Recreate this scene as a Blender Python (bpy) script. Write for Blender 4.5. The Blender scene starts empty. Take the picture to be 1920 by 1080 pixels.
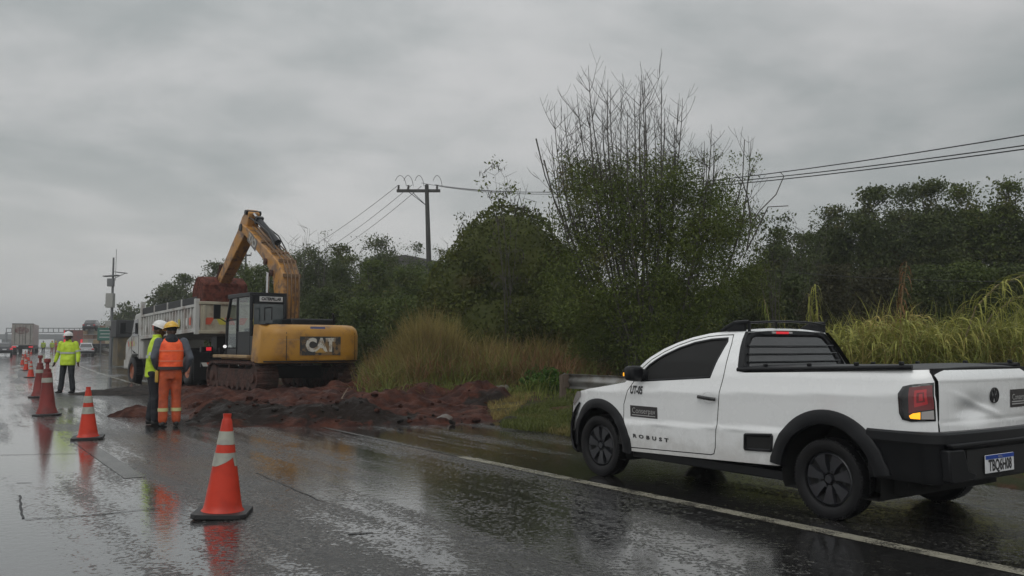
import bpy, bmesh, math, random
import numpy as np
from mathutils import Vector, Matrix, noise, geometry, Euler
R = math.radians
random.seed(7); RNG = np.random.default_rng(7)
scene = bpy.context.scene
COL = scene.collection

# ------------------------------------------------------------ camera, sky, sun, exposure
FPX, CAMH, HOR = 1620.0, 1.34, 649.0
cam = bpy.data.cameras.new('camera'); camo = bpy.data.objects.new('camera', cam); COL.objects.link(camo)
cam.sensor_width = 36; cam.lens = FPX / 1920 * 36; cam.clip_start = 0.1; cam.clip_end = 3000
PITCH = math.atan((HOR - 540) / FPX)
camo.location = (0, 0, CAMH); camo.rotation_euler = (R(90) + PITCH, 0, 0)
scene.camera = camo
scene.view_settings.view_transform = 'Standard'; scene.view_settings.look = 'None'
scene.view_settings.exposure = 0; scene.view_settings.gamma = 1
scene.render.resolution_x, scene.render.resolution_y = 1024, 576

SUN_EL, SUN_AZ = R(52), R(200)       # azimuth clockwise from +Y: behind the camera, to the left
w = bpy.data.worlds.new('World'); scene.world = w; w.use_nodes = True
nt = w.node_tree; nt.nodes.clear()
def N(nt, typ, **kw):
    n = nt.nodes.new(typ)
    for k, v in kw.items():
        if k.startswith('i_'): n.inputs[k[2:].replace('_', ' ')].default_value = v
        else: setattr(n, k, v)
    return n
def LK(nt, a, b): nt.links.new(a, b)
def MATH(nt, op, a, b=None, c=None, clamp=False):
    n = nt.nodes.new('ShaderNodeMath'); n.operation = op; n.use_clamp = clamp
    for i, v in enumerate((a, b, c)):
        if v is None: continue
        if isinstance(v, (int, float)): n.inputs[i].default_value = v
        else: nt.links.new(v, n.inputs[i])
    return n.outputs[0]
def MIX(nt, fac, a, b, mode='MIX'):
    n = nt.nodes.new('ShaderNodeMix'); n.data_type = 'RGBA'; n.blend_type = mode
    for i, v in ((0, fac), (6, a), (7, b)):
        if isinstance(v, (int, float)): n.inputs[i].default_value = v
        elif isinstance(v, (tuple, list)): n.inputs[i].default_value = (*v[:3], 1)
        else: nt.links.new(v, n.inputs[i])
    return n.outputs[2]
def MR(nt, v, a, b, c=0.0, d=1.0, smooth=True):
    n = nt.nodes.new('ShaderNodeMapRange'); n.interpolation_type = 'SMOOTHSTEP' if smooth else 'LINEAR'
    nt.links.new(v, n.inputs[0])
    for i, x in enumerate((a, b, c, d)): n.inputs[i + 1].default_value = x
    return n.outputs[0]
def NOISE(nt, vec, scale, detail=4, rough=.55, dist=0.0, out=0):
    n = nt.nodes.new('ShaderNodeTexNoise'); n.inputs['Scale'].default_value = scale
    n.inputs['Detail'].default_value = detail; n.inputs['Roughness'].default_value = rough
    n.inputs['Distortion'].default_value = dist
    if vec is not None: nt.links.new(vec, n.inputs['Vector'])
    return n.outputs[out]

tc = N(nt, 'ShaderNodeTexCoord'); sp = N(nt, 'ShaderNodeSeparateXYZ'); LK(nt, tc.outputs['Generated'], sp.inputs[0])
zz = MATH(nt, 'ADD', MATH(nt, 'MAXIMUM', sp.outputs[2], 0.0), 0.13)
cb = N(nt, 'ShaderNodeCombineXYZ')
LK(nt, MATH(nt, 'DIVIDE', sp.outputs[0], zz), cb.inputs[0]); LK(nt, MATH(nt, 'DIVIDE', sp.outputs[1], zz), cb.inputs[1])
n1 = NOISE(nt, cb.outputs[0], 0.55, 6, .52, .6); n2 = NOISE(nt, cb.outputs[0], 1.7, 5, .6, .3)
cl = MATH(nt, 'ADD', MATH(nt, 'MULTIPLY', n1, .75), MATH(nt, 'MULTIPLY', n2, .25))
clm = MR(nt, cl, .39, .60)
ccol = MIX(nt, clm, (.345, .372, .374), (.595, .595, .595))
hz = MR(nt, sp.outputs[2], .02, .24, 1, 0)               # paler towards the horizon
hside = MR(nt, sp.outputs[0], -.5, .55, 1, .25)
ccol = MIX(nt, MATH(nt, 'MULTIPLY', MATH(nt, 'MULTIPLY', hz, hside), .85), ccol, (.60, .60, .59))
dim = MR(nt, sp.outputs[0], -.3, .6, 1.04, .93)
up = MR(nt, sp.outputs[2], .26, .85, 1, 1.8)             # an overcast sky is brightest overhead
back = MR(nt, sp.outputs[1], -.1, -.8, 1, 1.35)
gain = MATH(nt, 'MULTIPLY', MATH(nt, 'MULTIPLY', up, dim), back)
vm = N(nt, 'ShaderNodeVectorMath', operation='SCALE'); LK(nt, ccol, vm.inputs[0]); LK(nt, MATH(nt, 'MULTIPLY', gain, 10.0), vm.inputs[3])
sky = N(nt, 'ShaderNodeTexSky', sky_type='NISHITA', sun_disc=False, sun_elevation=SUN_EL, sun_rotation=SUN_AZ, air_density=1.5, dust_density=4)
skc = MIX(nt, .95, sky.outputs[0], vm.outputs[0])
bg = N(nt, 'ShaderNodeBackground', i_Strength=0.1); LK(nt, skc, bg.inputs[0])
wo = N(nt, 'ShaderNodeOutputWorld'); LK(nt, bg.outputs[0], wo.inputs[0])

sl = bpy.data.lights.new('sun', 'SUN'); so = bpy.data.objects.new('sun', sl); COL.objects.link(so)
sl.energy = 0.5; sl.angle = R(40); sl.color = (1, .98, .95)
sd = Vector((math.sin(SUN_AZ) * math.cos(SUN_EL), math.cos(SUN_AZ) * math.cos(SUN_EL), math.sin(SUN_EL)))
so.rotation_euler = sd.to_track_quat('Z', 'Y').to_euler()

# ------------------------------------------------------------ placing by sight
def ray(px, py):
    x, y, z = (px - 960) / FPX, 1.0, (540 - py) / FPX
    c, s = math.cos(PITCH), math.sin(PITCH)
    return Vector((x, y * c - z * s, y * s + z * c))
def gp(px, py, z=0.0):
    d = ray(px, py); k = (z - CAMH) / d.z
    return Vector((d.x * k, d.y * k, z))
def at(px, py, Y):
    d = ray(px, py); k = Y / d.y
    return Vector((d.x * k, Y, CAMH + d.z * k))

# ------------------------------------------------------------ objects
def tag(o, label=None, cat=None, group=None, kind=None):
    if label: o['label'] = label
    if cat: o['category'] = cat
    if group: o['group'] = group
    if kind: o['kind'] = kind
    return o
def empty(name, loc=(0, 0, 0), rz=0.0, label=None, cat=None, group=None, rot=None):
    o = bpy.data.objects.new(name, None); COL.objects.link(o); o.location = loc
    o.rotation_euler = rot if rot else (0, 0, rz); o.empty_display_size = .2
    return tag(o, label, cat, group)
def copy_tree(o, parent=None):
    c = o.copy(); COL.objects.link(c)
    if parent is not None: c.parent = parent
    for ch in list(o.children): copy_tree(ch, c)
    return c

class MB:
    def __init__(s): s.V = []; s.F = []; s.M = []
    def add(s, vs, fs, mi=0):
        b = len(s.V); s.V += [tuple(v) for v in vs]; s.F += [tuple(i + b for i in f) for f in fs]
        s.M += [mi] * len(fs); return s
    def box(s, c, d, rot=None, mi=0, taper=1.0):
        x, y, z = d[0] / 2, d[1] / 2, d[2] / 2
        vs = [Vector((sx * x * (taper if sz > 0 else 1), sy * y * (taper if sz > 0 else 1), sz * z)) for sz in (-1, 1) for sy in (-1, 1) for sx in (-1, 1)]
        if rot is not None:
            m = Euler(rot).to_matrix() if not isinstance(rot, Matrix) else rot
            vs = [m @ v for v in vs]
        c = Vector(c)
        return s.add([v + c for v in vs], [(0, 2, 3, 1), (4, 5, 7, 6), (0, 1, 5, 4), (2, 6, 7, 3), (0, 4, 6, 2), (1, 3, 7, 5)], mi)
    def prism(s, poly, fn, a0, a1, mi=0):
        n = len(poly)
        vs = [fn(p[0], p[1], a0) for p in poly] + [fn(p[0], p[1], a1) for p in poly]
        fs = [(i, (i + 1) % n, n + (i + 1) % n, n + i) for i in range(n)]
        s.add(vs, fs, mi)
        tri = geometry.tessellate_polygon([[Vector((p[0], p[1], 0)) for p in poly]])
        s.add(vs[:n], [tuple(t) for t in tri], mi); s.add(vs[n:], [tuple(reversed(t)) for t in tri], mi)
        return s
    def tube(s, pts, rs, n=8, caps=True, mi=0):
        pts = [Vector(p) for p in pts]
        if isinstance(rs, (int, float)): rs = [rs] * len(pts)
        vs = []; fs = []; prev = None
        for i, p in enumerate(pts):
            t = (pts[min(i + 1, len(pts) - 1)] - pts[max(i - 1, 0)])
            t = t.normalized() if t.length > 1e-9 else Vector((0, 0, 1))
            if prev is None:
                a = Vector((0, 0, 1)) if abs(t.z) < .9 else Vector((0, 1, 0))
                x = t.cross(a).normalized()
            else:
                x = (prev - t * prev.dot(t)); x = x.normalized() if x.length > 1e-6 else t.orthogonal().normalized()
            prev = x; y = t.cross(x)
            for k in range(n):
                an = 2 * math.pi * k / n
                r = rs[i]; rx, ry = r if isinstance(r, tuple) else (r, r)
                vs.append(p + x * math.cos(an) * rx + y * math.sin(an) * ry)
        for i in range(len(pts) - 1):
            for k in range(n):
                k2 = (k + 1) % n
                fs.append((i * n + k, i * n + k2, (i + 1) * n + k2, (i + 1) * n + k))
        if caps: fs.append(tuple(reversed(range(n)))); fs.append(tuple(range((len(pts) - 1) * n, len(pts) * n)))
        return s.add(vs, fs, mi)
    def cyl(s, p0, p1, r0, r1=None, n=16, mi=0): return s.tube([p0, p1], [r0, r0 if r1 is None else r1], n, True, mi)
    def lathe(s, prof, fn, n=32, mi=0, closed=False):
        m = len(prof)
        vs = [fn(r, 2 * math.pi * k / n, h) for k in range(n) for r, h in prof]; fs = []
        for k in range(n):
            k2 = (k + 1) % n
            for i in range(m if closed else m - 1):
                j = (i + 1) % m
                fs.append((k * m + i, k2 * m + i, k2 * m + j, k * m + j))
        return s.add(vs, fs, mi)
    def grid(s, fn, nu, nv, mi=0, wrap=False):
        vs = [fn(i / nu, j / nv) for j in range(nv + 1) for i in range(nu + 1)]
        fs = [(j * (nu + 1) + i, j * (nu + 1) + i + 1, (j + 1) * (nu + 1) + i + 1, (j + 1) * (nu + 1) + i) for j in range(nv) for i in range(nu)]
        return s.add(vs, fs, mi)
    def ball(s, c, r, n=10, mi=0):
        rx, ry, rz = r if isinstance(r, tuple) else (r, r, r); c = Vector(c)
        vs = []; fs = []
        for j in range(n + 1):
            th = math.pi * j / n
            for i in range(2 * n):
                ph = math.pi * i / n
                vs.append(c + Vector((rx * math.sin(th) * math.cos(ph), ry * math.sin(th) * math.sin(ph), -rz * math.cos(th))))
        for j in range(n):
            for i in range(2 * n):
                i2 = (i + 1) % (2 * n)
                fs.append((j * 2 * n + i, j * 2 * n + i2, (j + 1) * 2 * n + i2, (j + 1) * 2 * n + i))
        return s.add(vs, fs, mi)
    def panel(s, outline, fn, spacing=.08, holes=(), mi=0):
        def dens(pl):
            out = []
            for i in range(len(pl)):
                a = Vector(pl[i]); b = Vector(pl[(i + 1) % len(pl)]); k = max(1, int((b - a).length / spacing))
                out += [a.lerp(b, j / k) for j in range(k)]
            return out
        loops = [dens(outline)] + [dens(h) for h in holes]
        def inside(p, pl):
            c = False; j = len(pl) - 1
            for i in range(len(pl)):
                if (pl[i][1] > p[1]) != (pl[j][1] > p[1]) and p[0] < (pl[j][0] - pl[i][0]) * (p[1] - pl[i][1]) / (pl[j][1] - pl[i][1]) + pl[i][0]: c = not c
                j = i
            return c
        pts = []; ed = []
        for lp in loops:
            b = len(pts); pts += lp; ed += [(b + i, b + (i + 1) % len(lp)) for i in range(len(lp))]
        bd = np.array([tuple(p) for p in pts])
        x0, y0 = bd.min(0); x1, y1 = bd.max(0)
        gx, gy = spacing * 1.6, spacing * .55
        for i in range(int((x1 - x0) / gx) + 1):
            for j in range(int((y1 - y0) / gy) + 1):
                p = (x0 + (i + .5) * gx, y0 + (j + .5) * gy)
                if inside(p, loops[0]) and not any(inside(p, h) for h in loops[1:]) and np.min(np.hypot((bd[:, 0] - p[0]) / 1.6, (bd[:, 1] - p[1]) / .7)) > spacing * .45:
                    pts.append(Vector(p))
        v, e, f, *_ = geometry.delaunay_2d_cdt([Vector(p) for p in pts], ed, [], 0, 1e-6)
        fs = []
        for t in f:
            c = sum((v[i] for i in t), Vector((0, 0))) / len(t)
            if inside(c, loops[0]) and not any(inside(c, h) for h in loops[1:]): fs.append(tuple(t))
        return s.add([fn(p[0], p[1]) for p in v], fs, mi)
    def mirror(s):
        b = len(s.V); nf = len(s.F)
        s.V += [(x, -y, z) for x, y, z in s.V[:b]]
        s.F += [tuple(reversed([i + b for i in f])) for f in s.F[:nf]]; s.M += s.M[:nf]; return s
    def xf(s, m): s.V = [tuple(m @ Vector(v)) for v in s.V]; return s
    def build(s, name, mats, parent=None, smooth=38, bevel=0, fix=True, solid=0, loc=None):
        me = bpy.data.meshes.new(name); me.from_pydata(s.V, [], s.F); me.update()
        if not isinstance(mats, (list, tuple)): mats = [mats]
        for m in mats: me.materials.append(m)
        if len(mats) > 1: me.polygons.foreach_set('material_index', s.M)
        if fix:
            bm = bmesh.new(); bm.from_mesh(me); bmesh.ops.remove_doubles(bm, verts=bm.verts, dist=1e-5)
            bmesh.ops.recalc_face_normals(bm, faces=bm.faces); bm.to_mesh(me); bm.free()
        if smooth:
            me.polygons.foreach_set('use_smooth', [True] * len(me.polygons)); me.set_sharp_from_angle(angle=R(smooth))
        o = bpy.data.objects.new(name, me); COL.objects.link(o)
        if parent is not None: o.parent = parent
        if loc is not None: o.location = loc
        if solid:
            md = o.modifiers.new('solid', 'SOLIDIFY'); md.thickness = abs(solid); md.offset = -1 if solid > 0 else 1
        if bevel:
            md = o.modifiers.new('bevel', 'BEVEL'); md.width = bevel; md.segments = 2; md.limit_method = 'ANGLE'; md.angle_limit = R(35); md.harden_normals = False
        return o

# ------------------------------------------------------------ materials
def pm(name, col, rough=.5, metal=0.0, col2=None, nscale=6.0, nlo=.4, nhi=.65, bump=0.0, bscale=40.0, bdist=.01,
       dirt=None, dscale=3.0, dlo=.5, dhi=.7, damt=1.0, coat=0.0, rough2=None, spec=.5, emit=None, estr=0.0, stretch=None, trans=0.0, detail=5, detail_b=4):
    m = bpy.data.materials.new(name); m.use_nodes = True; t = m.node_tree
    b = t.nodes['Principled BSDF']; tcn = t.nodes.new('ShaderNodeTexCoord'); vec = tcn.outputs['Object']
    if stretch:
        mp = t.nodes.new('ShaderNodeMapping'); mp.inputs['Scale'].default_value = stretch; LK(t, vec, mp.inputs[0]); vec = mp.outputs[0]
    c = col
    if col2 is not None:
        f = MR(t, NOISE(t, vec, nscale, detail), nlo, nhi); c = MIX(t, f, col, col2)
    if dirt is not None:
        f = MATH(t, 'MULTIPLY', MR(t, NOISE(t, vec, dscale, 6, .65), dlo, dhi), damt); c = MIX(t, f, c, dirt)
    if isinstance(c, tuple): b.inputs['Base Color'].default_value = (*c[:3], 1)
    else: LK(t, c, b.inputs['Base Color'])
    if rough2 is not None:
        LK(t, MR(t, NOISE(t, vec, nscale * 1.3, 4), .35, .65, rough, rough2), b.inputs['Roughness'])
    else: b.inputs['Roughness'].default_value = rough
    b.inputs['Metallic'].default_value = metal; b.inputs['Coat Weight'].default_value = coat; b.inputs['Coat Roughness'].default_value = .08
    b.inputs['Specular IOR Level'].default_value = spec
    if emit: b.inputs['Emission Color'].default_value = (*emit, 1); b.inputs['Emission Strength'].default_value = estr
    if trans: b.inputs['Transmission Weight'].default_value = trans
    if bump:
        bn = t.nodes.new('ShaderNodeBump'); bn.inputs['Strength'].default_value = bump; bn.inputs['Distance'].default_value = bdist
        LK(t, NOISE(t, vec, bscale, detail_b), bn.inputs['Height']); LK(t, bn.outputs[0], b.inputs['Normal'])
    return m
def leafmat(name, c1, c2, c3=None, rough=.55, transl=.25):
    m = bpy.data.materials.new(name); m.use_nodes = True; t = m.node_tree; b = t.nodes['Principled BSDF']
    g = t.nodes.new('ShaderNodeNewGeometry'); tcn = t.nodes.new('ShaderNodeTexCoord')
    f = MATH(t, 'ADD', MATH(t, 'MULTIPLY', g.outputs['Random Per Island'], .6), MATH(t, 'MULTIPLY', MR(t, NOISE(t, tcn.outputs['Object'], .9, 3), .35, .65), .4))
    c = MIX(t, f, c1, c2)
    if c3: c = MIX(t, MR(t, NOISE(t, tcn.outputs['Object'], .6, 4), .56, .68), c, c3)
    LK(t, c, b.inputs['Base Color']); b.inputs['Roughness'].default_value = rough; b.inputs['Specular IOR Level'].default_value = .15
    tr = t.nodes.new('ShaderNodeBsdfTranslucent'); LK(t, c, tr.inputs[0]); mx = t.nodes.new('ShaderNodeMixShader'); mx.inputs[0].default_value = transl
    LK(t, b.outputs[0], mx.inputs[1]); LK(t, tr.outputs[0], mx.inputs[2]); LK(t, mx.outputs[0], t.nodes['Material Output'].inputs[0])
    return m
def text_tris(txt, size=1.0, bold=0.0, spacing=1.0, sx=1.0):
    cu = bpy.data.curves.new('t', 'FONT'); cu.body = txt; cu.size = size; cu.align_x = 'CENTER'; cu.align_y = 'CENTER'
    cu.offset = bold; cu.space_character = spacing; cu.resolution_u = 3
    o = bpy.data.objects.new('t', cu); COL.objects.link(o); bpy.context.view_layer.update()
    me = bpy.data.meshes.new_from_object(o.evaluated_get(bpy.context.evaluated_depsgraph_get()))
    V = [(v.co.x * sx, v.co.y) for v in me.vertices]; F = [tuple(p.vertices) for p in me.polygons]
    bpy.data.objects.remove(o); bpy.data.curves.remove(cu); bpy.data.meshes.remove(me)
    return V, F
def lettering(txt, fn, mat, parent, size, name='lettering', bold=0.0, spacing=1.0, sx=1.0, smooth=0):
    V, F = text_tris(txt, size, bold, spacing, sx)
    mb = MB(); mb.add([fn(x, y) for x, y in V], F)
    return mb.build(name, mat, parent, smooth=smooth, fix=False)
# ------------------------------------------------------------ the highway: edge line E(s), offsets t to the left positive
def heading(s): return R(27.0 + 7.2 * math.exp(-max(s, 0) / 42.0)) if s > 0 else R(34.2)
EP = {}
def _integrate():
    P0 = Vector((0.73, 8.61)); ds = 0.5
    p = P0.copy(); EP[0] = (p.copy(), heading(0))
    for i in range(1, 1400):
        h = heading((i - .5) * ds); p = p + Vector((-math.sin(h), math.cos(h))) * ds; EP[i] = (p.copy(), heading(i * ds))
    p = P0.copy()
    for i in range(1, 80):
        h = heading(-(i - .5) * ds); p = p - Vector((-math.sin(h), math.cos(h))) * ds; EP[-i] = (p.copy(), heading(-i * ds))
_integrate()
def rise(y): 
    k = min(1, max(0, (y - 68) / 45)); return .32 * k * k * (3 - 2 * k)
def E(s, t=0.0, z=0.0):
    i = s / .5; a = int(math.floor(i)); f = i - a
    (p0, h0), (p1, h1) = EP[a], EP[a + 1]
    p = p0.lerp(p1, f); h = h0 + (h1 - h0) * f
    x = p.x - math.cos(h) * t; y = p.y - math.sin(h) * t
    return Vector((x, y, z + rise(y)))
EA = np.array([[EP[i][0].x, EP[i][0].y, EP[i][1], i * .5] for i in range(-79, 1400)])
def st(x, y):
    d = np.hypot(EA[:, 0] - x, EA[:, 1] - y); i = int(d.argmin()); ex, ey, h, s = EA[i]
    dx, dy = x - ex, y - ey
    return s + (-math.sin(h) * dx + math.cos(h) * dy), -(math.cos(h) * dx + math.sin(h) * dy)

def road_material():
    m = bpy.data.materials.new('wet_asphalt'); m.use_nodes = True; t = m.node_tree; b = t.nodes['Principled BSDF']
    uv = t.nodes.new('ShaderNodeUVMap').outputs[0]; ob = t.nodes.new('ShaderNodeTexCoord').outputs['Object']
    mp = t.nodes.new('ShaderNodeMapping'); mp.inputs['Scale'].default_value = (.10, 1.0, 1); LK(t, uv, mp.inputs[0])
    mp2 = t.nodes.new('ShaderNodeMapping'); mp2.inputs['Scale'].default_value = (.35, 1.0, 1); LK(t, uv, mp2.inputs[0])
    rut = NOISE(t, mp.outputs[0], 1.3, 3, .5); pud = NOISE(t, mp2.outputs[0], .75, 7, .62, .4)
    fine = NOISE(t, ob, 75, 3, .7); mid = NOISE(t, ob, 9, 5, .65)
    sep = t.nodes.new('ShaderNodeSeparateXYZ'); LK(t, uv, sep.inputs[0]); tt = sep.outputs[1]
    far = MATH(t, 'ADD', MR(t, tt, 3.3, 4.2, 0, 1.15), MR(t, tt, 2.9, 1.9, 0, .85))                        # left lanes carry the most water
    mp3 = t.nodes.new('ShaderNodeMapping'); mp3.inputs['Scale'].default_value = (.07, 2.6, 1); LK(t, uv, mp3.inputs[0]); strk = NOISE(t, mp3.outputs[0], 1.5, 4, .6)
    wv = MATH(t, 'ADD', MATH(t, 'ADD', MATH(t, 'MULTIPLY', rut, .35), MATH(t, 'MULTIPLY', strk, .22)), MATH(t, 'MULTIPLY', pud, .43))
    wv = MATH(t, 'ADD', wv, MATH(t, 'MULTIPLY', far, .085))
    spk = NOISE(t, ob, 26, 3, .6)
    wv = MATH(t, 'ADD', wv, MATH(t, 'MULTIPLY', MATH(t, 'SUBTRACT', mid, .5), .20))
    wv = MATH(t, 'ADD', wv, MATH(t, 'MULTIPLY', MATH(t, 'SUBTRACT', spk, .5), .42))
    wet = MR(t, wv, .475, .555)
    damp = MR(t, wv, .40, .52)
    # pale aggregate in dark binder
    vor = t.nodes.new('ShaderNodeTexVoronoi'); vor.inputs['Scale'].default_value = 62; LK(t, ob, vor.inputs['Vector'])
    sepc = t.nodes.new('ShaderNodeSeparateColor'); LK(t, vor.outputs['Color'], sepc.inputs[0])
    agg = MR(t, sepc.outputs[0], .45, .95)
    base = MIX(t, agg, (.010, .010, .011), (.120, .115, .108))
    base = MIX(t, MR(t, NOISE(t, ob, .7, 5, .6), .42, .62), base, (.030, .029, .028))
    # red mud washed over the lane beside the dig
    vd = t.nodes.new('ShaderNodeVectorMath'); vd.operation = 'DISTANCE'; LK(t, ob, vd.inputs[0]); vd.inputs[1].default_value = (-2.6, 11.6, 0)
    mud = MATH(t, 'MULTIPLY', MR(t, vd.outputs['Value'], 5.4, 1.5), MR(t, NOISE(t, mp2.outputs[0], 1.4, 6, .65), .42, .62))
    base = MIX(t, MATH(t, 'MULTIPLY', mud, .75), base, (.070, .046, .024))
    sh = MATH(t, 'MULTIPLY', MR(t, tt, -.6, -3.0), MR(t, NOISE(t, ob, 1.2, 5), .4, .65))
    base = MIX(t, MATH(t, 'MULTIPLY', sh, .7), base, (.026, .021, .013))
    base = MIX(t, MATH(t, 'MULTIPLY', wet, .6), base, (.014, .014, .014))
    LK(t, base, b.inputs['Base Color'])
    r1 = MR(t, damp, 0, 1, .42, .25, False)
    mr = t.nodes.new('ShaderNodeMapRange'); LK(t, wet, mr.inputs[0]); LK(t, r1, mr.inputs[3]); mr.inputs[4].default_value = .09
    LK(t, mr.outputs[0], b.inputs['Roughness']); b.inputs['IOR'].default_value = 1.42
    b.inputs['Specular IOR Level'].default_value = .6
    LK(t, MR(t, wv, .47, .57, .0, 1.0), b.inputs['Coat Weight']); b.inputs['Coat IOR'].default_value = 1.5; LK(t, MR(t, wet, 0, 1, .22, .085, False), b.inputs['Coat Roughness'])
    rip = NOISE(t, ob, 13, 3, .6)
    hgt = MATH(t, 'ADD', MATH(t, 'MULTIPLY', MATH(t, 'MULTIPLY', vor.outputs['Distance'], MR(t, wet, 0, 1, 1, .08, False)), .30), MATH(t, 'MULTIPLY', rip, .22))
    hgt = MATH(t, 'ADD', hgt, MATH(t, 'MULTIPLY', MATH(t, 'MULTIPLY', fine, MR(t, wet, 0, 1, 1, .05, False)), .5))
    bn = t.nodes.new('ShaderNodeBump'); bn.inputs['Strength'].default_value = .55; bn.inputs['Distance'].default_value = .012
    LK(t, hgt, bn.inputs['Height']); LK(t, bn.outputs[0], b.inputs['Normal']); LK(t, bn.outputs[0], b.inputs['Coat Normal'])
    return m
M_ROAD = road_material()
def strip(name, s0, s1, ta, tb, z, mat, kind='structure', ds=1.0, nt_=1, wob=None):
    """sheet following the road between offsets ta..tb (functions or numbers)"""
    fa = ta if callable(ta) else (lambda s: ta); fb = tb if callable(tb) else (lambda s: tb)
    n = max(1, int((s1 - s0) / ds)); V = []; F = []; UV = []
    for i in range(n + 1):
        s = s0 + (s1 - s0) * i / n
        for j in range(nt_ + 1):
            t = fa(s) + (fb(s) - fa(s)) * j / nt_; V.append(tuple(E(s, t, z))); UV.append((s, t))
    for i in range(n):
        for j in range(nt_):
            a = i * (nt_ + 1) + j; F.append((a, a + 1, a + nt_ + 2, a + nt_ + 1))
    me = bpy.data.meshes.new(name); me.from_pydata(V, [], F); me.materials.append(mat)
    ul = me.uv_layers.new(name='UVMap')
    for l in me.loops: ul.data[l.index].uv = UV[l.vertex_index]
    me.update()
    bm = bmesh.new(); bm.from_mesh(me); bmesh.ops.recalc_face_normals(bm, faces=bm.faces)
    for f in bm.faces:
        if f.normal.z < 0: f.normal_flip()
    bm.to_mesh(me); bm.free()
    o = bpy.data.objects.new(name, me); COL.objects.link(o); tag(o, kind=kind); return o
def shoulder_edge(s):
    return -3.35 - .35 * noise.noise((s * .35, 3.1, 0)) - .16 * noise.noise((s * 1.7, 9.1, 0)) - (.7 if s > 12 else 0) * min(1, max(0, (s - 12) / 10))
strip('road', -38, 640, 16.5, shoulder_edge, 0.0, M_ROAD, ds=.5, nt_=14)

# lane paint, worn
def paint_material():
    m = bpy.data.materials.new('worn_road_paint'); m.use_nodes = True; t = m.node_tree; b = t.nodes['Principled BSDF']
    ob = t.nodes.new('ShaderNodeTexCoord').outputs['Object']
    wn = MATH(t, 'ADD', MATH(t, 'MULTIPLY', NOISE(t, ob, 3.0, 6, .65), .5), MATH(t, 'MULTIPLY', NOISE(t, ob, 60, 4, .7), .5))
    worn = MR(t, wn, .47, .56)
    c = MIX(t, NOISE(t, ob, 5, 4), (.22, .21, .165), (.34, .32, .26)); c = MIX(t, worn, c, (.06, .057, .05))
    LK(t, c, b.inputs['Base Color']); LK(t, MR(t, NOISE(t, ob, 4, 4), .4, .6, .30, .16), b.inputs['Roughness'])
    bn = t.nodes.new('ShaderNodeBump'); bn.inputs['Strength'].default_value = .35; bn.inputs['Distance'].default_value = .006
    LK(t, NOISE(t, ob, 80, 3), bn.inputs['Height']); LK(t, bn.outputs[0], b.inputs['Normal'])
    return m
M_PAINT = paint_material()
M_PAINTF = pm('faded_paint', (.085, .083, .076), .2, col2=(.03, .03, .028), nscale=5, nlo=.42, nhi=.6, bump=.3, bscale=80, bdist=.005)
def wobl(b, a=.006, k=1.3): return lambda s: b + a * noise.noise((s * k, b * 7, 2))
strip('edge_line', -8, 2.4, wobl(.072), wobl(-.072), .004, M_PAINT, ds=.25)
strip('edge_line', 2.4, 10.8, wobl(.045), wobl(-.045), .004, M_PAINTF, ds=.25)
strip('edge_line', 22, 330, wobl(.06), wobl(-.06), .004, M_PAINT, ds=1)
for k, s0 in enumerate((-5.2, 2.8, 11, 23, 35, 47, 59, 71, 83, 95, 107)):
    strip('lane_line', s0, s0 + (2.6 if k == 0 else 4.0), wobl(3.72), wobl(3.52), .004, M_PAINTF if k < 3 else M_PAINT, ds=.5)
for s0 in range(-16, 240, 12): strip('lane_line', s0, s0 + 4, wobl(7.3), wobl(7.16), .004, M_PAINT, ds=.5)
# sealed patch outline and cracks in the lane
M_CRACK = pm('tar_seal', (.012, .012, .012), .55, bump=.4, bscale=60)
def crack(pts, wd=.02):
    mb = MB(); P = [gp(*p, z=.004) for p in pts]; Q = []
    for a, b in zip(P, P[1:]):
        n = max(2, int((b - a).length / .12))
        Q += [a.lerp(b, i / n) + Vector((noise.noise(tuple(a.lerp(b, i / n) * 4)) * .025, noise.noise(tuple(a.lerp(b, i / n) * 4 + Vector((9, 0, 0)))) * .015, 0)) for i in range(n)]
    Q.append(P[-1]); V = []; F = []
    for i, q in enumerate(Q):
        d = (Q[min(i + 1, len(Q) - 1)] - Q[max(i - 1, 0)]).normalized(); nn = Vector((-d.y, d.x, 0)); ww = wd * (.6 + .8 * abs(noise.noise(tuple(q * 9))))
        V += [q + nn * ww, q - nn * ww]
    F = [(2 * i, 2 * i + 1, 2 * i + 3, 2 * i + 2) for i in range(len(Q) - 1)]
    mb.add(V, F); tag(mb.build('road_crack', M_CRACK, smooth=0), kind='structure')
crack([(36, 928), (44, 972)], .011); crack([(46, 974), (180, 965), (300, 952)], .011)
crack([(0, 853), (150, 850)], .012); crack([(30, 905), (60, 905)], .012)
crack([(480, 886), (600, 938), (742, 936)], .007); crack([(650, 1001), (700, 998)], .02)

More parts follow.
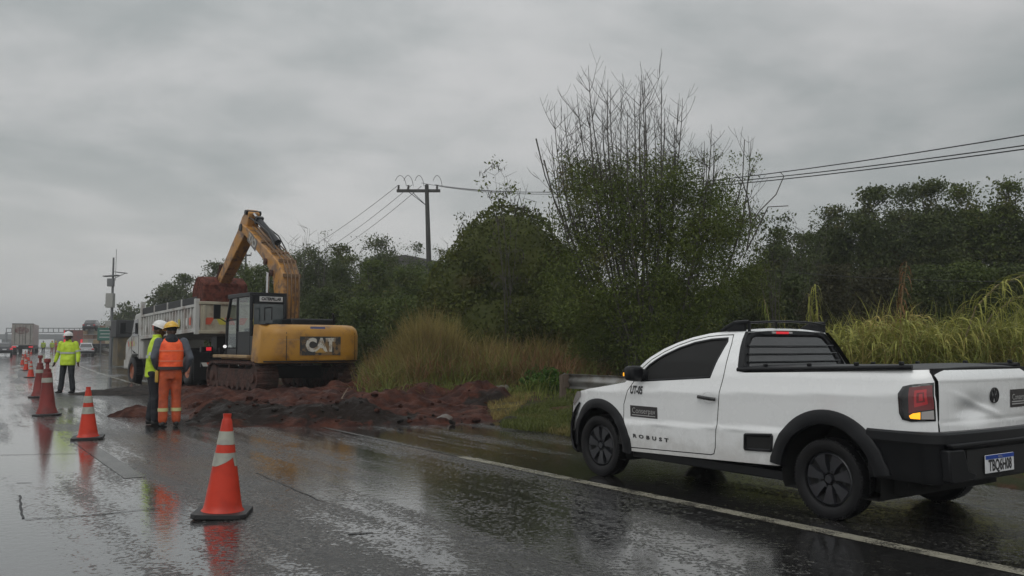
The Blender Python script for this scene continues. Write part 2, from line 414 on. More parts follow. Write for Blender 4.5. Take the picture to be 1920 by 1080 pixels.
# ------------------------------------------------------------ ground
M_GROUND = pm('verge_ground', (.060, .050, .026), .85, col2=(.045, .058, .022), nscale=1.1, dirt=(.085, .040, .022), dscale=.6, dlo=.5, dhi=.68, bump=.8, bscale=25, bdist=.05)
def gz(x, y):
    s, t = st(x, y); z = rise(y)
    if -4.2 < t < 17.6: return z - .06
    if t <= -4.2:
        e = min(1, (-t - 4.2) / 2.5); z += -.02 + .22 * e + .12 * e * noise.noise((x * .35, y * .35, 1))
        if t < -9: z += .045 * min(18, -t - 9)
    else: z += .1 * min(1, (t - 17.6) / 3) - .04
    return z
def ground():
    def axis(lo, hi, fine0, fine1, st_): 
        out = [lo]; 
        while out[-1] < hi:
            c = out[-1]; d = 0 if fine0 <= c <= fine1 else min(abs(c - fine0), abs(c - fine1)); out.append(c + st_ + d * .12)
        return out
    xs = axis(-900, 700, -60, 45, 1.5) ; ys = axis(-40, 1500, -5, 90, 1.5)
    V = [(x, y, gz(x, y)) for y in ys for x in xs]; n = len(xs)
    F = [(j * n + i, j * n + i + 1, (j + 1) * n + i + 1, (j + 1) * n + i) for j in range(len(ys) - 1) for i in range(n - 1)]
    mb = MB(); mb.add(V, F); tag(mb.build('ground', M_GROUND, smooth=60, fix=False), kind='structure')
ground()
# fine verge next to the shoulder
M_VERGE = pm('verge_grass', (.030, .036, .013), .9, spec=.15, col2=(.050, .040, .020), nscale=2.2, dirt=(.075, .036, .020), dscale=1.3, dlo=.48, dhi=.62, bump=.9, bscale=55, bdist=.04)
def verge():
    mb = MB()
    def fn(u, v):
        s = -20 + u * 44; t = -3.0 - v * 4.6
        p = E(s, t); e = min(1, max(0, (v * 4.6 - .6) / 2.0))
        p.z = -.02 + .10 * min(1, v * 7) * (.5 + noise.noise((p.x * 2, p.y * 2, 0))) + .20 * e + .07 * noise.noise((p.x * .9, p.y * .9, 4))
        if v < .01: p.z = -.05
        return p
    mb.grid(fn, 260, 30); tag(mb.build('verge', M_VERGE, smooth=70), kind='structure')
verge()

# ------------------------------------------------------------ the dig: red clay and broken asphalt
def dig_material():
    m = bpy.data.materials.new('red_clay'); m.use_nodes = True; t = m.node_tree; b = t.nodes['Principled BSDF']
    ob = t.nodes.new('ShaderNodeTexCoord').outputs['Object']
    c = MIX(t, MR(t, NOISE(t, ob, 2.5, 6, .65), .38, .62), (.034, .0105, .007), (.088, .029, .017))
    at_ = t.nodes.new('ShaderNodeAttribute'); at_.attribute_name = 'tar'; at_.attribute_type = 'GEOMETRY'
    f = MR(t, MATH(t, 'ADD', at_.outputs['Fac'], MATH(t, 'MULTIPLY', MATH(t, 'SUBTRACT', NOISE(t, ob, 4.5, 6, .7), .5), 1.3)), .42, .62)
    c = MIX(t, f, c, MIX(t, NOISE(t, ob, 30, 3), (.009, .006, .005), (.026, .017, .013)))
    LK(t, c, b.inputs['Base Color']); LK(t, MR(t, NOISE(t, ob, 3, 4), .4, .6, .85, .5), b.inputs['Roughness']); b.inputs['Specular IOR Level'].default_value = .15
    bn = t.nodes.new('ShaderNodeBump'); bn.inputs['Strength'].default_value = 1.0; bn.inputs['Distance'].default_value = .07
    LK(t, NOISE(t, ob, 14, 8, .75), bn.inputs['Height']); LK(t, bn.outputs[0], b.inputs['Normal']); return m
M_CLAY = dig_material()
M_TAR = pm('broken_asphalt', (.010, .008, .007), .7, spec=.2, col2=(.030, .022, .018), nscale=9, bump=.8, bscale=30, bdist=.03)
def hump(x, y, cx, cy, rx, ry, h):
    q = ((x - cx) / rx) ** 2 + ((y - cy) / ry) ** 2; return h * math.exp(-q * 1.6)
HUMPS = [(-4.6, 15.6, 1.3, .9, .30), (-3.3, 15.4, 1.0, .8, .52), (-2.6, 15.6, .8, .8, .30), (-5.2, 16.8, 1.3, 1.0, .36), (-3.6, 18.2, 2.0, 1.2, .34), (-1.9, 20.3, 1.4, 1.2, .42), (-4.9, 20.4, 1.9, 1.2, .27),
         (-2.9, 22.9, 1.9, 1.4, .42), (-4.6, 22.6, .9, .7, .22), (-9.2, 23.5, 1.5, 1.6, .12), (-7.2, 20.8, 1.5, 1.0, .22), (-.6, 19.3, .9, .7, .38), (.3, 18.9, .8, .5, .30), (-2.4, 18.2, 1.0, .8, .22), (-1.0, 17.2, 1.6, 1.0, .05), (-6.6, 17.6, 1.2, .9, .12), (-3.9, 24.6, 1.0, 1.4, .25)]
def dz(x, y):
    return sum(hump(x, y, *h) * (.45 if h[1] < 17.5 else .8 if h[1] < 19 else 1.0) for h in HUMPS)
def dig():
    """one sheet of churned clay; outline measured on the ground"""
    OL = [gp(*p).xy for p in ((345, 800), (420, 803), (520, 801), (640, 803), (720, 799), (840, 797), (925, 796), (950, 786), (945, 772), (1000, 756), (960, 744), (900, 741), (800, 742), (740, 728), (720, 712), (670, 700), (560, 702), (440, 706), (360, 712), (300, 722), (320, 745), (338, 770))]
    def dist(x, y):
        ins = False; dm = 1e9; j = len(OL) - 1
        for i in range(len(OL)):
            a, b = OL[j], OL[i]
            if (a.y > y) != (b.y > y) and x < (b.x - a.x) * (y - a.y) / (b.y - a.y) + a.x: ins = not ins
            ab = b - a; q = Vector((x, y)) - a; k = max(0, min(1, q.dot(ab) / ab.dot(ab))); dm = min(dm, (q - ab * k).length); j = i
        return dm if ins else -dm
    V = []; F = []; T = []; idx = {}; st_ = .085
    x0, x1, y0, y1 = -15.5, 1.6, 14.0, 36.0
    y = y0; rows = []
    while y < y1:
        rows.append(y); y += st_ * (1 + (y - y0) * .05)
    nx = int((x1 - x0) / (st_ * 1.15))
    for j, y in enumerate(rows):
        for i in range(nx + 1):
            x = x0 + (x1 - x0) * i / nx; d = dist(x, y) + .25 * noise.noise((x * 1.1, y * 1.1, 0)) + .10 * noise.noise((x * 4, y * 4, 3))
            if d < -.12: continue
            k = min(1, max(0, d / .35)); n = noise.fractal((x * 1.6, y * 1.6, 0), 1.0, 2.0, 5); nf = noise.fractal((x * 5.5, y * 5.5, 5), .85, 2.1, 6)
            z = -.03 + k * (.08 + dz(x, y) * (1 + .4 * n) + .06 * n + .07 * nf)
            idx[(i, j)] = len(V); V.append((x, y, z + rise(y)))
            tar = .66 * math.exp(-((y - 15.3) / 1.0) ** 2) * (1 if x < -1.7 else .45) + .55 * math.exp(-(((x + 5.6) / 1.2) ** 2 + ((y - 16.8) / 1.3) ** 2)) + .7 * math.exp(-(((x + .3) / 1.0) ** 2 + ((y - 18.6) / .8) ** 2))
            T.append(min(1, tar * (1.15 if x > -5.9 else .2)))
    for (i, j) in list(idx):
        q = [(i, j), (i + 1, j), (i + 1, j + 1), (i, j + 1)]
        if all(k in idx for k in q): F.append(tuple(idx[k] for k in q))
    me = bpy.data.meshes.new('dug_soil'); me.from_pydata(V, [], F); me.materials.append(M_CLAY)
    a = me.attributes.new('tar', 'FLOAT', 'POINT'); a.data.foreach_set('value', T)
    me.polygons.foreach_set('use_smooth', [True] * len(F)); me.update()
    o = bpy.data.objects.new('dug_soil', me); COL.objects.link(o); tag(o, kind='structure'); return o
dig()
def lump_mesh(rad, seed, flat=.6, n=7):
    mb = MB(); mb.ball((0, 0, 0), (rad, rad, rad * flat), n)
    V = []
    for v in mb.V:
        v = Vector(v); k = 1 + .35 * noise.noise(v / rad * 1.1 + Vector((seed, 0, 0))) + .15 * noise.noise(v / rad * 3 + Vector((seed, 5, 0)))
        V.append(tuple(v * k))
    mb.V = V; return mb
M_STONE = pm('pale_stone', (.13, .12, .11), .7, col2=(.09, .07, .06), nscale=9, bump=.6, bscale=30)
# clods strewn over the dig
clm_ = lump_mesh(.10, 1).build('clay_clod', M_CLAY, smooth=25); clt_ = lump_mesh(.09, 4, .5).build('asphalt_chunk', M_TAR, smooth=25)
first = {'c': True, 't': True}
def zdig(x, y):
    n = noise.fractal((x * 1.6, y * 1.6, 0), 1.0, 2.0, 5); return .05 + dz(x, y) * (1 + .4 * n) + .08 * n
for k in range(300):
    px = random.uniform(345, 930); py = random.choice([random.uniform(738, 800), random.uniform(765, 800)]); p = gp(px, py)
    key = 't' if (p.y < 17 and random.random() < .6) else 'c'
    src = clt_ if key == 't' else clm_
    if first[key]: o = src; first[key] = False
    else: o = src.copy(); COL.objects.link(o)
    sc = random.choice([.15, .2, .2, .25, .3, .3, .4, .5, .8]); o.scale = (sc, sc * random.uniform(.6, 1.1), sc)
    o.rotation_euler = (random.uniform(-.5, .5), random.uniform(-.5, .5), random.uniform(0, 6)); o.location = (p.x, p.y, zdig(p.x, p.y) + .01)
    if key == 't': tag(o, 'broken chunk of black asphalt lying on the near edge of the red dig', 'asphalt chunk', 'broken asphalt chunks on the dig')
    else: tag(o, 'clod of wet red clay lying on the churned dig', 'clod', 'red clay clods on the dig')
def pile(name, mat, c, rx, ry, h, label, cat, seed, rz=0):
    mb = MB()
    def fn(u, v):
        a = u * 2 * math.pi; q = v; wob = 1 + .22 * noise.noise((math.cos(a) * 1.4 + seed, math.sin(a) * 1.4, 0))
        x = math.cos(a) * rx * q * wob; y = math.sin(a) * ry * q * wob
        z = h * max(0, (1 - q ** 1.3)) * (1 + .4 * noise.noise((x * 2.5, y * 2.5, seed))) + .03 * noise.noise((x * 9, y * 9, seed)) - (.02 if q > .97 else 0)
        return (x, y, z)
    mb.grid(fn, 60, 22); o = mb.build(name, mat, smooth=50); o.location = c; o.rotation_euler.z = rz; tag(o, label, cat); return o
pile('asphalt_pile', M_TAR, gp(262, 738), 2.2, .9, .22, 'low heap of black asphalt gravel on the wet road by the dump truck front wheel', 'gravel heap', 3, R(10))
pile('clay_pile', M_CLAY, gp(262, 779), .62, .45, .20, 'small heap of red clay on the road behind the man in the yellow jacket', 'clay heap', 8)
def stone(px, py, r, mat, label, flat=.6, seed=0, dz_=0.0):
    o = lump_mesh(r, seed, flat).build('stone', mat, smooth=30); p = gp(px, py); o.location = (p.x, p.y, r * flat * .6 + dz_); tag(o, label, 'stone')
stone(833, 791, .16, M_STONE, 'pale white stone at the front edge of the red dig', .5, 2)
stone(938, 757, .30, M_STONE, 'grey slab of rock between the red bank and the grass', .5, 5, .18)
stone(957, 795, .20, M_TAR, 'black lump of asphalt on the grass strip by the road', .4, 9)
stone(1018, 763, .17, M_CLAY, 'brown lump of clay in front of the bright green bush', .5, 12, .1)
M_STICK = pm('dead_stick', (.16, .12, .08), .8, col2=(.09, .06, .04))
for k, (a, b, h0, h1, lab) in enumerate([((640, 782), (700, 797), .35, .05, 'thin pale stick sloping down the dark mound to the road'), ((640, 776), (662, 762), .3, .55, 'short forked twig standing on the mound crest'), ((778, 762), (779, 752), .2, .5, 'pale upright splinter of wood at the red bank')]):
    p, q = gp(*a), gp(*b); mb = MB(); mb.tube([(p.x, p.y, h0), ((p.x + q.x) / 2, (p.y + q.y) / 2 + .05, (h0 + h1) / 2 + .05), (q.x, p.y if k else q.y, h1)], [.014, .012, .006], 6)
    tag(mb.build('stick', M_STICK), lab, 'stick')
# ------------------------------------------------------------ white single cab pickup
W_PAINT = pm('white_car_paint', (.78, .79, .79), .20, coat=1.0, dirt=(.58, .57, .54), dscale=2.0, dlo=.5, dhi=.8, damt=.35, rough2=.30)
def road_spray(m):
    """thin brown film of road spray low on the flanks"""
    t = m.node_tree; b = t.nodes['Principled BSDF']; old = b.inputs['Base Color'].links[0].from_socket; tcn = t.nodes.new('ShaderNodeTexCoord'); sx = t.nodes.new('ShaderNodeSeparateXYZ'); LK(t, tcn.outputs['Object'], sx.inputs[0])
    n = NOISE(t, tcn.outputs['Object'], 7, 6, .65); k = MR(t, MATH(t, 'SUBTRACT', sx.outputs[2], MATH(t, 'MULTIPLY', MATH(t, 'SUBTRACT', n, .5), .5)), .62, .30, 0, 1)
    LK(t, MIX(t, MATH(t, 'MULTIPLY', k, .38), old, (.23, .20, .16)), b.inputs['Base Color'])
road_spray(W_PAINT)
B_PLAST = pm('black_plastic_trim', (.006, .0065, .008), .42, spec=.28, dirt=(.013, .012, .012), dscale=4, damt=.4, bump=.1, bscale=120, bdist=.002)
B_GLOSS = pm('black_gloss', (.012, .012, .013), .12, coat=.5)
B_MATT = pm('black_underside', (.006, .006, .006), .8)
GLASS_T = pm('tinted_glass', (.018, .019, .021), .05, spec=.8, coat=1.0)
RUBBER = pm('tyre_rubber', (.006, .006, .007), .5, spec=.25, dirt=(.018, .016, .014), dscale=5, damt=.4, bump=.15, bscale=60, bdist=.003)
RIM = pm('dark_rim', (.020, .021, .025), .33, metal=.2, coat=.2)
GAPM = pm('panel_gap', (.01, .01, .01), .8)
LAMP_R = pm('red_lens', (.30, .006, .012), .12, coat=1, emit=(.5, .005, .01), estr=.12)
LAMP_RD = pm('dark_red_lens', (.13, .004, .007), .12, coat=1)
LAMP_A = pm('amber_lamp', (.9, .35, .02), .2, emit=(1, .42, .02), estr=1.1)
LAMP_W = pm('clear_lens', (.35, .33, .32), .15, coat=1)
LAMP_RON = pm('lit_red_lens', (.6, .02, .03), .2, emit=(1, .03, .05), estr=.35)
CHROME = pm('chrome', (.6, .6, .62), .15, metal=1)
LETTER = pm('black_lettering', (.02, .02, .022), .4)
WLETTER = pm('white_lettering', (.38, .38, .37), .4)
STICK_G = pm('dark_sticker', (.030, .026, .027), .35)
PLATE_W = pm('plate_white', (.62, .63, .64), .35); PLATE_B = pm('plate_blue', (.02, .06, .30), .35)

PA = R(33.8)
pk = empty('pickup_truck', (3.115, 7.225, 0), PA + R(90), 'white single cab pickup with black wheel arches and covered bed parked on the shoulder', 'pickup truck')
SZ = [0.0, .28, .33, .45, .598, .606, .645, .652, .75, .86, .925, .955, 1.0, 1.07, 1.12, 1.20, 1.32, 1.42, 1.47, 1.52]
SV = [.76, .800, .812, .820, .826, .829, .816, .815, .818, .822, .826, .818, .806, .790, .772, .742, .672, .606, .560, .48]
def S(u, z):
    zk = z - .045 * (1.2 - u) * (1 if z < 1.1 else max(0, (1.2 - z) / .1)) * .75     # belt lines climb a little towards the tail
    v = float(np.interp(zk, SZ, SV))
    if u > 2.75: v -= .25 * ((u - 2.75) / .8) ** 2.2
    if u < -.58: v -= .16 * (min(.34, -.58 - u) / .28) ** 2.2
    return v
sL = lambda u, z, o=0.0: (u, S(u, z) + o, z)
WR = .312
def side_normals(o):
    me = o.data; h = .005
    def nf(x, y, z):
        sg = 1 if y >= 0 else -1
        return Vector((-(S(x + h, z) - S(x - h, z)) / (2 * h), sg, -(S(x, z + h) - S(x, z - h)) / (2 * h))).normalized()
    bm = bmesh.new(); bm.from_mesh(me)
    for f in bm.faces:
        c = f.calc_center_median()
        if f.normal.dot(nf(*c)) < 0: f.normal_flip()
    bm.to_mesh(me); bm.free()
    me.polygons.foreach_set('use_smooth', [True] * len(me.polygons))
    me.normals_split_custom_set_from_vertices([nf(*v.co) for v in me.vertices]); return o
def arc(cx, cz, r, a0, a1, n): return [(cx + r * math.cos(R(a0 + (a1 - a0) * i / n)), cz + r * math.sin(R(a0 + (a1 - a0) * i / n))) for i in range(n + 1)]
# side shell with the door cut out
AR = .447
ARF = .412
door_out = [(1.124, .60), (1.140, .44), (1.160, .385), (1.20, .372), (2.25, .335), (2.318, .345), (2.345, .42), (2.372, .60), (2.362, .76), (2.30, .90), (2.235, .985), (2.225, 1.02), (2.15, 1.125), (2.03, 1.215), (1.90, 1.290), (1.76, 1.350), (1.60, 1.398), (1.42, 1.432), (1.25, 1.445), (1.115, 1.447), (1.085, 1.36), (1.062, 1.20), (1.056, 1.07), (1.085, .885)]
def inset(poly, d):
    n = len(poly); out = []
    ar = sum(poly[i][0] * poly[(i + 1) % n][1] - poly[(i + 1) % n][0] * poly[i][1] for i in range(n)); sg = 1 if ar > 0 else -1
    for i in range(n):
        a, b, c = Vector(poly[i - 1]), Vector(poly[i]), Vector(poly[(i + 1) % n]); e1 = (b - a).normalized(); e2 = (c - b).normalized()
        nn = (Vector((-e1.y, e1.x)) + Vector((-e2.y, e2.x))); nn = nn.normalized() if nn.length > 1e-6 else Vector((-e1.y, e1.x))
        k = 1 / max(.5, nn.dot(Vector((-e1.y, e1.x)))); out.append(tuple(b + nn * d * k * sg))
    return out
body_out = ([(3.40, .40), (3.40, .62), (3.34, .735), (3.22, .80), (3.10, .858), (2.90, .893), (2.61, .935), (2.36, .975), (2.29, 1.03), (2.19, 1.135), (2.06, 1.235), (1.92, 1.315), (1.77, 1.375), (1.60, 1.424), (1.42, 1.458), (1.25, 1.474), (1.06, 1.478), (1.0, 1.472),
             (.965, 1.33), (.915, 1.17), (.89, 1.118), (.83, 1.112), (.578, 1.120), (0, 1.140), (-.40, 1.156), (-.790, 1.172), (-.818, 1.09), (-.832, .95), (-.834, .72), (-.50, .69)]
            + arc(0, WR, AR, 56, 173, 14)[0:] + [(-AR - .012, .345)][:0])
body_out = body_out[:30] + arc(0, WR, AR, 118, 7, 14) + [(.47, .362), (1.2, .336), (2.30, .302)] + arc(2.753, WR, ARF, 180, 22, 16)
mb = MB(); mb.panel(body_out, sL, .045, [door_out]); mb.mirror()
body = side_normals(mb.build('body', W_PAINT, pk, smooth=0, fix=False))
# inner dark shell so gaps read as gaps
mb = MB(); mb.panel([(2.45, .36), (2.45, .90), (2.2, 1.05), (1.7, 1.34), (1.2, 1.44), (1.0, 1.44), (1.0, .36)], lambda u, z: (u, S(u, z) - .009, z), .045); mb.mirror(); mb.build('inner_shell', B_MATT, pk, smooth=60)
# doors
win = [(2.118, 1.000), (2.135, 1.075), (2.05, 1.155), (1.90, 1.246), (1.72, 1.322), (1.55, 1.372), (1.36, 1.402), (1.165, 1.412), (1.15, 1.38), (1.19, 1.20), (1.222, 1.062)]
for sgn, in_view in ((1, True), (-1, False)):
    mb = MB(); mb.panel(inset(door_out, .009), lambda u, z: (u, sgn * S(u, z), z), .045, [win]); dr = side_normals(mb.build('door', W_PAINT, pk, smooth=0, fix=False))
    mb = MB(); mb.panel(inset(win, -.004), lambda u, z: (u, sgn * (S(u, z) - .012), z), .12); mb.build('window', GLASS_T, dr, smooth=60)
    # black seal round the glass
    mb = MB(); mb.panel(inset(win, -.009), lambda u, z: (u, sgn * (S(u, z) + .0015), z), .08, [inset(win, .010)]); mb.build('window_seal', B_PLAST, dr, smooth=60, solid=.004)
    mb = MB(); mb.panel([(2.235, .990), (2.225, 1.035), (2.14, 1.12), (2.05, 1.10), (2.03, 1.0)], lambda u, z: (u, sgn * (S(u, z) + .004), z), .1); mb.build('mirror_base', B_PLAST, dr)
    if in_view:
        mb = MB(); mb.tube([(1.325, S(1.3, .88) + .012, .884), (1.30, S(1.3, .88) + .042, .885), (1.15, S(1.1, .88) + .042, .874), (1.118, S(1.1, .88) + .012, .871)], [(.012, .017)] * 4, 10); mb.build('handle', B_GLOSS, dr)
        mb = MB(); mb.panel([(1.215 + .07 * math.cos(a * math.pi / 8), .879 + .05 * math.sin(a * math.pi / 8)) for a in range(16)], lambda u, z: (u, S(u, z) + .001 - .02 * max(0, 1 - ((u - 1.215) / .07) ** 2 - ((z - .879) / .05) ** 2), z), .02); mb.build('handle_recess', pm('recess_grey', (.45, .455, .46), .4), dr)  # recess given a greyer tone than the white door
    else:
        mb = MB(); mb.tube([(1.325, -.83, .884), (1.30, -.86, .885), (1.15, -.86, .874), (1.118, -.83, .871)], [(.012, .017)] * 4, 10); mb.build('handle', B_GLOSS, dr)
    # mirror
    mb = MB(); y = lambda v: sgn * v
    mb.tube([(2.10, y(.70), 1.045), (2.10, y(.84), 1.03)], [.035, .028], 8)
    def mfn(u, v):
        a = u * 2 * math.pi; vv = v * math.pi; sq = lambda q: math.copysign(abs(q) ** .55, q)
        return (2.11 + .065 * sq(math.cos(vv)), sgn * (.905 + .092 * sq(math.sin(vv)) * sq(math.cos(a))), 1.075 + .075 * sq(math.sin(vv)) * sq(math.sin(a)))
    mb.grid(mfn, 24, 12); mir = mb.build('side_mirror', B_PLAST, pk, smooth=50)
    mb = MB(); mb.box((2.170, y(.94), 1.065), (.022, .09, .035)); mb.build('indicator', LAMP_A, mir, bevel=.006)
# hood, windscreen, roof, cab back
def crown(half, z, c, n=16):
    """points across the car at one station"""
    return [(-half + 2 * half * i / n, z + c * (1 - (abs(-1 + 2 * i / n)) ** 2.4)) for i in range(n + 1)]
def skin(stations, mat, name, n=16, parent=pk, smooth=40):
    mb = MB(); rows = []
    for u, half, z, c in stations: rows.append([(u, v, zz) for v, zz in crown(half, z, c, n)])
    V = [p for r in rows for p in r]; F = [(j * (n + 1) + i, j * (n + 1) + i + 1, (j + 1) * (n + 1) + i + 1, (j + 1) * (n + 1) + i) for j in range(len(rows) - 1) for i in range(n)]
    mb.add(V, F); return mb.build(name, mat, parent, smooth=smooth)
hood = skin([(2.42, .745, .965, .085), (2.61, .765, .928, .088), (2.75, .765, .910, .085), (2.90, .755, .886, .082), (3.10, .70, .850, .078), (3.25, .655, .80, .062), (3.38, .63, .745, .03)], W_PAINT, 'hood')
skin([(3.37, .655, .75, .03), (3.46, .61, .70, .01), (3.49, .60, .60, 0), (3.47, .60, .52, 0)], B_GLOSS, 'grille')
skin([(2.46, .735, .965, .075), (2.40, .735, .98, .08)], B_PLAST, 'cowl')
skin([(2.41, .72, .985, .085), (2.25, .715, 1.075, .085), (2.05, .655, 1.215, .07), (1.90, .615, 1.305, .055), (1.80, .585, 1.345, .05)], GLASS_T, 'windscreen')
skin([(1.82, .60, 1.352, .05), (1.70, .585, 1.398, .045), (1.55, .578, 1.434, .04), (1.30, .565, 1.468, .034), (1.05, .56, 1.477, .03), (1.0, .56, 1.470, .03), (.985, .56, 1.458, .025)], W_PAINT, 'roof')
# front bumper and lamps
mb = MB()
def fb(u, v):
    y = (-1 + 2 * u); prof = [(.20, -.06), (.24, .02), (.36, .06), (.50, .06), (.60, .03), (.68, -.03), (.74, -.09)]
    z, o = prof[int(round(v * 6))]; yy = y * .80
    x = 3.50 + o - .30 * abs(y) ** 3.4
    return (x, yy * (1 - .06 * max(0, x * 0)), z)
mb.grid(fb, 30, 6); mb.build('front_bumper', B_PLAST, pk, smooth=50, solid=.02)
mb = MB(); mb.panel([(3.345, .730), (3.18, .850), (3.08, .858), (3.10, .80), (3.20, .735), (3.30, .69)], lambda u, z: (u, S(u, z) + .006, z), .05); mb.build('headlight', LAMP_W, pk, smooth=50)
mb = MB(); mb.panel([(3.345, .730), (3.18, .850), (3.08, .858), (3.10, .80), (3.20, .735), (3.30, .69)], lambda u, z: (u, -S(u, z) - .006, z), .05); mb.build('headlight', LAMP_W, pk, smooth=50)
# sill
mb = MB(); mb.box((1.38, 0, .275), (1.86, 1.50, .08)); mb.build('sill', B_PLAST, pk, bevel=.01)
mb = MB(); mb.box((1.45, 0, .34), (4.0, 1.25, .20)); mb.box((1.3, 0, .25), (1.2, .55, .10)); mb.box((-.45, .1, .38), (.5, .7, .16)); mb.tube([(0, -.7, .30), (0, .7, .30)], .045, 10); mb.tube([(-.62, -.38, .30), (.4, -.38, .27)], .03, 8); mb.build('chassis', B_MATT, pk)
# wheel wells and arch trims
for cu in (0, 2.753):
    for sg in (1, -1):
        ar = ARF if cu else AR; mb = MB(); r = ar - .004
        mb.lathe([(r, .35), (r, .79)], lambda rr, a, h: (cu + rr * math.cos(a), sg * h, WR + rr * math.sin(a)), 40)
        mb.lathe([(r, .35), (.02, .35)], lambda rr, a, h: (cu + rr * math.cos(a), sg * h, WR + rr * math.sin(a)), 40)
        mb.V = [(x, y_, max(z, .20)) for x, y_, z in mb.V]
        mb.build('wheel_well', B_MATT, pk, smooth=60)
        mb = MB(); n = 34; a0, a1 = (-4, 184) if cu else (8, 170)
        V = []
        for i in range(n + 1):
            a = R(a0 + (a1 - a0) * i / n); ca, sa = math.cos(a), math.sin(a)
            wid = (.072 if cu else .088) + (.012 if sa < .3 else 0)
            for (rr, o) in ((ar - .02, -.045), (ar - .022, .024), (ar + .004, .032), (ar + wid * .8, .022), (ar + wid, .010), (ar + wid + .004, -.012)):
                u = cu + rr * ca; z = WR + rr * sa
                uu = max(min(u, 3.46), -.9)
                V.append((uu, sg * (S(uu, max(z, .3)) + o), max(.19, z)))
        F = [(i * 6 + j, i * 6 + j + 1, (i + 1) * 6 + j + 1, (i + 1) * 6 + j) for i in range(n) for j in range(5)]
        mb.add(V, F); mb.build('wheel_arch_trim', B_PLAST, pk, smooth=35)
# wheels
def wheel(cu, sg, yc=.735):
    C = Vector((cu, sg * yc, WR)); f = lambda r, a, h: (C.x + r * math.cos(a), C.y + sg * h, C.z + r * math.sin(a))
    mb = MB(); mb.lathe([(.205, .060), (.194, .068), (.186, .050)], f, 48); mb2 = MB(); mb2.lathe([(.188, .048), (.12, .028), (.045, .036), (0.001, .04)], f, 48)
    # seven broad blades with dark windows between
    for k in range(7):
        a = 2 * math.pi * k / 7 + .2; ca, sa = math.cos(a), math.sin(a)
        def P(r, w_, h): return (C.x + r * ca - w_ * sa, C.y + sg * h, C.z + r * sa + w_ * ca)
        vs = [P(.05, -.018, .062), P(.05, .018, .062), P(.115, .032, .072), P(.185, .060, .070), P(.19, .0, .074), P(.185, -.044, .070), P(.115, -.030, .072)]
        vb = [P(.05, -.022, .03), P(.05, .022, .03), P(.115, .038, .03), P(.187, .068, .04), P(.19, 0, .04), P(.187, -.052, .04), P(.115, -.036, .03)]
        mb.add(vs + vb, [(0, 1, 2, 6), (6, 2, 3, 4, 5)] + [(i, (i + 1) % 7, 7 + (i + 1) % 7, 7 + i) for i in range(7)])
    mb.tube([f(0, 0, .05), f(0, 0, .076)], [.036, .030], 20)
    for k in range(4):
        a = math.pi / 2 * k + .4; mb.tube([f(.062, a, .05), f(.062, a, .070)], .008, 8)
    wr = mb.build('wheel', RIM, pk, smooth=35); mb2.build('wheel_backing', B_MATT, wr)
    mb = MB(); prof = [(.205, .050), (.215, .078), (.235, .092), (.270, .098), (.295, .092), (.307, .074), (.312, .050), (.3125, 0), (.312, -.05), (.306, -.076), (.27, -.096), (.205, -.08)]
    mb.lathe(prof, f, 64)
    for k in range(72):                      # shoulder blocks
        a = 2 * math.pi * k / 72; mb.box(f(.3035, a, .062), (.013, .050, .014), rot=(0, -a, .0))
        a += .03; mb.box(f(.309, a, -.03), (.009, .07, .016), rot=(0, -a, .25))
    mb.build('tyre', RUBBER, wr, smooth=30)
    mb = MB(); mb.tube([f(0, 0, .02), f(0, 0, .03)], .14, 24); mb.build('brake_disc', RIM, wr)
for cu in (0, 2.753):
    for sg in (1, -1): wheel(cu, sg, .725)
# bed: cover, rails, tailgate, bumper
mb = MB()
def cover(u, v):
    x = .90 - u * 1.70; y = (-1 + 2 * v); hw = S(x, 1.12) - .035 - (.05 * max(0, u - .93) / .07)
    return (x, y * hw, 1.152 + .026 * (.90 - x) / 1.7 * 1.0 + .022 * (1 - abs(y) ** 3) + .012 * math.exp(-((x + .45) / .05) ** 2) - .012 * max(0, (u - .9) / .1))
mb.grid(cover, 40, 20); mb.build('bed_cover', pm('black_canvas', (.018, .019, .021), .42, bump=.3, bscale=7, bdist=.02), pk, smooth=50, solid=.015)
for sg in (1, -1):
    mb = MB(); mb.tube([(.92 - i * .085, sg * (S(.92 - i * .085, 1.12) - .012), 1.128 + .032 * i * .085 + .008) for i in range(20)], [(.020, .020)] * 20, 8)
    mb.build('bed_rail', B_PLAST, pk, smooth=50)
    for u0 in (.62, .18, -.25, -.62):
        mb = MB(); mb.box((u0, sg * (S(u0, 1.12) - .02), 1.180 + .03 * (.6 - u0)), (.03, .03, .025)); mb.build('cover_clip', B_PLAST, pk, bevel=.005)
# tailgate surface
def TG(v, z):
    base = -.818 - .055 * (1 - min(1, abs(v) / .70) ** 3.0)
    u = base - .008 * max(0, min(1, (z - .70) / .25)) + .055 * max(0, (z - 1.08) / .10) ** 1.6
    d = math.exp(-(((v - .27) / .20) ** 2 + ((z - .885) / .085) ** 2) * 1.2)                                          # the dent
    crease = .012 * math.exp(-((z - (.935 + .30 * (v - .30))) / .022) ** 2) * math.exp(-((v - .20) / .22) ** 2)
    lip = .010 * (1 if z > 1.088 else 0) - .007 * math.exp(-((z - .80) / .012) ** 2)
    return (u + .048 * d - crease * 1.6 - lip * .6, v, z)
tg_out = [(.655, .725), (.664, .80), (.664, 1.05), (.672, 1.09), (.692, 1.168), (-.50, 1.165), (-.60, 1.12), (-.655, 1.06), (-.668, .80), (-.655, .725)]
mb = MB(); mb.panel(tg_out, TG, .022); tg = mb.build('tailgate', W_PAINT, pk, smooth=60)
mb = MB(); mb.box((-.80, 0, .95), (.03, 1.38, .46)); mb.box((-.55, 0, .80), (.5, 1.36, .04)); mb.build('inner_shell', B_MATT, pk)
def onTG(v, z, o=.004): p = TG(v, z); return (p[0] - o, p[1], p[2])
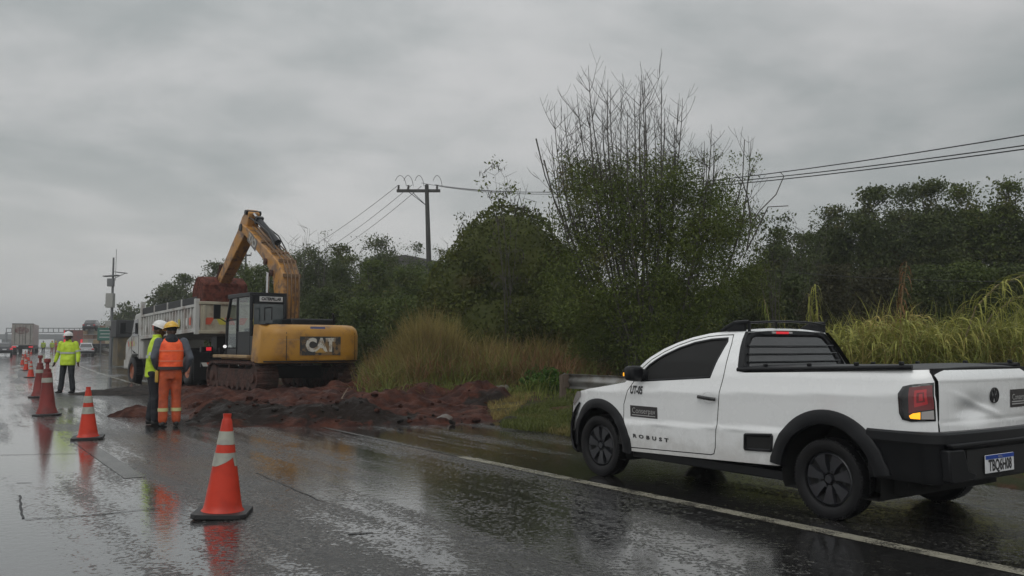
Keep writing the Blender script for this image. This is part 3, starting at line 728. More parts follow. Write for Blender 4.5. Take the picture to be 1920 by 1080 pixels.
# round emblem: ring with two stacked letter strokes
mb = MB(); ec = (.012, .975); er = .058
for (ra, rb) in ((er, er - .009),):
    V = []; n = 32
    for i in range(n):
        a = 2 * math.pi * i / n
        for rr, o in ((ra, .004), (ra, .012), (rb, .012), (rb, .004)): V.append(onTG(ec[0] + rr * math.cos(a), ec[1] + rr * math.sin(a), o))
    mb.add(V, [(i * 4 + j, ((i + 1) % n) * 4 + j, ((i + 1) % n) * 4 + (j + 1) % 4, i * 4 + (j + 1) % 4) for i in range(n) for j in range(4)])
def stroke(p, q, wd=.0065):
    d = (Vector(q) - Vector(p)).normalized(); nn = Vector((-d.y, d.x)) * wd; P = [Vector(p) + nn, Vector(p) - nn, Vector(q) - nn, Vector(q) + nn]
    mb.add([onTG(ec[0] + a.x, ec[1] + a.y, .011) for a in P] + [onTG(ec[0] + a.x, ec[1] + a.y, .003) for a in P], [(0, 1, 2, 3), (4, 5, 1, 0), (5, 6, 2, 1), (6, 7, 3, 2), (7, 4, 0, 3)])
for sx in (-1, 1):
    stroke((sx * .022, .046), (sx * .002, .006)); stroke((sx * .046, .022), (sx * .024, -.042)); stroke((sx * .024, -.042), (sx * .003, .002))
mb.build('emblem', LETTER, tg, smooth=0)
def quadpatch(fn, x0, x1, y0, y1, mat, name, parent, n=6):
    mb = MB(); mb.grid(lambda a, b: fn(x0 + (x1 - x0) * a, y0 + (y1 - y0) * b), n, n); return mb.build(name, mat, parent, smooth=50)
# stickers: on the tailgate (text runs towards -v) and on the door (text runs towards -u)
sk = quadpatch(lambda v, z: onTG(v, z, .003), -.225, -.545, .875, 1.010, STICK_G, 'sticker', tg)
lettering('Conserpav', lambda x, y: onTG(-.385 - x, .951 + y, .006), WLETTER, sk, .062)
for z_, h_ in ((.918, .004), (.900, .004)): quadpatch(lambda v, z: onTG(v, z, .005), -.245, -.525, z_ - h_, z_ + h_, WLETTER, 'text_line', sk, 3)
sk = quadpatch(lambda u, z: (u, S(u, z) + .0025, z), 2.262, 1.876, .645, .755, STICK_G, 'sticker', pk, 8)
lettering('Conserpav', lambda x, y: (2.069 - x, S(2.069 - x, .706 + y) + .005, .706 + y), WLETTER, sk, .076)
quadpatch(lambda u, z: (u, S(u, z) + .004, z), 2.235, 1.905, .660, .668, WLETTER, 'text_line', sk, 4)
lettering('UT-05', lambda x, y: (2.165 - x * .95, S(2.165 - x, .905 + y) + .003, .905 + y * 1.25), LETTER, pk, .085, bold=.0035, sx=.85)
lettering('ROBUST', lambda x, y: (1.975 - x * 1.22, S(1.975 - x, .455 + y) + .003, .455 - x * .01 + y * .8), LETTER, pk, .060, bold=.003, spacing=1.85, sx=1.15)
# plate
mb = MB(); PU = -.952; mb.box((PU, .105, .492), (.008, .40, .13)); plate = mb.build('licence_plate', PLATE_W, pk, bevel=.004)
mb = MB(); mb.box((PU - .005, .105, .541), (.003, .396, .028)); pb = mb.build('plate_band', PLATE_B, plate)
lettering('BRASIL', lambda x, y: (PU - .0085, .105 - x, .541 + y), WLETTER, pb, .02)
lettering('TBQ6H08', lambda x, y: (PU - .0065, .105 - x, .478 + y * 1.35), LETTER, plate, .083, bold=.0022, sx=.92)
# rear bumper: side wings wrap round the corner
mb = MB(); path = []
for i in range(41):
    q = i / 40
    y = -.80 + 1.6 * q; path.append(y)
def rbump(prof, mat, name, hw=.822, uu=-.905, round_=.13, ulen=.55, bevel=0):
    """extrude a (out, z) profile along the tail; the ends turn forward along the flanks"""
    pts = []
    for i in range(10): pts.append((-.36 - (.42) * i / 10, hw, (0, 1)))
    for i in range(9):
        a = R(90 * i / 8); pts.append((uu + round_ - round_ * math.sin(a), hw - round_ + round_ * math.cos(a), (-math.sin(a), math.cos(a))))
    for i in range(1, 12): 
        y = (hw - round_) * (1 - i / 12 * 1.0); pts.append((uu - .028 * (1 - (y / (hw - round_)) ** 2), y, (-1, 0)))
    full = pts + [(u, -v, (nx, -ny)) for u, v, (nx, ny) in reversed(pts)]
    mb = MB(); m = len(prof); V = []
    for u, v, (nx, ny) in full:
        for o, z in prof: V.append((u + nx * o, v + ny * o, z))
    F = [(i * m + j, i * m + j + 1, (i + 1) * m + j + 1, (i + 1) * m + j) for i in range(len(full) - 1) for j in range(m - 1)]
    mb.add(V, F); return mb.build(name, mat, pk, smooth=35, bevel=bevel)
rb = rbump([(-.08, .735), (-.005, .735), (.012, .72), (.015, .66), (-.004, .63), (-.004, .44), (-.03, .375), (-.12, .36)], B_PLAST, 'rear_bumper')
mb = MB()   # recessed centre with a plate niche and the lower lip
mb.box((-.925, 0, .50), (.02, 1.02, .21)); mb.build('bumper_recess', B_MATT, rb)
mb = MB(); mb.prism([(.72, .625), (.735, .66), (-.735, .66), (-.72, .625), (.52, .615)][:4], lambda a, b, c: (c, a, b), -.955, -.90); mb.build('bumper_step', B_PLAST, rb, bevel=.012)
for sg in (1, -1):
    mb = MB(); mb.prism([(sg * a, b) for a, b in ((.74, .40), (.76, .62), (.56, .62), (.50, .46), (.40, .43), (.44, .395), (.70, .385))], lambda a, b, c: (c, a, b), -.948, -.88); mb.build('bumper_corner', B_PLAST, rb, bevel=.012)
# tail lamps
tl = [(-.625, .86), (-.622, 1.00), (-.650, 1.052), (-.70, 1.066), (-.820, 1.082), (-.829, .95), (-.829, .812), (-.70, .803), (-.645, .815)]
for sg in (1, -1):
    fs = lambda u, z, o=.008: (u, sg * (S(u, z) + o), z)
    mb = MB(); mb.panel(tl, lambda u, z: fs(u, z), .03); lt = mb.build('taillight', B_GLOSS, pk, smooth=60, solid=.015)
    if sg < 0: lt.modifiers['solid'].offset = 1
    mb = MB(); mb.panel([(-.690, .862), (-.694, 1.045), (-.814, 1.064), (-.824, .95), (-.824, .895), (-.75, .880)], lambda u, z: fs(u, z, .0105), .02); mb.build('red_lens', LAMP_RD, lt, smooth=60)
    mb = MB(); mb.panel([(-.725, .905), (-.728, 1.025), (-.790, 1.035), (-.797, .93)], lambda u, z: fs(u, z, .013), .02, [[(-.738, .935), (-.741, 1.008), (-.779, 1.014), (-.784, .945)]]); mb.build('red_lens', LAMP_R, lt, smooth=60)
    mb = MB(); mb.panel([(-.752, .95), (-.754, 1.0), (-.772, 1.004), (-.774, .955)], lambda u, z: fs(u, z, .013), .02); mb.build('red_lens', LAMP_R, lt, smooth=60)
    mb = MB(); mb.panel([(-.692, .845), (-.700, .825), (-.755, .822), (-.757, .872), (-.715, .862)], lambda u, z: fs(u, z, .013), .02); mb.build('indicator', LAMP_A, lt, smooth=60)
    mb = MB(); mb.panel([(-.760, .822), (-.762, .874), (-.822, .887), (-.823, .824)], lambda u, z: fs(u, z, .012), .02); mb.build('reversing_lamp', LAMP_W, lt, smooth=60)
# side vent
mb = MB(); vo = [(.812, .470), (.800, .455), (.525, .468), (.512, .485), (.500, .60), (.512, .620), (.790, .600), (.805, .585)]
mb.panel(vo, lambda u, z: (u, S(u, z) + .012, z), .05, [inset(vo, .022)]); vt = mb.build('side_vent', B_PLAST, pk, solid=.02)
mb = MB(); mb.panel(inset(vo, .015), lambda u, z: (u, S(u, z) + .002, z), .08); mb.build('vent_opening', B_MATT, vt)
# cab back: window frame, glass, louvre bars, high brake lamp
def CBK(v, z): # surface of the cab's back wall
    return .885 + .115 * (z - 1.1) / .37 - .02 * (1 - (v / .75) ** 2)
bo = [(.742, 1.10), (.715, 1.20), (.650, 1.34), (.575, 1.44), (.50, 1.475), (-.50, 1.475), (-.575, 1.44), (-.650, 1.34), (-.715, 1.20), (-.742, 1.10)]
gi = [(.64, 1.15), (.62, 1.22), (.565, 1.35), (.50, 1.415), (.43, 1.43), (-.43, 1.43), (-.50, 1.415), (-.565, 1.35), (-.62, 1.22), (-.64, 1.15)]
mb = MB(); mb.panel(bo, lambda v, z: (CBK(v, z), v, z), .08, [gi]); cbk = mb.build('rear_window_frame', B_PLAST, pk, smooth=50, solid=-.02)
mb = MB(); mb.panel(inset(gi, -.01), lambda v, z: (CBK(v, z) + .012, v, z), .2); mb.build('rear_window', GLASS_T, cbk, smooth=50)
for z_ in (1.205, 1.275, 1.345, 1.395):
    hw = float(np.interp(z_, [1.15, 1.22, 1.35, 1.415], [.66, .65, .60, .53])); mb = MB()
    mb.tube([(CBK(-hw, z_) - .012, -hw, z_), (CBK(0, z_) - .014, 0, z_), (CBK(hw, z_) - .012, hw, z_)], [(.008, .006)] * 3, 6)
    if z_ != 1.395: mb.build('window_bar', B_GLOSS, cbk)
mb = MB(); mb.box((.972, .10, 1.462), (.02, .17, .022)); mb.build('brake_light', LAMP_RON, cbk, bevel=.004)
for sg in (-1, 1): mb = MB(); mb.box((.972, .10 + sg * .115, 1.462), (.018, .05, .02)); mb.build('brake_light_end', LAMP_W, cbk, bevel=.004)
for sg in (1, -1):   # black side strip beside the glass
    mb = MB(); mb.panel([(1.0, 1.472), (.970, 1.33), (.922, 1.17), (.90, 1.122), (.84, 1.115), (.86, 1.16), (.965, 1.47)], lambda u, z: (u, sg * (S(u, z) + .006), z), .06); mb.build('window_surround', B_PLAST, cbk, smooth=60)
# roof rack
mb = MB()
for sg in (1, -1):
    mb.tube([(1.30, sg * .545, 1.475), (1.24, sg * .545, 1.505), (1.14, sg * .54, 1.545), (1.03, sg * .535, 1.556), (.98, sg * .535, 1.556)], [(.014, .02), (.022, .024), (.022, .026), (.016, .02), (.016, .018)], 8)
    mb.tube([(.985, sg * .53, 1.556), (.985, sg * .53, 1.47)], .014, 8); mb.box((1.12, sg * .543, 1.505), (.20, .03, .06))
mb.tube([(.98, -.535, 1.540), (.97, -.30, 1.562), (.965, 0, 1.568), (.97, .30, 1.562), (.98, .535, 1.550)], [(.016, .010)] * 5, 8)
mb.tube([(.97, .18, 1.50), (.97, .18, 1.565)], .008, 6); mb.build('roof_rack', B_PLAST, pk, smooth=40)
# ------------------------------------------------------------ yellow excavator
YEL = pm('yellow_paint', (.37, .180, .014), .48, col2=(.29, .135, .013), nscale=1.3, dirt=(.10, .055, .03), dscale=2.6, dlo=.50, dhi=.70, damt=.65, coat=.15, rough2=.6)
YELB = pm('weathered_yellow_paint', (.40, .18, .018), .48, col2=(.36, .19, .07), nscale=1.6, nlo=.42, nhi=.58, dirt=(.10, .055, .035), dscale=3.5, dlo=.47, dhi=.62, damt=.85)
XBLK = pm('excavator_black', (.004, .005, .007), .4, spec=.3, dirt=(.014, .011, .010), dscale=4, damt=.5)
MUDM = pm('mud_caked_steel', (.072, .034, .026), .8, spec=.3, col2=(.036, .022, .018), nscale=4, bump=.9, bscale=14, bdist=.04)
MUDR = pm('red_mud', (.125, .038, .026), .85, spec=.15, col2=(.050, .016, .011), nscale=7, bump=1, bscale=9, bdist=.05)
GLASSX = pm('cab_glass', (.03, .04, .042), .06, spec=.9, trans=.0)
GLASSC = pm('clear_cab_glass', (.62, .74, .72), .01, trans=1.0)
HOSE = pm('rubber_hose', (.015, .015, .016), .5)
STEEL = pm('cylinder_rod', (.45, .45, .46), .2, metal=1)
XA = R(38); XH = XA + R(90)
ex = empty('excavator', (-6.78, 25.35, .05), XH, 'yellow crawler excavator standing on red clay with its arm raised over the dump truck', 'excavator')
# undercarriage
for sg in (1, -1):
    mb = MB(); cy = sg * 1.17; n = 52; L = 1.55; r = .40
    pts = []
    for i in range(n):
        q = i / n * (4 * L + 2 * math.pi * r)
        if q < 2 * L: p = (-L + q, 0); a = 0
        elif q < 2 * L + math.pi * r: a = (q - 2 * L) / r; p = (L + r * math.sin(a), r - r * math.cos(a))
        elif q < 4 * L + math.pi * r: p = (L - (q - 2 * L - math.pi * r), 2 * r); a = math.pi
        else: a = math.pi + (q - 4 * L - math.pi * r) / r; p = (-L + r * math.sin(a), r - r * math.cos(a))
        mb.box((p[0], cy, p[1] + .03), (.165, .60, .05), rot=(0, -a, 0)); mb.box((p[0], cy, p[1] + .03), (.03, .60, .11), rot=(0, -a, 0))
    tr = mb.build('track', MUDM, ex)
    mb = MB(); mb.prism([(-1.5, .16), (1.5, .16), (1.68, .42), (1.45, .66), (-1.45, .66), (-1.68, .42)], lambda a, b, c: (a, c, b), cy - .22, cy + .22)
    for k in range(7): mb.cyl((-1.2 + .4 * k, cy - .25, .18), (-1.2 + .4 * k, cy + .25, .18), .11, n=14)
    for k in (-.6, .6): mb.cyl((k, cy - .12, .70), (k, cy + .12, .70), .08, n=12)
    for k in (-1, 1): mb.cyl((k * 1.56, cy - .24, .43), (k * 1.56, cy + .24, .43), .33, n=24); mb.cyl((k * 1.56, cy - .30, .43), (k * 1.56, cy + .30, .43), .14, n=16)
    mb.build('track_frame', MUDM, tr, bevel=.01)
mb = MB(); mb.box((0, 0, .56), (1.5, 1.9, .36)); mb.cyl((0, 0, .70), (0, 0, .93), .62, n=30); mb.build('undercarriage', XBLK, ex)
# house
mb = MB(); mb.box((-.35, 0, .97), (3.3, 2.55, .12)); mb.box((.9, -.95, 1.25), (1.1, .75, .5)); mb.build('deck', YEL, ex, bevel=.02)
for c_, d_, m_ in (((-1.05, 1.18, 1.30), (.70, .12, .55), XBLK), ((-.9, -1.22, 1.40), (1.6, .14, .74), YEL), ((.85, -1.0, 1.66), (.9, .62, .5), YEL)):
    mb = MB(); mb.box(c_, d_); mb.build('side_panel', m_, ex, bevel=.03)
mb = MB(); mb.box((-.95, -.15, 1.42), (1.2, 2.3, .85)); mb.build('engine_bay', XBLK, ex, bevel=.03)
mb = MB(); mb.box((-.95, -.35, 1.95), (1.05, 1.35, .22)); mb.box((-.7, .62, 1.88), (.5, .3, .12)); mb.build('engine_hood', XBLK, ex, bevel=.04)
# counterweight with rounded corners
def cw_out(v):
    q = abs(v) / 1.42; return -2.62 + .50 * q ** 7 + .07 * q * q
Zc = lambda z: .85 + (z - .93) * .93
mb = MB(); nv = 40; prof = [(.34, .93), (.10, .92), (.02, 1.0), (0, 1.18), (0, 1.72), (.03, 1.86), (.10, 1.95), (.24, 2.01), (.42, 2.03)]
V = []
for i in range(nv + 1):
    v = -1.42 + 2.84 * i / nv
    for o, z in prof: V.append((cw_out(v) + o, v * (1 - .05 * max(0, (z - 1.8) / .25)), Zc(z)))
m_ = len(prof); F = [(i * m_ + j, i * m_ + j + 1, (i + 1) * m_ + j + 1, (i + 1) * m_ + j) for i in range(nv) for j in range(m_ - 1)]
mb.add(V, F)
for i, sgn in ((0, -1), (nv, 1)):
    ring = [V[i * m_ + j] for j in range(m_)]; ring += [(-1.38, ring[-1][1], Zc(2.03)), (-1.38, ring[0][1], Zc(.93))]; mb.add(ring, [tuple(range(len(ring)))])
mb.add([(-1.38, -1.35, 1.871), (-1.38, 1.35, 1.871), (-2.1, 1.35, 1.871), (-2.1, -1.35, 1.871)], [(0, 1, 2, 3)])
cw = mb.build('counterweight', YEL, ex, smooth=40)
CWP = lambda v, z, o=.004: (cw_out(v) + (0.03 * max(0, (z - 1.72) / .14) if z > 1.72 else 0) - o, v, Zc(z))
for v_ in (.93, -1.1): quadpatch(lambda v, z: CWP(v, z, .003), v_, v_ - .018, 1.0, 1.80, GAPM, 'panel_seam', cw, 6)
quadpatch(lambda v, z: CWP(v, z, .003), 1.36, .55, 1.575, 1.605, pm('weld_line', (.30, .17, .06), .5), 'panel_seam', cw, 6)
quadpatch(lambda v, z: CWP(v, z, .004), 1.38, -1.38, .945, .985, XBLK, 'lower_edge', cw, 30)
dec = quadpatch(lambda v, z: CWP(v, z, .005), .57, -.62, 1.14, 1.68, pm('worn_black_decal', (.028, .028, .028), .5, dirt=(.22, .13, .05), dscale=3.2, dlo=.50, dhi=.60, damt=.9), 'decal', cw, 16)
lettering('CAT', lambda x, y: CWP(-.02 - x, 1.42 + y, .011), pm('worn_white_letters', (.52, .50, .44), .5, dirt=(.2, .13, .06), dscale=6, dlo=.5, dhi=.62, damt=.8), dec, .50, bold=.028, spacing=.98, sx=.86)
mb = MB(); mb.add([CWP(-.02 + a, b, .014) for a, b in ((.17, 1.215), (-.17, 1.215), (0, 1.36))], [(0, 1, 2)]); mb.build('emblem_triangle', pm('dull_yellow_mark', (.40, .24, .06), .5), dec, smooth=0)
quadpatch(lambda v, z: (CWP(v, z, .006)[0] + .03, v, Zc(z)), .25, -.18, 1.865, 1.965, pm('blue_notice', (.06, .07, .17), .5), 'notice_plate', cw, 3)
mb = MB(); mb.tube([(-1.7, -.85, 1.87), (-1.7, -.85, 2.10), (-1.75, -.80, 2.20), (-1.85, -.72, 2.20)], .025, 8); mb.build('exhaust_pipe', XBLK, ex)
# cab
cx0, cx1, cy0, cy1, cz0, cz1 = -.80, 1.05, .22, 1.20, 1.02, 2.76
mb = MB()
def bar(a, b, w_=.045): mb.tube([a, b], w_, 6)
P = {}
for k, (x, y) in enumerate(((cx0, cy0), (cx0, cy1), (cx1, cy1), (cx1, cy0))):
    xt = x - (.28 if x > 0 else -.02); bar((x, y, cz0), (x, y, 2.0), .055); bar((x, y, 2.0), (xt, y, cz1 - .08), .055)
bar((.22, cy1, cz0), (.22, cy1, cz1 - .05), .05); bar((.22, cy0, cz0), (.22, cy0, cz1 - .05), .04)
mb.box(((cx0 + cx1) / 2 - .06, (cy0 + cy1) / 2, cz1 - .03), (cx1 - cx0 - .12, cy1 - cy0 + .10, .12))
mb.box((cx0, (cy0 + cy1) / 2, 1.45), (.06, cy1 - cy0, .86)); mb.box((cx0 + .02, (cy0 + cy1) / 2, 2.60), (.06, cy1 - cy0, .26))
mb.box((-.28, cy1, 1.36), (.98, .05, .68)); mb.box((.64, cy0, 1.35), (.8, .05, .66)); mb.box((.12, .7, 1.05), (1.84, .98, .08)); mb.box((-.28, cy0, 1.4), (.98, .05, .75))
mb.box((.64, cy1, 1.12), (.8, .04, .2)); mb.box((.64, cy1, 2.05), (.8, .03, .05))
cabx = mb.build('cab', XBLK, ex, bevel=.015)
mb = MB(); mb.box((cx0 - .01, (cy0 + cy1) / 2, 2.17), (.012, cy1 - cy0 - .12, .60)); mb.build('rear_window', GLASSX, cabx)
mb = MB(); mb.box((-.28, cy1 + .005, 2.18), (.86, .012, .96)); mb.build('side_window', GLASSC, cabx)
mb = MB(); mb.prism([(.28, 1.25), (.98, 1.25), (1.0, 2.0), (.80, 2.66), (.28, 2.66)], lambda a, b, c: (a, c, b), cy1, cy1 + .01); mb.build('door_glass', GLASSC, cabx)
mb = MB(); mb.prism([(.28, 1.65), (.98, 1.65), (1.0, 2.0), (.80, 2.66), (.28, 2.66)], lambda a, b, c: (a, c, b), cy0 - .01, cy0); mb.build('side_window', GLASSC, cabx)
mb = MB(); mb.box((-.35, .70, 1.55), (.5, .5, .14)); mb.box((-.56, .70, 1.95), (.12, .46, .75)); mb.box((-.58, .70, 2.40), (.08, .26, .2)); mb.box((.05, .95, 1.6), (.3, .12, .4)); mb.tube([(.6, .7, 1.1), (.5, .72, 1.6)], .02, 6); mb.build('seat', XBLK, cabx, bevel=.04)
st_ = quadpatch(lambda v, z: (cx0 - .033 + .02, v, z), .98, .30, 2.54, 2.68, pm('white_strip', (.5, .5, .5), .5), 'name_strip', cabx, 2)
lettering('CATERPILLAR', lambda x, y: (cx0 - .016 - .008, .64 - x, 2.61 + y), LETTER, st_, .115, bold=.006, spacing=1.0, sx=.82)
mb = MB(); mb.box((-.86, 1.13, 1.25), (.05, .10, .30)); mb.build('number_plate', pm('pale_plate', (.5, .5, .48), .5, dirt=(.05, .05, .05), dscale=14, dlo=.5, dhi=.55), cabx)
mb = MB(); mb.tube([(1.05, 1.25, 2.0), (1.25, 1.42, 2.15), (1.25, 1.42, 2.45)], .018, 6); mb.box((1.24, 1.45, 2.30), (.05, .20, .42)); mb.build('mirror', XBLK, cabx, bevel=.03)
mb = MB(); mb.box((.25, 1.32, 1.0), (2.7, .22, .09)); mb.build('step', pm('muddy_yellow_step', (.30, .20, .09), .5, dirt=(.12, .06, .03), dscale=3), ex, bevel=.02)
mb = MB(); mb.cyl((.98, 1.28, 1.28), (1.03, 1.28, 1.28), .045, n=14); mb.build('work_lamp', pm('lit_lamp', (.8, .8, .8), .2, emit=(1, 1, 1), estr=.6), ex)
mb = MB(); mb.tube([(-1.5, .9, 2.0), (-1.5, .9, 2.35), (-1.0, .9, 2.35), (-1.0, .9, 2.0)], .018, 6); mb.build('handrail', XBLK, ex)
# boom (side plan in u,z; width along v)
BV = -.24
def Q(u, z): return (u + .19 * max(0, z - 3.35), z if z < 3.35 else 3.35 + (z - 3.35) * .76)
def thick(poly, v0, v1, mat, name, parent, bevel=.03):
    mb = MB(); mb.prism(poly, lambda a, b, c: (a, c, b), v0, v1); return mb.build(name, mat, parent, bevel=bevel)
boom = thick([Q(*p) for p in [(-.10, 1.45), (.34, 1.45), (.42, 2.6), (.62, 3.35), (.95, 3.85), (1.55, 4.42), (2.45, 5.22), (2.92, 5.60), (2.95, 5.80), (2.72, 5.84), (2.22, 5.54), (1.26, 4.80), (.55, 4.27), (.09, 3.88), (-.14, 3.35), (-.17, 2.4)]], BV - .27, BV + .27, YELB, 'boom', ex)
for sg in (1, -1):
    pass
def pipes():
    mb = MB(); pl = [Q(*p) for p in [(-.16, 1.9), (-.20, 2.5), (-.18, 3.35), (.04, 3.95), (.51, 4.35), (1.24, 4.88), (2.17, 5.62)]]
    for k in range(4): mb.tube([(u - .02, BV - .22 + .12 * k, z + .02) for u, z in pl], .022, 6)
    for u, z in pl[2:6]: mb.box((u, BV, z + .01), (.10, .56, .03), rot=(0, -R(42) if z > 3.9 else -R(85), 0))
    return mb
pipes().build('boom_pipe', pm('pipe_brown', (.13, .07, .03), .5), boom)
mb = MB()
for (u, z) in (Q(.98, 4.02), Q(.60, 3.52)): mb.cyl((u, BV - .33, z), (u, BV + .33, z), .10, n=16)
mb.build('boom_pin', MUDM, boom)
# decal on the upper boom
n_ = Vector((.80, .60)); 
DC = Q(1.95, 5.0)
def BD(x, y, o=.004): return (DC[0] + x * .86 - y * .51, BV + .27 + o, DC[1] + x * .51 + y * .86)
mb = MB(); mb.grid(lambda a, b: BD(-.42 + .84 * a, -.18 + .36 * b), 4, 4); bd_ = mb.build('boom_decal', pm('faded_decal', (.10, .09, .085), .5, dirt=(.36, .22, .10), dscale=4), boom)
lettering('CAT', lambda x, y: BD(x, y, .009), pm('faded_white', (.40, .39, .36), .5, dirt=(.2, .15, .1), dscale=5), bd_, .34, bold=.015)
# boom lift rams each side of the boom
for sg in (1, -1):
    v = BV + sg * .40; mb = MB(); mb.cyl((.75, v, 1.25), (.66, v, 2.5), .085, n=14); r_ = mb.build('boom_cylinder', XBLK, ex)
    mb = MB(); mb.cyl((.66, v, 2.5), (Q(.60, 3.52)[0], v, Q(.6, 3.52)[1]), .05, n=12); mb.build('piston_rod', STEEL, r_)
# stick
stick = thick([(2.42, 5.55), (2.62, 5.40), (3.15, 5.15), (3.55, 5.0), (5.42, 3.66), (5.46, 3.48), (5.30, 3.46), (3.95, 4.95 - .35), (3.6, 4.72), (2.98, 5.35)], BV - .2, BV + .2, YELB, 'stick_placeholder', ex) if False else None
A = Vector(Q(2.82, 5.70)); Bp = Vector((5.78, 3.32)); dd = (Bp - A).normalized(); nn = Vector((-dd.y, dd.x))   # nn: up and forward
def SP(a, b): q = A + dd * a + nn * b; return (q.x, q.y)
stk = thick([SP(-.62, .10), SP(-.55, .32), (SP(-.1, .40)), SP(.45, .29), SP(3.0, .16), SP(3.36, .12), SP(3.36, -.08), SP(3.0, -.14), SP(.55, -.25), SP(0, -.26), SP(-.35, -.12)], BV - .19, BV + .19, YELB, 'stick', ex)
mb = MB(); mb.cyl((A.x, BV - .30, A.y), (A.x, BV + .30, A.y), .12, n=16); mb.cyl((*SP(-.52, .2)[:1], BV - .26, SP(-.52, .2)[1]), (SP(-.52, .2)[0], BV + .26, SP(-.52, .2)[1]), .08, n=14); mb.build('stick_pin', XBLK, stk)
# stick ram along the top of the boom
tp = SP(-.52, .2); bs = Q(.62, 4.78); q = Vector(tp) - Vector(bs); md_ = Vector(bs) + q * .74
mb = MB(); mb.tube([(bs[0], BV, bs[1]), (md_.x, BV, md_.y)], [.10, .10], 14); mb.box((md_.x, BV, md_.y), (.12, .24, .24), rot=(0, -math.atan2(q.y, q.x), 0)); sr = mb.build('stick_cylinder', XBLK, ex)
mb = MB(); mb.tube([(md_.x, BV, md_.y), (tp[0], BV, tp[1])], .055, 12); mb.build('piston_rod', STEEL, sr)
mb = MB()
for k in range(3):
    o = BV - .16 + .16 * k; mb.tube([(Q(*p)[0], o, Q(*p)[1]) for p in ((.45, 4.5), (.9, 5.12 + .05 * k), (1.6, 5.55 + .08 * k), (2.3, 5.98 + .05 * k), (2.65, 6.0))], .022, 6)
mb.tube([SP3 for SP3 in [(SP(.1, .50)[0], BV, SP(.1, .50)[1]), (SP(1.2, .48)[0], BV, SP(1.2, .48)[1]), (SP(1.9, .34)[0], BV, SP(1.9, .34)[1])]], .03, 6)
mb.build('hydraulic_hose', HOSE, stk)
# bucket ram
a0, a1 = SP(.25, .46), SP(2.35, .40); mb = MB(); mb.tube([(a0[0], BV, a0[1]), (a0[0] + (a1[0] - a0[0]) * .6, BV, a0[1] + (a1[1] - a0[1]) * .6)], .08, 12); br = mb.build('bucket_cylinder', YELB, ex)
mb = MB(); mb.tube([(a0[0] + (a1[0] - a0[0]) * .6, BV, a0[1] + (a1[1] - a0[1]) * .6), (a1[0], BV, a1[1])], .05, 10); mb.build('piston_rod', MUDM, br)
lk1 = SP(3.0, 0); lk2 = SP(3.05, .42); mb = MB()
for sg in (1, -1): mb.tube([(a1[0], BV + sg * .16, a1[1]), (lk1[0], BV + sg * .16, lk1[1])], .05, 8); mb.tube([(a1[0], BV + sg * .12, a1[1]), (5.82, BV + sg * .12, 3.70)], .05, 8)
mb.build('bucket_link', MUDM, stk)
# bucket: open side turned down and away, clay stuck all over it
mb = MB(); bk = [(5.15, 3.62), (5.55, 3.98), (5.95, 3.95), (6.25, 3.55), (6.28, 3.05), (5.98, 2.72), (5.45, 2.62), (5.05, 2.78)]
inn = [(5.10, 3.45), (5.55, 3.85), (5.92, 3.82), (6.14, 3.5), (6.16, 3.08), (5.92, 2.82), (5.48, 2.72)]
bk2 = [(4.86, 3.72), (5.30, 3.98), (5.70, 3.95), (6.0, 3.6), (6.02, 3.1), (5.75, 2.80), (5.25, 2.66), (4.92, 2.75), (4.80, 3.2)]
mb.prism([(a + .42, b - .30) for a, b in bk2], lambda a, b, c: (a + (.03 * noise.noise((a * 3, b * 3, c))), c, b), BV - .78, BV + .78)
bkt = mb.build('bucket', MUDR, ex, bevel=.06)
for k in range(5): 
    mb = MB(); mb.box((5.27, BV - .62 + .31 * k, 2.36), (.13, .12, .26), taper=.6); mb.build('bucket_tooth', MUDM, bkt, bevel=.01)
mb = MB()
def lumpy(u, v):
    a = u * 2 * math.pi; r_ = math.sin(v * math.pi / 2); x = 5.84 + .62 * r_ * math.cos(a); y = BV + .80 * r_ * math.sin(a); z = 3.20 + .44 * math.cos(v * math.pi / 2) * 1.0
    n2 = noise.fractal((x * 2, y * 2, z * 2), 1, 2, 4); return (x + .12 * n2, y + .12 * n2, z + .20 * n2)
mb.grid(lumpy, 70, 30); mb.build('clay_load', MUDR, bkt, smooth=60)

# ------------------------------------------------------------ cream dump truck
CREAM = pm('cream_truck_paint', (.36, .33, .25), .45, col2=(.33, .30, .23), nscale=1.5, dirt=(.16, .09, .06), dscale=2.2, dlo=.48, dhi=.7, damt=.7)
TWHITE = pm('white_truck_paint', (.42, .42, .40), .45, dirt=(.16, .10, .07), dscale=2.0, dlo=.46, dhi=.7, damt=.7)
TARP = pm('dark_tarpaulin', (.018, .019, .021), .6, bump=.3, bscale=5, bdist=.04)
REFL_R = pm('red_reflector', (.50, .09, .05), .35); REFL_Y = pm('yellow_reflector', (.45, .40, .06), .35); REFL_W = pm('white_reflector', (.5, .5, .47), .35)
ORANGE_R = pm('orange_wheel', (.30, .09, .035), .5, dirt=(.1, .05, .04), dscale=4)
tk = empty('dump_truck', (-8.86, 27.8, .12), label='cream three axle dump truck with raised tarpaulin boards being loaded by the excavator', cat='dump truck')
tk.rotation_mode = 'XYZ'; tk.rotation_euler = (0, R(1.9), R(129))
bz0, bz1, bl = 1.68, 2.50, 5.75
mb = MB(); mb.box((bl / 2, 0, bz0 + .03), (bl, 2.44, .10)); mb.box((bl, 0, (bz0 + bz1) / 2 + .1), (.08, 2.46, bz1 - bz0 + .3))
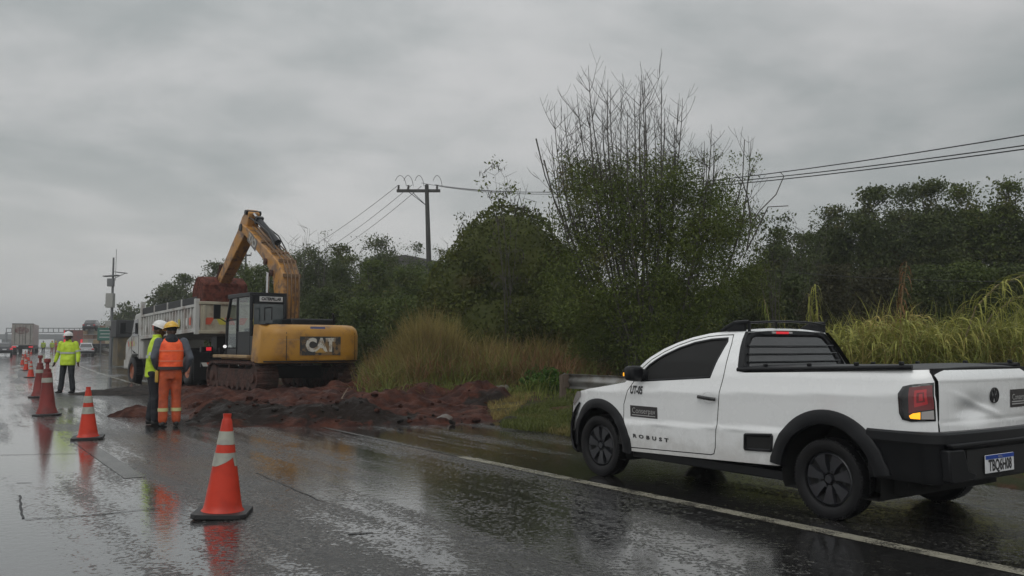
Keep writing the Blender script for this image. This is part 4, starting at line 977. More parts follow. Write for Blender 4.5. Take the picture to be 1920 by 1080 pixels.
for sg in (1, -1):
    mb.box((bl / 2, sg * 1.22, (bz0 + bz1) / 2), (bl, .045, bz1 - bz0)); mb.box((bl / 2, sg * 1.25, bz1), (bl, .10, .09)); mb.box((bl / 2, sg * 1.25, bz0 + .04), (bl, .10, .12))
    for k in range(20):
        mb.box((.18 + k * .292, sg * 1.262, (bz0 + bz1) / 2), (.075, .055, bz1 - bz0 - .1))
    mb.box((.03, sg * 1.24, (bz0 + bz1) / 2 + .06), (.14, .14, bz1 - bz0 + .30)); mb.box((bl - .02, sg * 1.24, (bz0 + bz1) / 2 + .22), (.12, .14, bz1 - bz0 + .62))
    for k in range(1, 4): mb.box((k * bl / 4, sg * 1.24, bz1 + .14), (.07, .06, .30))
bed = mb.build('bed', TWHITE, tk, bevel=.008)
mb = MB(); mb.box((-.035, 0, (bz0 + bz1) / 2 + .02), (.05, 2.30, bz1 - bz0 + .08)); mb.box((-.07, 0, bz1 + .08), (.08, 2.4, .09)); mb.box((-.07, 0, bz0 - .02), (.08, 2.4, .10))
for y in (-1.05, 1.05, 0): mb.box((-.07, y, (bz0 + bz1) / 2), (.07, .09, bz1 - bz0))
tgd = mb.build('tailgate', CREAM, tk, bevel=.01)
for y0 in (.96, -.14):
    for k in range(3):
        y = y0 - k * .29; mb = MB(); dr_ = -.12 if k < 1 else .12
        mb.add([(-.064, y, 2.12), (-.064, y - .24, 2.12), (-.064, y - .24 - dr_ - (.0), 1.90), (-.064, y - dr_, 1.90)], [(0, 1, 2, 3)]); mb.add([(-.062, v[1], v[2]) for v in mb.V], [(3, 2, 1, 0)])
        mb.build('reflector', REFL_Y if k == 1 else REFL_R, tgd, smooth=0)
for k, (u_, mt) in enumerate(((.45, REFL_R), (.75, REFL_W), (1.5, REFL_Y), (2.4, REFL_R), (3.3, REFL_Y), (4.2, REFL_R), (5.1, REFL_W))):
    mb = MB(); mb.box((u_ + .03, 1.30, 2.02), (.16, .012, .24)); mb.build('reflector', mt, bed)
for sg in (1, -1):
    for k in range(4):
        mb = MB(); mb.box(((k + .5) * bl / 4, sg * 1.235, bz1 + .17), (bl / 4 - .12, .04, .24)); mb.build('tarp_board', TARP, bed, bevel=.02)
mb = MB(); mb.grid(lambda a, b: (3.3 + a * 2.4, -1.1 + 2.2 * b, bz1 + .16 + .10 * a + .05 * noise.noise((a * 4, b * 4, 0))), 16, 10); mb.build('rolled_tarp', TARP, bed)
def heap(a, b):
    x = .15 + 4.6 * a; y = -1.15 + 2.3 * b; e = min(a, 1 - a, b, 1 - b) * 5; e = min(1, e)
    return (x, y, 2.05 + .45 * e * (1.1 - .5 * a) + .14 * noise.fractal((x * 1.5, y * 1.5, 0), 1, 2, 5))
mb = MB(); mb.grid(heap, 50, 26); mb.build('clay_load', MUDR, bed, smooth=60)
# chassis, cab, wheels
mb = MB()
for sg in (1, -1): mb.box((4.1, sg * .42, 1.05), (8.0, .10, .26))
mb.box((.55, 0, 1.30), (.5, 1.0, .5)); mb.box((4.6, .95, .85), (.9, .5, .5)); mb.box((4.6, -.95, .85), (.9, .5, .5)); mb.cyl((3.9, -1, .9), (3.9, -.5, .9), .28, n=16)
mb.build('chassis', XBLK, tk, bevel=.01)
mb = MB(); mb.box((-.10, 0, .64), (.10, 2.3, .14)); rbm = mb.build('rear_bumper', XBLK, tk)
for k in range(14):
    y = 1.15 - k * .165; mb = MB(); mb.add([(-.155, y, .705), (-.155, y - .165, .705), (-.155, y - .225, .585), (-.155, y - .06, .585)], [(0, 1, 2, 3)])
    if y - .225 > -1.2: mb.build('stripe', REFL_R if k % 2 else REFL_W, rbm, smooth=0)
for sg in (1, -1):
    mb = MB(); mb.box((.02, sg * .93, 1.12), (.12, .38, .18)); tlp = mb.build('tail_lamp', XBLK, tk, bevel=.01)
    mb = MB(); mb.box((-.05, sg * .88, 1.13), (.03, .16, .11)); mb.build('red_lens', LAMP_RON, tlp, bevel=.01)
    for u_ in (1.0, 2.35):
        mb = MB(); mb.prism([(u_ + .68 * math.cos(R(a)), .52 + .68 * math.sin(R(a))) for a in range(15, 171, 12)] + [(u_ + .64 * math.cos(R(a)), .52 + .64 * math.sin(R(a))) for a in range(165, 14, -12)], lambda a, b, c: (a, c, b), sg * .66, sg * 1.22); mb.build('mudguard', B_PLAST, tk)
    mb = MB(); mb.box((.28, sg * .94, .52), (.03, .58, .72)); mb.build('mudflap', RUBBER, tk)
def twheel(u, sg, r=.52, w_=.30, dual=False, rim=ORANGE_R, parent=tk, steer=0):
    c = (u, sg * 1.05, r); f = lambda rr, a, h: (c[0] + rr * math.cos(a), c[1] + sg * h, c[2] + rr * math.sin(a))
    mb = MB(); mb.lathe([(.29, .13), (.27, .06), (.16, .03 if not dual else -.02), (.14, .10), (.001, .12)], f, 28)
    for k in range(8): a = k * math.pi / 4; mb.cyl(f(.20, a, .02), f(.20, a, .08), .02, n=6)
    wv = mb.build('wheel', rim, parent)
    mb = MB(); mb.lathe([(.29, .12), (.32, .16), (.45, .165), (.505, .13), (.52, .08), (.52, -.08), (.505, -.13), (.45, -.165), (.29, -.14)], f, 40)
    if dual: mb.lathe([(.29, -.20), (.45, -.20), (.52, -.25), (.52, -.42), (.45, -.5), (.29, -.5)], f, 36)
    for k in range(44): a = 2 * math.pi * k / 44; mb.box(f(.517, a, 0), (.02, .26, .035), rot=(0, -a, .2))
    mb.build('tyre', RUBBER, wv, smooth=40)
for u_ in (1.0, 2.35):
    for sg in (1, -1): twheel(u_, sg, dual=True)
for sg in (1, -1): twheel(7.15, sg)
# cab with short bonnet
def cabpoly(): return [(6.05, .95), (6.05, 2.62), (6.3, 2.70), (7.05, 2.64), (7.22, 2.45), (7.52, 1.88), (8.15, 1.72), (8.28, 1.55), (8.30, .62), (7.78, .62), (7.70, .95), (7.45, 1.14), (6.85, 1.14), (6.60, .95)]
mb = MB(); mb.prism(cabpoly(), lambda a, b, c: (a, c, b), -1.13, 1.13); tcab = mb.build('cab', TWHITE, tk, bevel=.05)
for sg in (1, -1):
    mb = MB(); mb.prism([(6.62, 1.82), (7.40, 1.82), (7.12, 2.42), (6.66, 2.46)], lambda a, b, c: (a, c, b), sg * 1.13, sg * 1.142); dg = mb.build('door_window', GLASS_T, tcab)
    mb = MB(); mb.tube([(7.5, sg * 1.1, 1.95), (7.6, sg * 1.4, 2.0), (7.6, sg * 1.4, 2.35)], .02, 6); mb.box((7.62, sg * 1.42, 2.15), (.06, .2, .42)); mb.build('mirror', B_PLAST, tcab)
    for k in range(4):
        mb = MB(); mb.add([(7.95 - k * .24, sg * 1.135, 1.66), (7.83 - k * .24, sg * 1.135, 1.66), (7.75 - k * .24, sg * 1.135, 1.46), (7.87 - k * .24, sg * 1.135, 1.46)], [(0, 1, 2, 3)]); mb.build('stripe', REFL_Y if k % 2 else REFL_R, tcab, smooth=0)
    mb = MB(); mb.box((6.55, sg * 1.135, 1.4), (.012, .012, .9)); mb.box((7.47, sg * 1.135, 1.5), (.012, .012, .65)); mb.build('door_gap', GAPM, tcab)
mb = MB(); mb.box((6.5, 0, 1.3), (.5, 2.2, .6)); mb.build('cab_floor', XBLK, tcab)
mb = MB(); mb.add([(7.23, -1.0, 2.44), (7.23, 1.0, 2.44), (7.535, 1.0, 1.90), (7.535, -1.0, 1.90)], [(0, 1, 2, 3)]); mb.build('windscreen', GLASS_T, tcab)
mb = MB(); mb.box((8.34, 0, .80), (.12, 2.3, .34)); mb.build('front_bumper', TWHITE, tk, bevel=.02)
# ------------------------------------------------------------ traffic cones
CONE = pm('orange_cone', (.52, .034, .011), .4, spec=.35, col2=(.40, .024, .008), nscale=5, dirt=(.12, .04, .03), dscale=7, dlo=.55, dhi=.75, damt=.5)
CONEO = pm('faded_red_cone', (.19, .026, .022), .5, spec=.35, col2=(.13, .022, .02), nscale=4, dirt=(.14, .06, .05), dscale=6, dlo=.5, dhi=.7, damt=.6)
CBAND = pm('grey_reflective_band', (.34, .345, .29), .4, col2=(.27, .275, .24), nscale=12)
CBASE = pm('black_rubber_base', (.016, .016, .017), .5, bump=.4, bscale=20)
def ring(fn_r, z0, z1, o=0.0, n=32, nz=4):
    mb = MB(); mb.lathe([(fn_r(z0 + (z1 - z0) * i / nz) + o, z0 + (z1 - z0) * i / nz) for i in range(nz + 1)], lambda r, a, h: (r * math.cos(a), r * math.sin(a), h), n); return mb
def cone(loc, label, h=.76, tall=False, rz=0.0, lean=(0, 0), torn=False, group='traffic cones along the lane line', base_r=.135):
    c = empty('tall_cone' if tall else 'traffic_cone', loc, label=label, cat='traffic cone', group=group, rot=(lean[0], lean[1], rz))
    if not tall:
        fr = lambda z: .030 + (base_r - .030) * (1 - (z - .04) / (h - .04)) * 1.0
        prof = [(base_r + .018, .035), (base_r + .014, .045), (base_r + .001, .055), (fr(.10), .10), (fr(h * .5), h * .5), (fr(h - .05), h - .05), (.036, h - .045), (.030, h - .035), (.033, h), (.026, h), (.024, h - .06)]
        mb = MB(); mb.lathe(prof, lambda r, a, z: (r * math.cos(a), r * math.sin(a), z), 40); b = mb.build('cone_body', CONE, c, smooth=50)
        for q, (z0, z1) in enumerate(((h * .70, h * .83), (h * .49, h * .62))):
            if torn and q == 1:
                mb = MB(); n = 48; V = []; F = []
                for i in range(n + 1):
                    a = 2 * math.pi * i / n; dd_ = (a - R(232)) % (2 * math.pi); lo = z0
                    if dd_ < R(95): lo = z0 + .075 * (dd_ / R(95)) ** 1.3
                    for j in range(4):
                        z = lo + (z1 - lo) * j / 3; r = fr(z) + .003; V.append((r * math.cos(a), r * math.sin(a), z))
                F = [(i * 4 + j, (i + 1) * 4 + j, (i + 1) * 4 + j + 1, i * 4 + j + 1) for i in range(n) for j in range(3)]
                mb.add(V, F)
            else: mb = ring(fr, z0, z1, .0025, 40)
            mb.build('reflective_band', CBAND, c, smooth=60)
        mb = MB(); s_ = .42
        mb.prism([(-s_ / 2 + .04, -s_ / 2), (s_ / 2 - .04, -s_ / 2), (s_ / 2, -s_ / 2 + .04), (s_ / 2, s_ / 2 - .04), (s_ / 2 - .04, s_ / 2), (-s_ / 2 + .04, s_ / 2), (-s_ / 2, s_ / 2 - .04), (-s_ / 2, -s_ / 2 + .04)], lambda a, b_, z: (a, b_, z), .004, .04)
        if torn:      # the near cone's rubber base is curled at the corners
            mb.V = [(x, y, z + .03 * max(0, (abs(x) + abs(y)) / .42 - .85) * (1 if x < 0 else .3)) for x, y, z in mb.V]
        mb.build('cone_base', CBASE, c, bevel=.006)
    else:
        prof = [(.20, .03), (.195, .05), (.150, .16), (.105, .55), (.088, .78), (.085, .82), (.072, .83), (.068, .90), (.048, .905), (.034, .92), (.034, 1.02), (.058, 1.03), (.062, 1.09), (.05, 1.105), (.001, 1.105)]
        mb = MB(); mb.lathe(prof, lambda r, a, z: (r * math.cos(a), r * math.sin(a), z * h / 1.105), 36); mb.build('cone_body', CONEO, c, smooth=45)
        k = h / 1.105; fr = lambda z: float(np.interp(z / k, [.16, .55, .78, .82], [.150, .105, .088, .085]))
        ring(fr, .64 * k, .73 * k, .004, 36).build('reflective_band', CBAND, c, smooth=60)
        mb = MB(); mb.lathe([(.001, .004), (.27, .004), (.27, .03), (.20, .045), (.001, .045)], lambda r, a, z: (r * math.cos(a), r * math.sin(a), z), 8); mb.build('cone_base', CBASE, c, smooth=0, bevel=.006)
    return c
cone(gp(417, 966), 'orange traffic cone nearest the camera with a torn lower grey band', .80, torn=True, rz=R(8), lean=(0, R(1.5)), base_r=.150)
cone(gp(165, 823), 'orange traffic cone with two grey bands standing left of the two men', .75, rz=R(20), lean=(R(1.5), R(-1.2)))
cone(gp(88, 779), 'tall faded red cone with knob top, nearer of the tall pair', 1.10, tall=True, lean=(0, R(-1.5)), group='tall faded cones')
cone(gp(73, 745), 'tall faded red cone with knob top, farther of the tall pair, left of the nearer', 1.10, tall=True, group='tall faded cones')
for k, (x, y, h) in enumerate(((57.5, 708, .72), (48.5, 694.5, .74), (42, 684.5, .78), (53, 677.5, .72), (47, 673, .72), (58, 669.5, .72), (53, 667, .7), (66, 665, .72), (71, 662.5, .72))):
    lab = ['small orange cone beyond the tall pair, first of the far row', 'second small orange cone of the far row', 'third small orange cone of the far row, leftmost'][k] if k < 3 else ['tiny distant orange cone at the foot of the box lorry', 'tiny distant orange cone just left of the tall pair top', 'tiny distant orange cone right of the box lorry wheels', 'farthest tiny cone between the lorry and the walking worker', 'tiny cone beside the walking worker', 'tiny cone right of the walking worker'][k - 3]
    p = gp(x, y); p.z = rise(p.y); cone(p, lab, h, rz=k)

# ------------------------------------------------------------ people
SKIN = pm('brown_skin', (.16, .085, .055), .5); SKIND = pm('dark_skin', (.085, .045, .03), .5)
HIVIS = pm('lime_hi_vis_cloth', (.50, .68, .03), .6, col2=(.40, .55, .025), nscale=5, bump=.9, bscale=7, bdist=.05)
HIVISO = pm('orange_hi_vis_cloth', (.95, .12, .025), .55, col2=(.80, .085, .02), nscale=6, bump=.8, bscale=7, bdist=.045)
TROUO = pm('orange_work_trousers', (.50, .085, .022), .7, col2=(.36, .06, .02), nscale=5, dirt=(.15, .06, .04), dscale=4, damt=.5, bump=1, bscale=6, bdist=.05)
NAVY = pm('dark_navy_cloth', (.007, .009, .014), .7, bump=.9, bscale=6, bdist=.05)
GREYC = pm('grey_sweatshirt', (.085, .095, .115), .75, bump=.9, bscale=6, bdist=.05)
RTAPE = pm('silver_tape', (.42, .44, .42), .35); YTAPE = pm('pale_yellow_tape', (.50, .48, .22), .4)
HWHITE = pm('white_helmet_shell', (.62, .62, .60), .25, coat=.5); HYEL = pm('yellow_helmet_shell', (.62, .36, .015), .25, coat=.5)
BOOT = pm('black_boot', (.012, .012, .012), .5); BELT = pm('dark_belt', (.035, .025, .022), .6); HAIR = pm('black_hair', (.01, .009, .008), .7); EYE = pm('eye_white', (.45, .45, .42), .3)
def limb(mb, pts):
    """chain of (x,y,z,rx,ry): tapered segments with round joints"""
    P = [Vector(p[:3]) for p in pts]
    mb.tube(P, [(p[3], p[4] if len(p) > 4 else p[3]) for p in pts], 12)
    for p in pts: mb.ball(p[:3], min(p[3], p[4] if len(p) > 4 else p[3]) * 1.0, 6)
def remesh(mb, name, mat, parent, vox=.014, sm=4):
    o = mb.build(name, mat, parent, smooth=0, fix=False); md = o.modifiers.new('r', 'REMESH'); md.mode = 'VOXEL'; md.voxel_size = vox; md.use_smooth_shade = True
    m2 = o.modifiers.new('s', 'SMOOTH'); m2.iterations = sm; m2.factor = .5; return o
def hand(mb, w_, d, side, s=1.0):
    """palm, four curled fingers and a thumb; w_ wrist, d pointing direction"""
    w_ = Vector(w_); d = Vector(d).normalized(); a = Vector((0, 1, 0)) - d * d.y; a = a.normalized(); n = d.cross(a) * side
    pc = w_ + d * .05 * s
    mb.tube([w_, w_ + d * .04 * s, w_ + d * .09 * s], [(.026, .02), (.020, .040), (.016, .042)], 8)
    for k in range(4):
        o = (k - 1.5) * .021; L = (.032, .038, .036, .028)[k]; b = w_ + d * .088 * s + a * o
        c1 = b + d * L + n * .004; c2 = c1 + (d * .8 + n * .6).normalized() * L * .75; c3 = c2 + (d * .5 + n * .85).normalized() * L * .5
        mb.tube([b - d * .02, b, c1, c2, c3], [.0085, .0095, .009, .008, .006], 6)
    t0 = w_ + d * .03 + a * .034; t1 = t0 + (a * .7 + d * .7).normalized() * .035; t2 = t1 + (d * .9 + a * .2 + n * .3).normalized() * .03
    mb.tube([w_ + d * .02 + a * .018, t0, t1, t2], [.012, .012, .010, .007], 6)
def head(mb, c, yaw, tilt=0.0, s=1.0):
    """c: centre of head; face towards +Y turned by yaw"""
    m = Matrix.Rotation(yaw, 3, 'Z') @ Matrix.Rotation(tilt, 3, 'X'); C_ = Vector(c)
    t = MB()
    t.ball((0, 0, .02), (.076, .096, .105), 12); t.ball((0, .025, -.055), (.055, .066, .058), 10); t.ball((0, .072, -.085), (.024, .02, .02), 6)
    t.tube([(0, .088, .03), (0, .112, -.012), (0, .098, -.028)], [.010, .016, .010], 8)
    t.tube([(-.022, .088, -.055), (0, .096, -.053), (.022, .088, -.055)], [.006, .009, .006], 6); t.tube([(-.020, .087, -.064), (0, .094, -.066), (.020, .087, -.064)], [.005, .008, .005], 6)
    for sx in (-1, 1):
        t.ball((sx * .078, .0, -.01), (.010, .020, .032), 6); t.tube([(sx * .014, .094, .036), (sx * .034, .090, .040), (sx * .052, .078, .032)], .007, 6)
    mb.add([m @ Vector(v) * s + C_ for v in t.V], t.F)
    return m
def helmet(c, m, mat, parent, s=1.0):
    C_ = Vector(c) + m @ Vector((0, 0, .055)); mb = MB()
    def f(u, v):
        a = u * 2 * math.pi; q = v * math.pi / 2; x = .118 * math.cos(q) * math.cos(a); y = .140 * math.cos(q) * math.sin(a); z = .115 * math.sin(q) ** .9
        z += .010 * math.exp(-(x / .012) ** 2) * (1 if v > .1 else 0)
        return tuple(m @ Vector((x, y, z)) + C_)
    mb.grid(f, 32, 10); h = mb.build('helmet', mat, parent, smooth=60)
    mb = MB()
    def g(u, v):
        a = u * 2 * math.pi; k = 1 + v * (.10 + .22 * max(0, math.sin(a)) ** 2); return tuple(m @ Vector((.118 * k * math.cos(a), .140 * k * math.sin(a), .004 - .012 * v)) + C_)
    mb.grid(g, 32, 3); b = mb.build('helmet_brim', mat, h, smooth=60, solid=.004)
    return h
def person(loc, rz, label, H=1.75, skin=SKIN, jacket=HIVIS, trousers=NAVY, hel=HWHITE, armL=None, armR=None, legs=None, headyaw=0, headtilt=0, style='jacket', lean=0.0, bulk=1.0, detail=True, group=None):
    """x right of the person, y forward (face), z up; built 1.75 tall"""
    k = H / 1.75; r = empty('person', loc, rz, label, 'person', group); r.scale = (k, k, k)
    ln = lambda z: lean * max(0, z - .92)
    hy = ln(1.6); hc = (0, .015 + hy, 1.60)
    legs = legs or [((-.095, 0, .90), (-.11, .02, .50), (-.12, -.01, .09)), ((.095, 0, .90), (.11, .02, .50), (.12, -.01, .09))]
    armL = armL or [(-.195, ln(1.42), 1.42), (-.25, ln(1.15) - .02, 1.14), (-.245, ln(.9) + .06, .89)]
    armR = armR or [(.195, ln(1.42), 1.42), (.25, ln(1.15) - .02, 1.14), (.245, ln(.9) + .06, .89)]
    mb = MB(); m = head(mb, hc, headyaw, headtilt)
    mb.tube([(0, ln(1.40) - .01, 1.38), (0, hy - .005, 1.55)], [.062, .055], 10)
    mb.tube([(0, 0, .88), (0, ln(1.05), 1.05), (0, ln(1.25), 1.25), (0, ln(1.40), 1.40), (0, ln(1.45), 1.45)], [(.14, .10), (.135, .09), (.155, .10), (.15, .085), (.08, .06)], 12)
    for i, a in enumerate((armL, armR)):
        limb(mb, [(*a[0], .045), (*a[1], .038), (*a[2], .027)]); hand(mb, a[2], Vector(a[2]) - Vector(a[1]), 1 if i else -1)
    for l in legs: limb(mb, [(*l[0], .075), (*l[1], .052), (*l[2], .036)]); mb.tube([(l[2][0], l[2][1] - .03, .04), (l[2][0], l[2][1] + .15, .035)], [.035, .03], 8)
    # torso tube orientation: first ring axis is sideways
    body = remesh(mb, 'body', skin, r, .0085 if detail else .016, 1)
    if detail:
        for sx in (-1, 1): mb = MB(); mb.ball(tuple(m @ Vector((sx * .030, .088, .018)) + Vector(hc)), (.009, .006, .005), 6); mb.build('eye', EYE, body)
        mb = MB(); mb.ball((0, 0, 0), (.082, .096, .085), 10); mb.V = [tuple(m @ Vector((x, y - .012, max(z, -.045) + .03)) + Vector(hc)) for x, y, z in mb.V]; mb.build('hair', HAIR, body)
    # trousers
    mb = MB(); mb.tube([(0, 0, .80), (0, 0, .90), (0, ln(1.0), 1.0), (0, ln(1.04), 1.04)], [(.16, .115), (.178, .125), (.165, .115), (.16, .11)], 14)
    for l in legs:
        sx = 1 if l[0][0] > 0 else -1
        limb(mb, [(l[0][0], l[0][1], l[0][2] - .02, .100, .100), ((l[0][0] + l[1][0]) / 2, (l[0][1] + l[1][1]) / 2, (l[0][2] + l[1][2]) / 2, .092, .088), (*l[1], .078, .076), ((l[1][0] + l[2][0]) / 2, (l[1][1] + l[2][1]) / 2 - .01, (l[1][2] + l[2][2]) / 2, .078, .074), (l[2][0], l[2][1], l[2][2] + .03, .076, .078)])
    tr = remesh(mb, 'trousers', trousers, r, .016, 3)
    mb = MB()
    for l in legs:
        x, y = l[2][0], l[2][1]; mb.tube([(x, y - .075, .045), (x, y - .04, .050), (x, y + .06, .045), (x * 1.06, y + .15, .036), (x * 1.06, y + .185, .03)], [(.03, .04), (.042, .045), (.042, .04), (.046, .032), (.025, .02)], 10); mb.tube([(x, y, .03), (x, y, .16)], [.045, .05], 10)
    for l in legs: pass
    b_ = remesh(mb, 'boots', BOOT, r, .014, 2)
    # upper garment
    def torso(extra=0.0, bottom=.80, sleeves=True, sr=1.0):
        mb = MB(); e = extra
        mb.tube([(0, 0, bottom), (0, ln(.95), max(.955, bottom + .01)), (0, ln(1.10), 1.10), (0, ln(1.28), 1.28), (0, ln(1.40), 1.40), (0, ln(1.46), 1.455), (0, ln(1.49), 1.49)],
                [((.185 + e) * bulk, (.130 + e) * bulk), ((.180 + e) * bulk, (.130 + e) * bulk), ((.180 + e) * bulk, (.130 + e)), ((.198 + e) * bulk, .130 + e), ((.185 + e) * bulk, .110 + e), (.115 + e, .085 + e), (.078 + e, .072 + e)], 16)
        if sleeves:
            for a in (armL, armR):
                A0, A1, A2 = Vector(a[0]), Vector(a[1]), Vector(a[2]); A2 = A1.lerp(A2, .93)
                limb(mb, [(*A0, .078 * sr), (*A0.lerp(A1, .5), .070 * sr), (*A1, .062 * sr), (*A1.lerp(A2, .5), .060 * sr), (*A2, .048 * sr)])
        return mb
    if style == 'jacket':
        j = remesh(torso(), 'jacket', jacket, r, .016, 3)
        mb = MB(); mb.tube([(0, ln(1.16), 1.13), (0, ln(1.16), 1.18)], [(.196 * bulk, .142), (.200 * bulk, .144)], 24, caps=False)
        mb.build('reflective_band', RTAPE, j, smooth=60)
        for a in (armL, armR):
            A0, A1 = Vector(a[0]), Vector(a[1]); mb = MB(); mb.tube([A0.lerp(A1, .72), A0.lerp(A1, .90)], [.071, .068], 14, caps=False); mb.build('reflective_band', RTAPE, j, smooth=60)
        if jacket is HIVIS and detail:
            mb = MB(); mb.tube([(0, ln(1.48), 1.47), (0, ln(1.5) - .005, 1.53)], [(.082, .078), (.074, .074)], 16, caps=False); mb.build('collar', HIVIS, j, smooth=60, solid=.008)
    else:
        sh = remesh(torso(-.004, bottom=.95), 'sweatshirt', GREYC, r, .016, 3)
        v = remesh(torso(.016, bottom=.97, sleeves=False), 'vest', jacket, r, .016, 2)
        for z_ in (1.10, 1.27):
            mb = MB(); w1 = float(np.interp(z_, [1.1, 1.28], [.199, .217])) * bulk; mb.tube([(0, ln(z_), z_ - .008), (0, ln(z_), z_ + .008)], [(w1, .150)] * 2, 24, caps=False); mb.build('pale_stripe', pm('pale_orange_stripe', (.75, .22, .12), .5), v, smooth=60)
        mb = MB(); mb.tube([(0, ln(1.42) - .045, 1.40), (0, ln(1.46) - .035, 1.48), (0, ln(1.5) - .01, 1.53)], [(.115, .085), (.105, .085), (.075, .07)], 14); remesh(mb, 'hood', NAVY, r, .014, 3)
        mb = MB(); mb.tube([(0, 0, .955), (0, 0, 1.005)], [(.205, .150)] * 2, 24); mb.build('belt', BELT, r, smooth=50)
        mb = MB(); mb.box((-.215, .0, .84), (.05, .09, .20)); mb.build('pouch', pm('yellow_pouch', (.45, .28, .04), .5), r, bevel=.015)
        for l in legs:
            t_ = Vector(l[1]).lerp(Vector(l[2]), .52); mb = MB(); mb.tube([t_ + Vector((0, 0, .028)), t_ - Vector((0, 0, .028))], [(.084, .086)] * 2, 16, caps=False); mb.build('trouser_band', YTAPE, tr, smooth=60)
    if hel: helmet(hc, m, hel, r)
    return r
# facing angle helper: rz turns +Y
p = gp(317, 800); fo = person((p.x, p.y, 0), R(28), 'worker seen from behind in orange vest, orange trousers and yellow helmet', 1.74, skin=SKIND, jacket=HIVISO, trousers=TROUO, hel=HYEL, style='vest', headyaw=R(22), headtilt=R(-12),
    armL=[(-.195, 0, 1.42), (-.27, -.02, 1.16), (-.20, .14, .98)], armR=[(.195, 0, 1.42), (.30, -.05, 1.15), (.235, .10, .93)], legs=[((-.085, 0, .90), (-.10, .01, .50), (-.105, 0, .09)), ((.085, 0, .90), (.10, .02, .50), (.11, .02, .09))])
p = gp(284, 797); fy = person((p.x, p.y, 0), R(-66), 'worker in lime jacket, dark trousers and white helmet leaning towards the man in orange', 1.76, skin=SKIND, hel=HWHITE, headyaw=R(-8), headtilt=R(-22), lean=.10,
    armL=[(-.195, .05, 1.42), (-.23, .02, 1.13), (-.20, .16, .92)], armR=[(.195, .05, 1.42), (.24, -.03, 1.13), (.21, .10, .90)], legs=[((-.09, 0, .90), (-.10, .03, .50), (-.11, -.02, .09)), ((.09, 0, .90), (.11, .06, .50), (.12, .06, .09))])
p = gp(125, 737.5); fm = person((p.x, p.y, 0), R(180 - 8), 'worker facing the camera in bulky lime jacket, standing alone on the closed lane', 1.74, skin=SKIND, bulk=1.22,
    armL=[(-.225, 0, 1.42), (-.31, -.01, 1.15), (-.36, .05, .90)], armR=[(.225, 0, 1.42), (.31, -.01, 1.15), (.36, .05, .90)], legs=[((-.11, 0, .90), (-.145, .02, .50), (-.18, 0, .09)), ((.11, 0, .90), (.145, .02, .50), (.17, .05, .09))])
RED_T = pm('red_work_trousers', (.30, .05, .035), .7)
for px, py, rz_, lab, jk, trs in ((80.5, 667.5, 20, 'distant worker in pale lime vest and dark trousers walking past the box lorry', HIVIS, NAVY), (97, 667, 10, 'distant worker in dull red overalls with lime vest beside the tow truck', HIVIS, RED_T), (104, 666, -30, 'distant worker in red overalls just left of the lone lime jacketed man', TROUO, RED_T)):
    p = gp(px, py); person((p.x, p.y, rise(p.y)), R(rz_), lab, 1.78, skin=SKIND, jacket=jk, trousers=trs, hel=HWHITE if px < 90 else HYEL, detail=False)

# ------------------------------------------------------------ far vehicles
CARW = pm('silver_car_paint', (.38, .39, .40), .3, coat=.5); CARD = pm('dark_car_paint', (.03, .032, .04), .3, coat=.5); CARR = pm('dark_red_paint', (.10, .012, .012), .3, coat=.5)
LORR = pm('lorry_box_grey', (.30, .28, .25), .5, col2=(.22, .21, .19), nscale=1.2, dirt=(.13, .09, .08), dscale=1, damt=.6); LSIDE = pm('lorry_side_pink', (.36, .27, .26), .5)
def simple_wheel(parent, u, v, r=.31, w_=.2):
    mb = MB(); mb.tube([(u, v - w_ / 2, r), (u, v + w_ / 2, r)], [r * .6] * 2, 16); q = mb.build('wheel', RIM, parent)
    mb = MB(); mb.lathe([(r * .6, -w_ / 2), (r * .9, -w_ / 2), (r, -w_ * .3), (r, w_ * .3), (r * .9, w_ / 2), (r * .6, w_ / 2)], lambda rr, a, h: (u + rr * math.cos(a), v + h, r + rr * math.sin(a)), 24); mb.build('tyre', RUBBER, q)
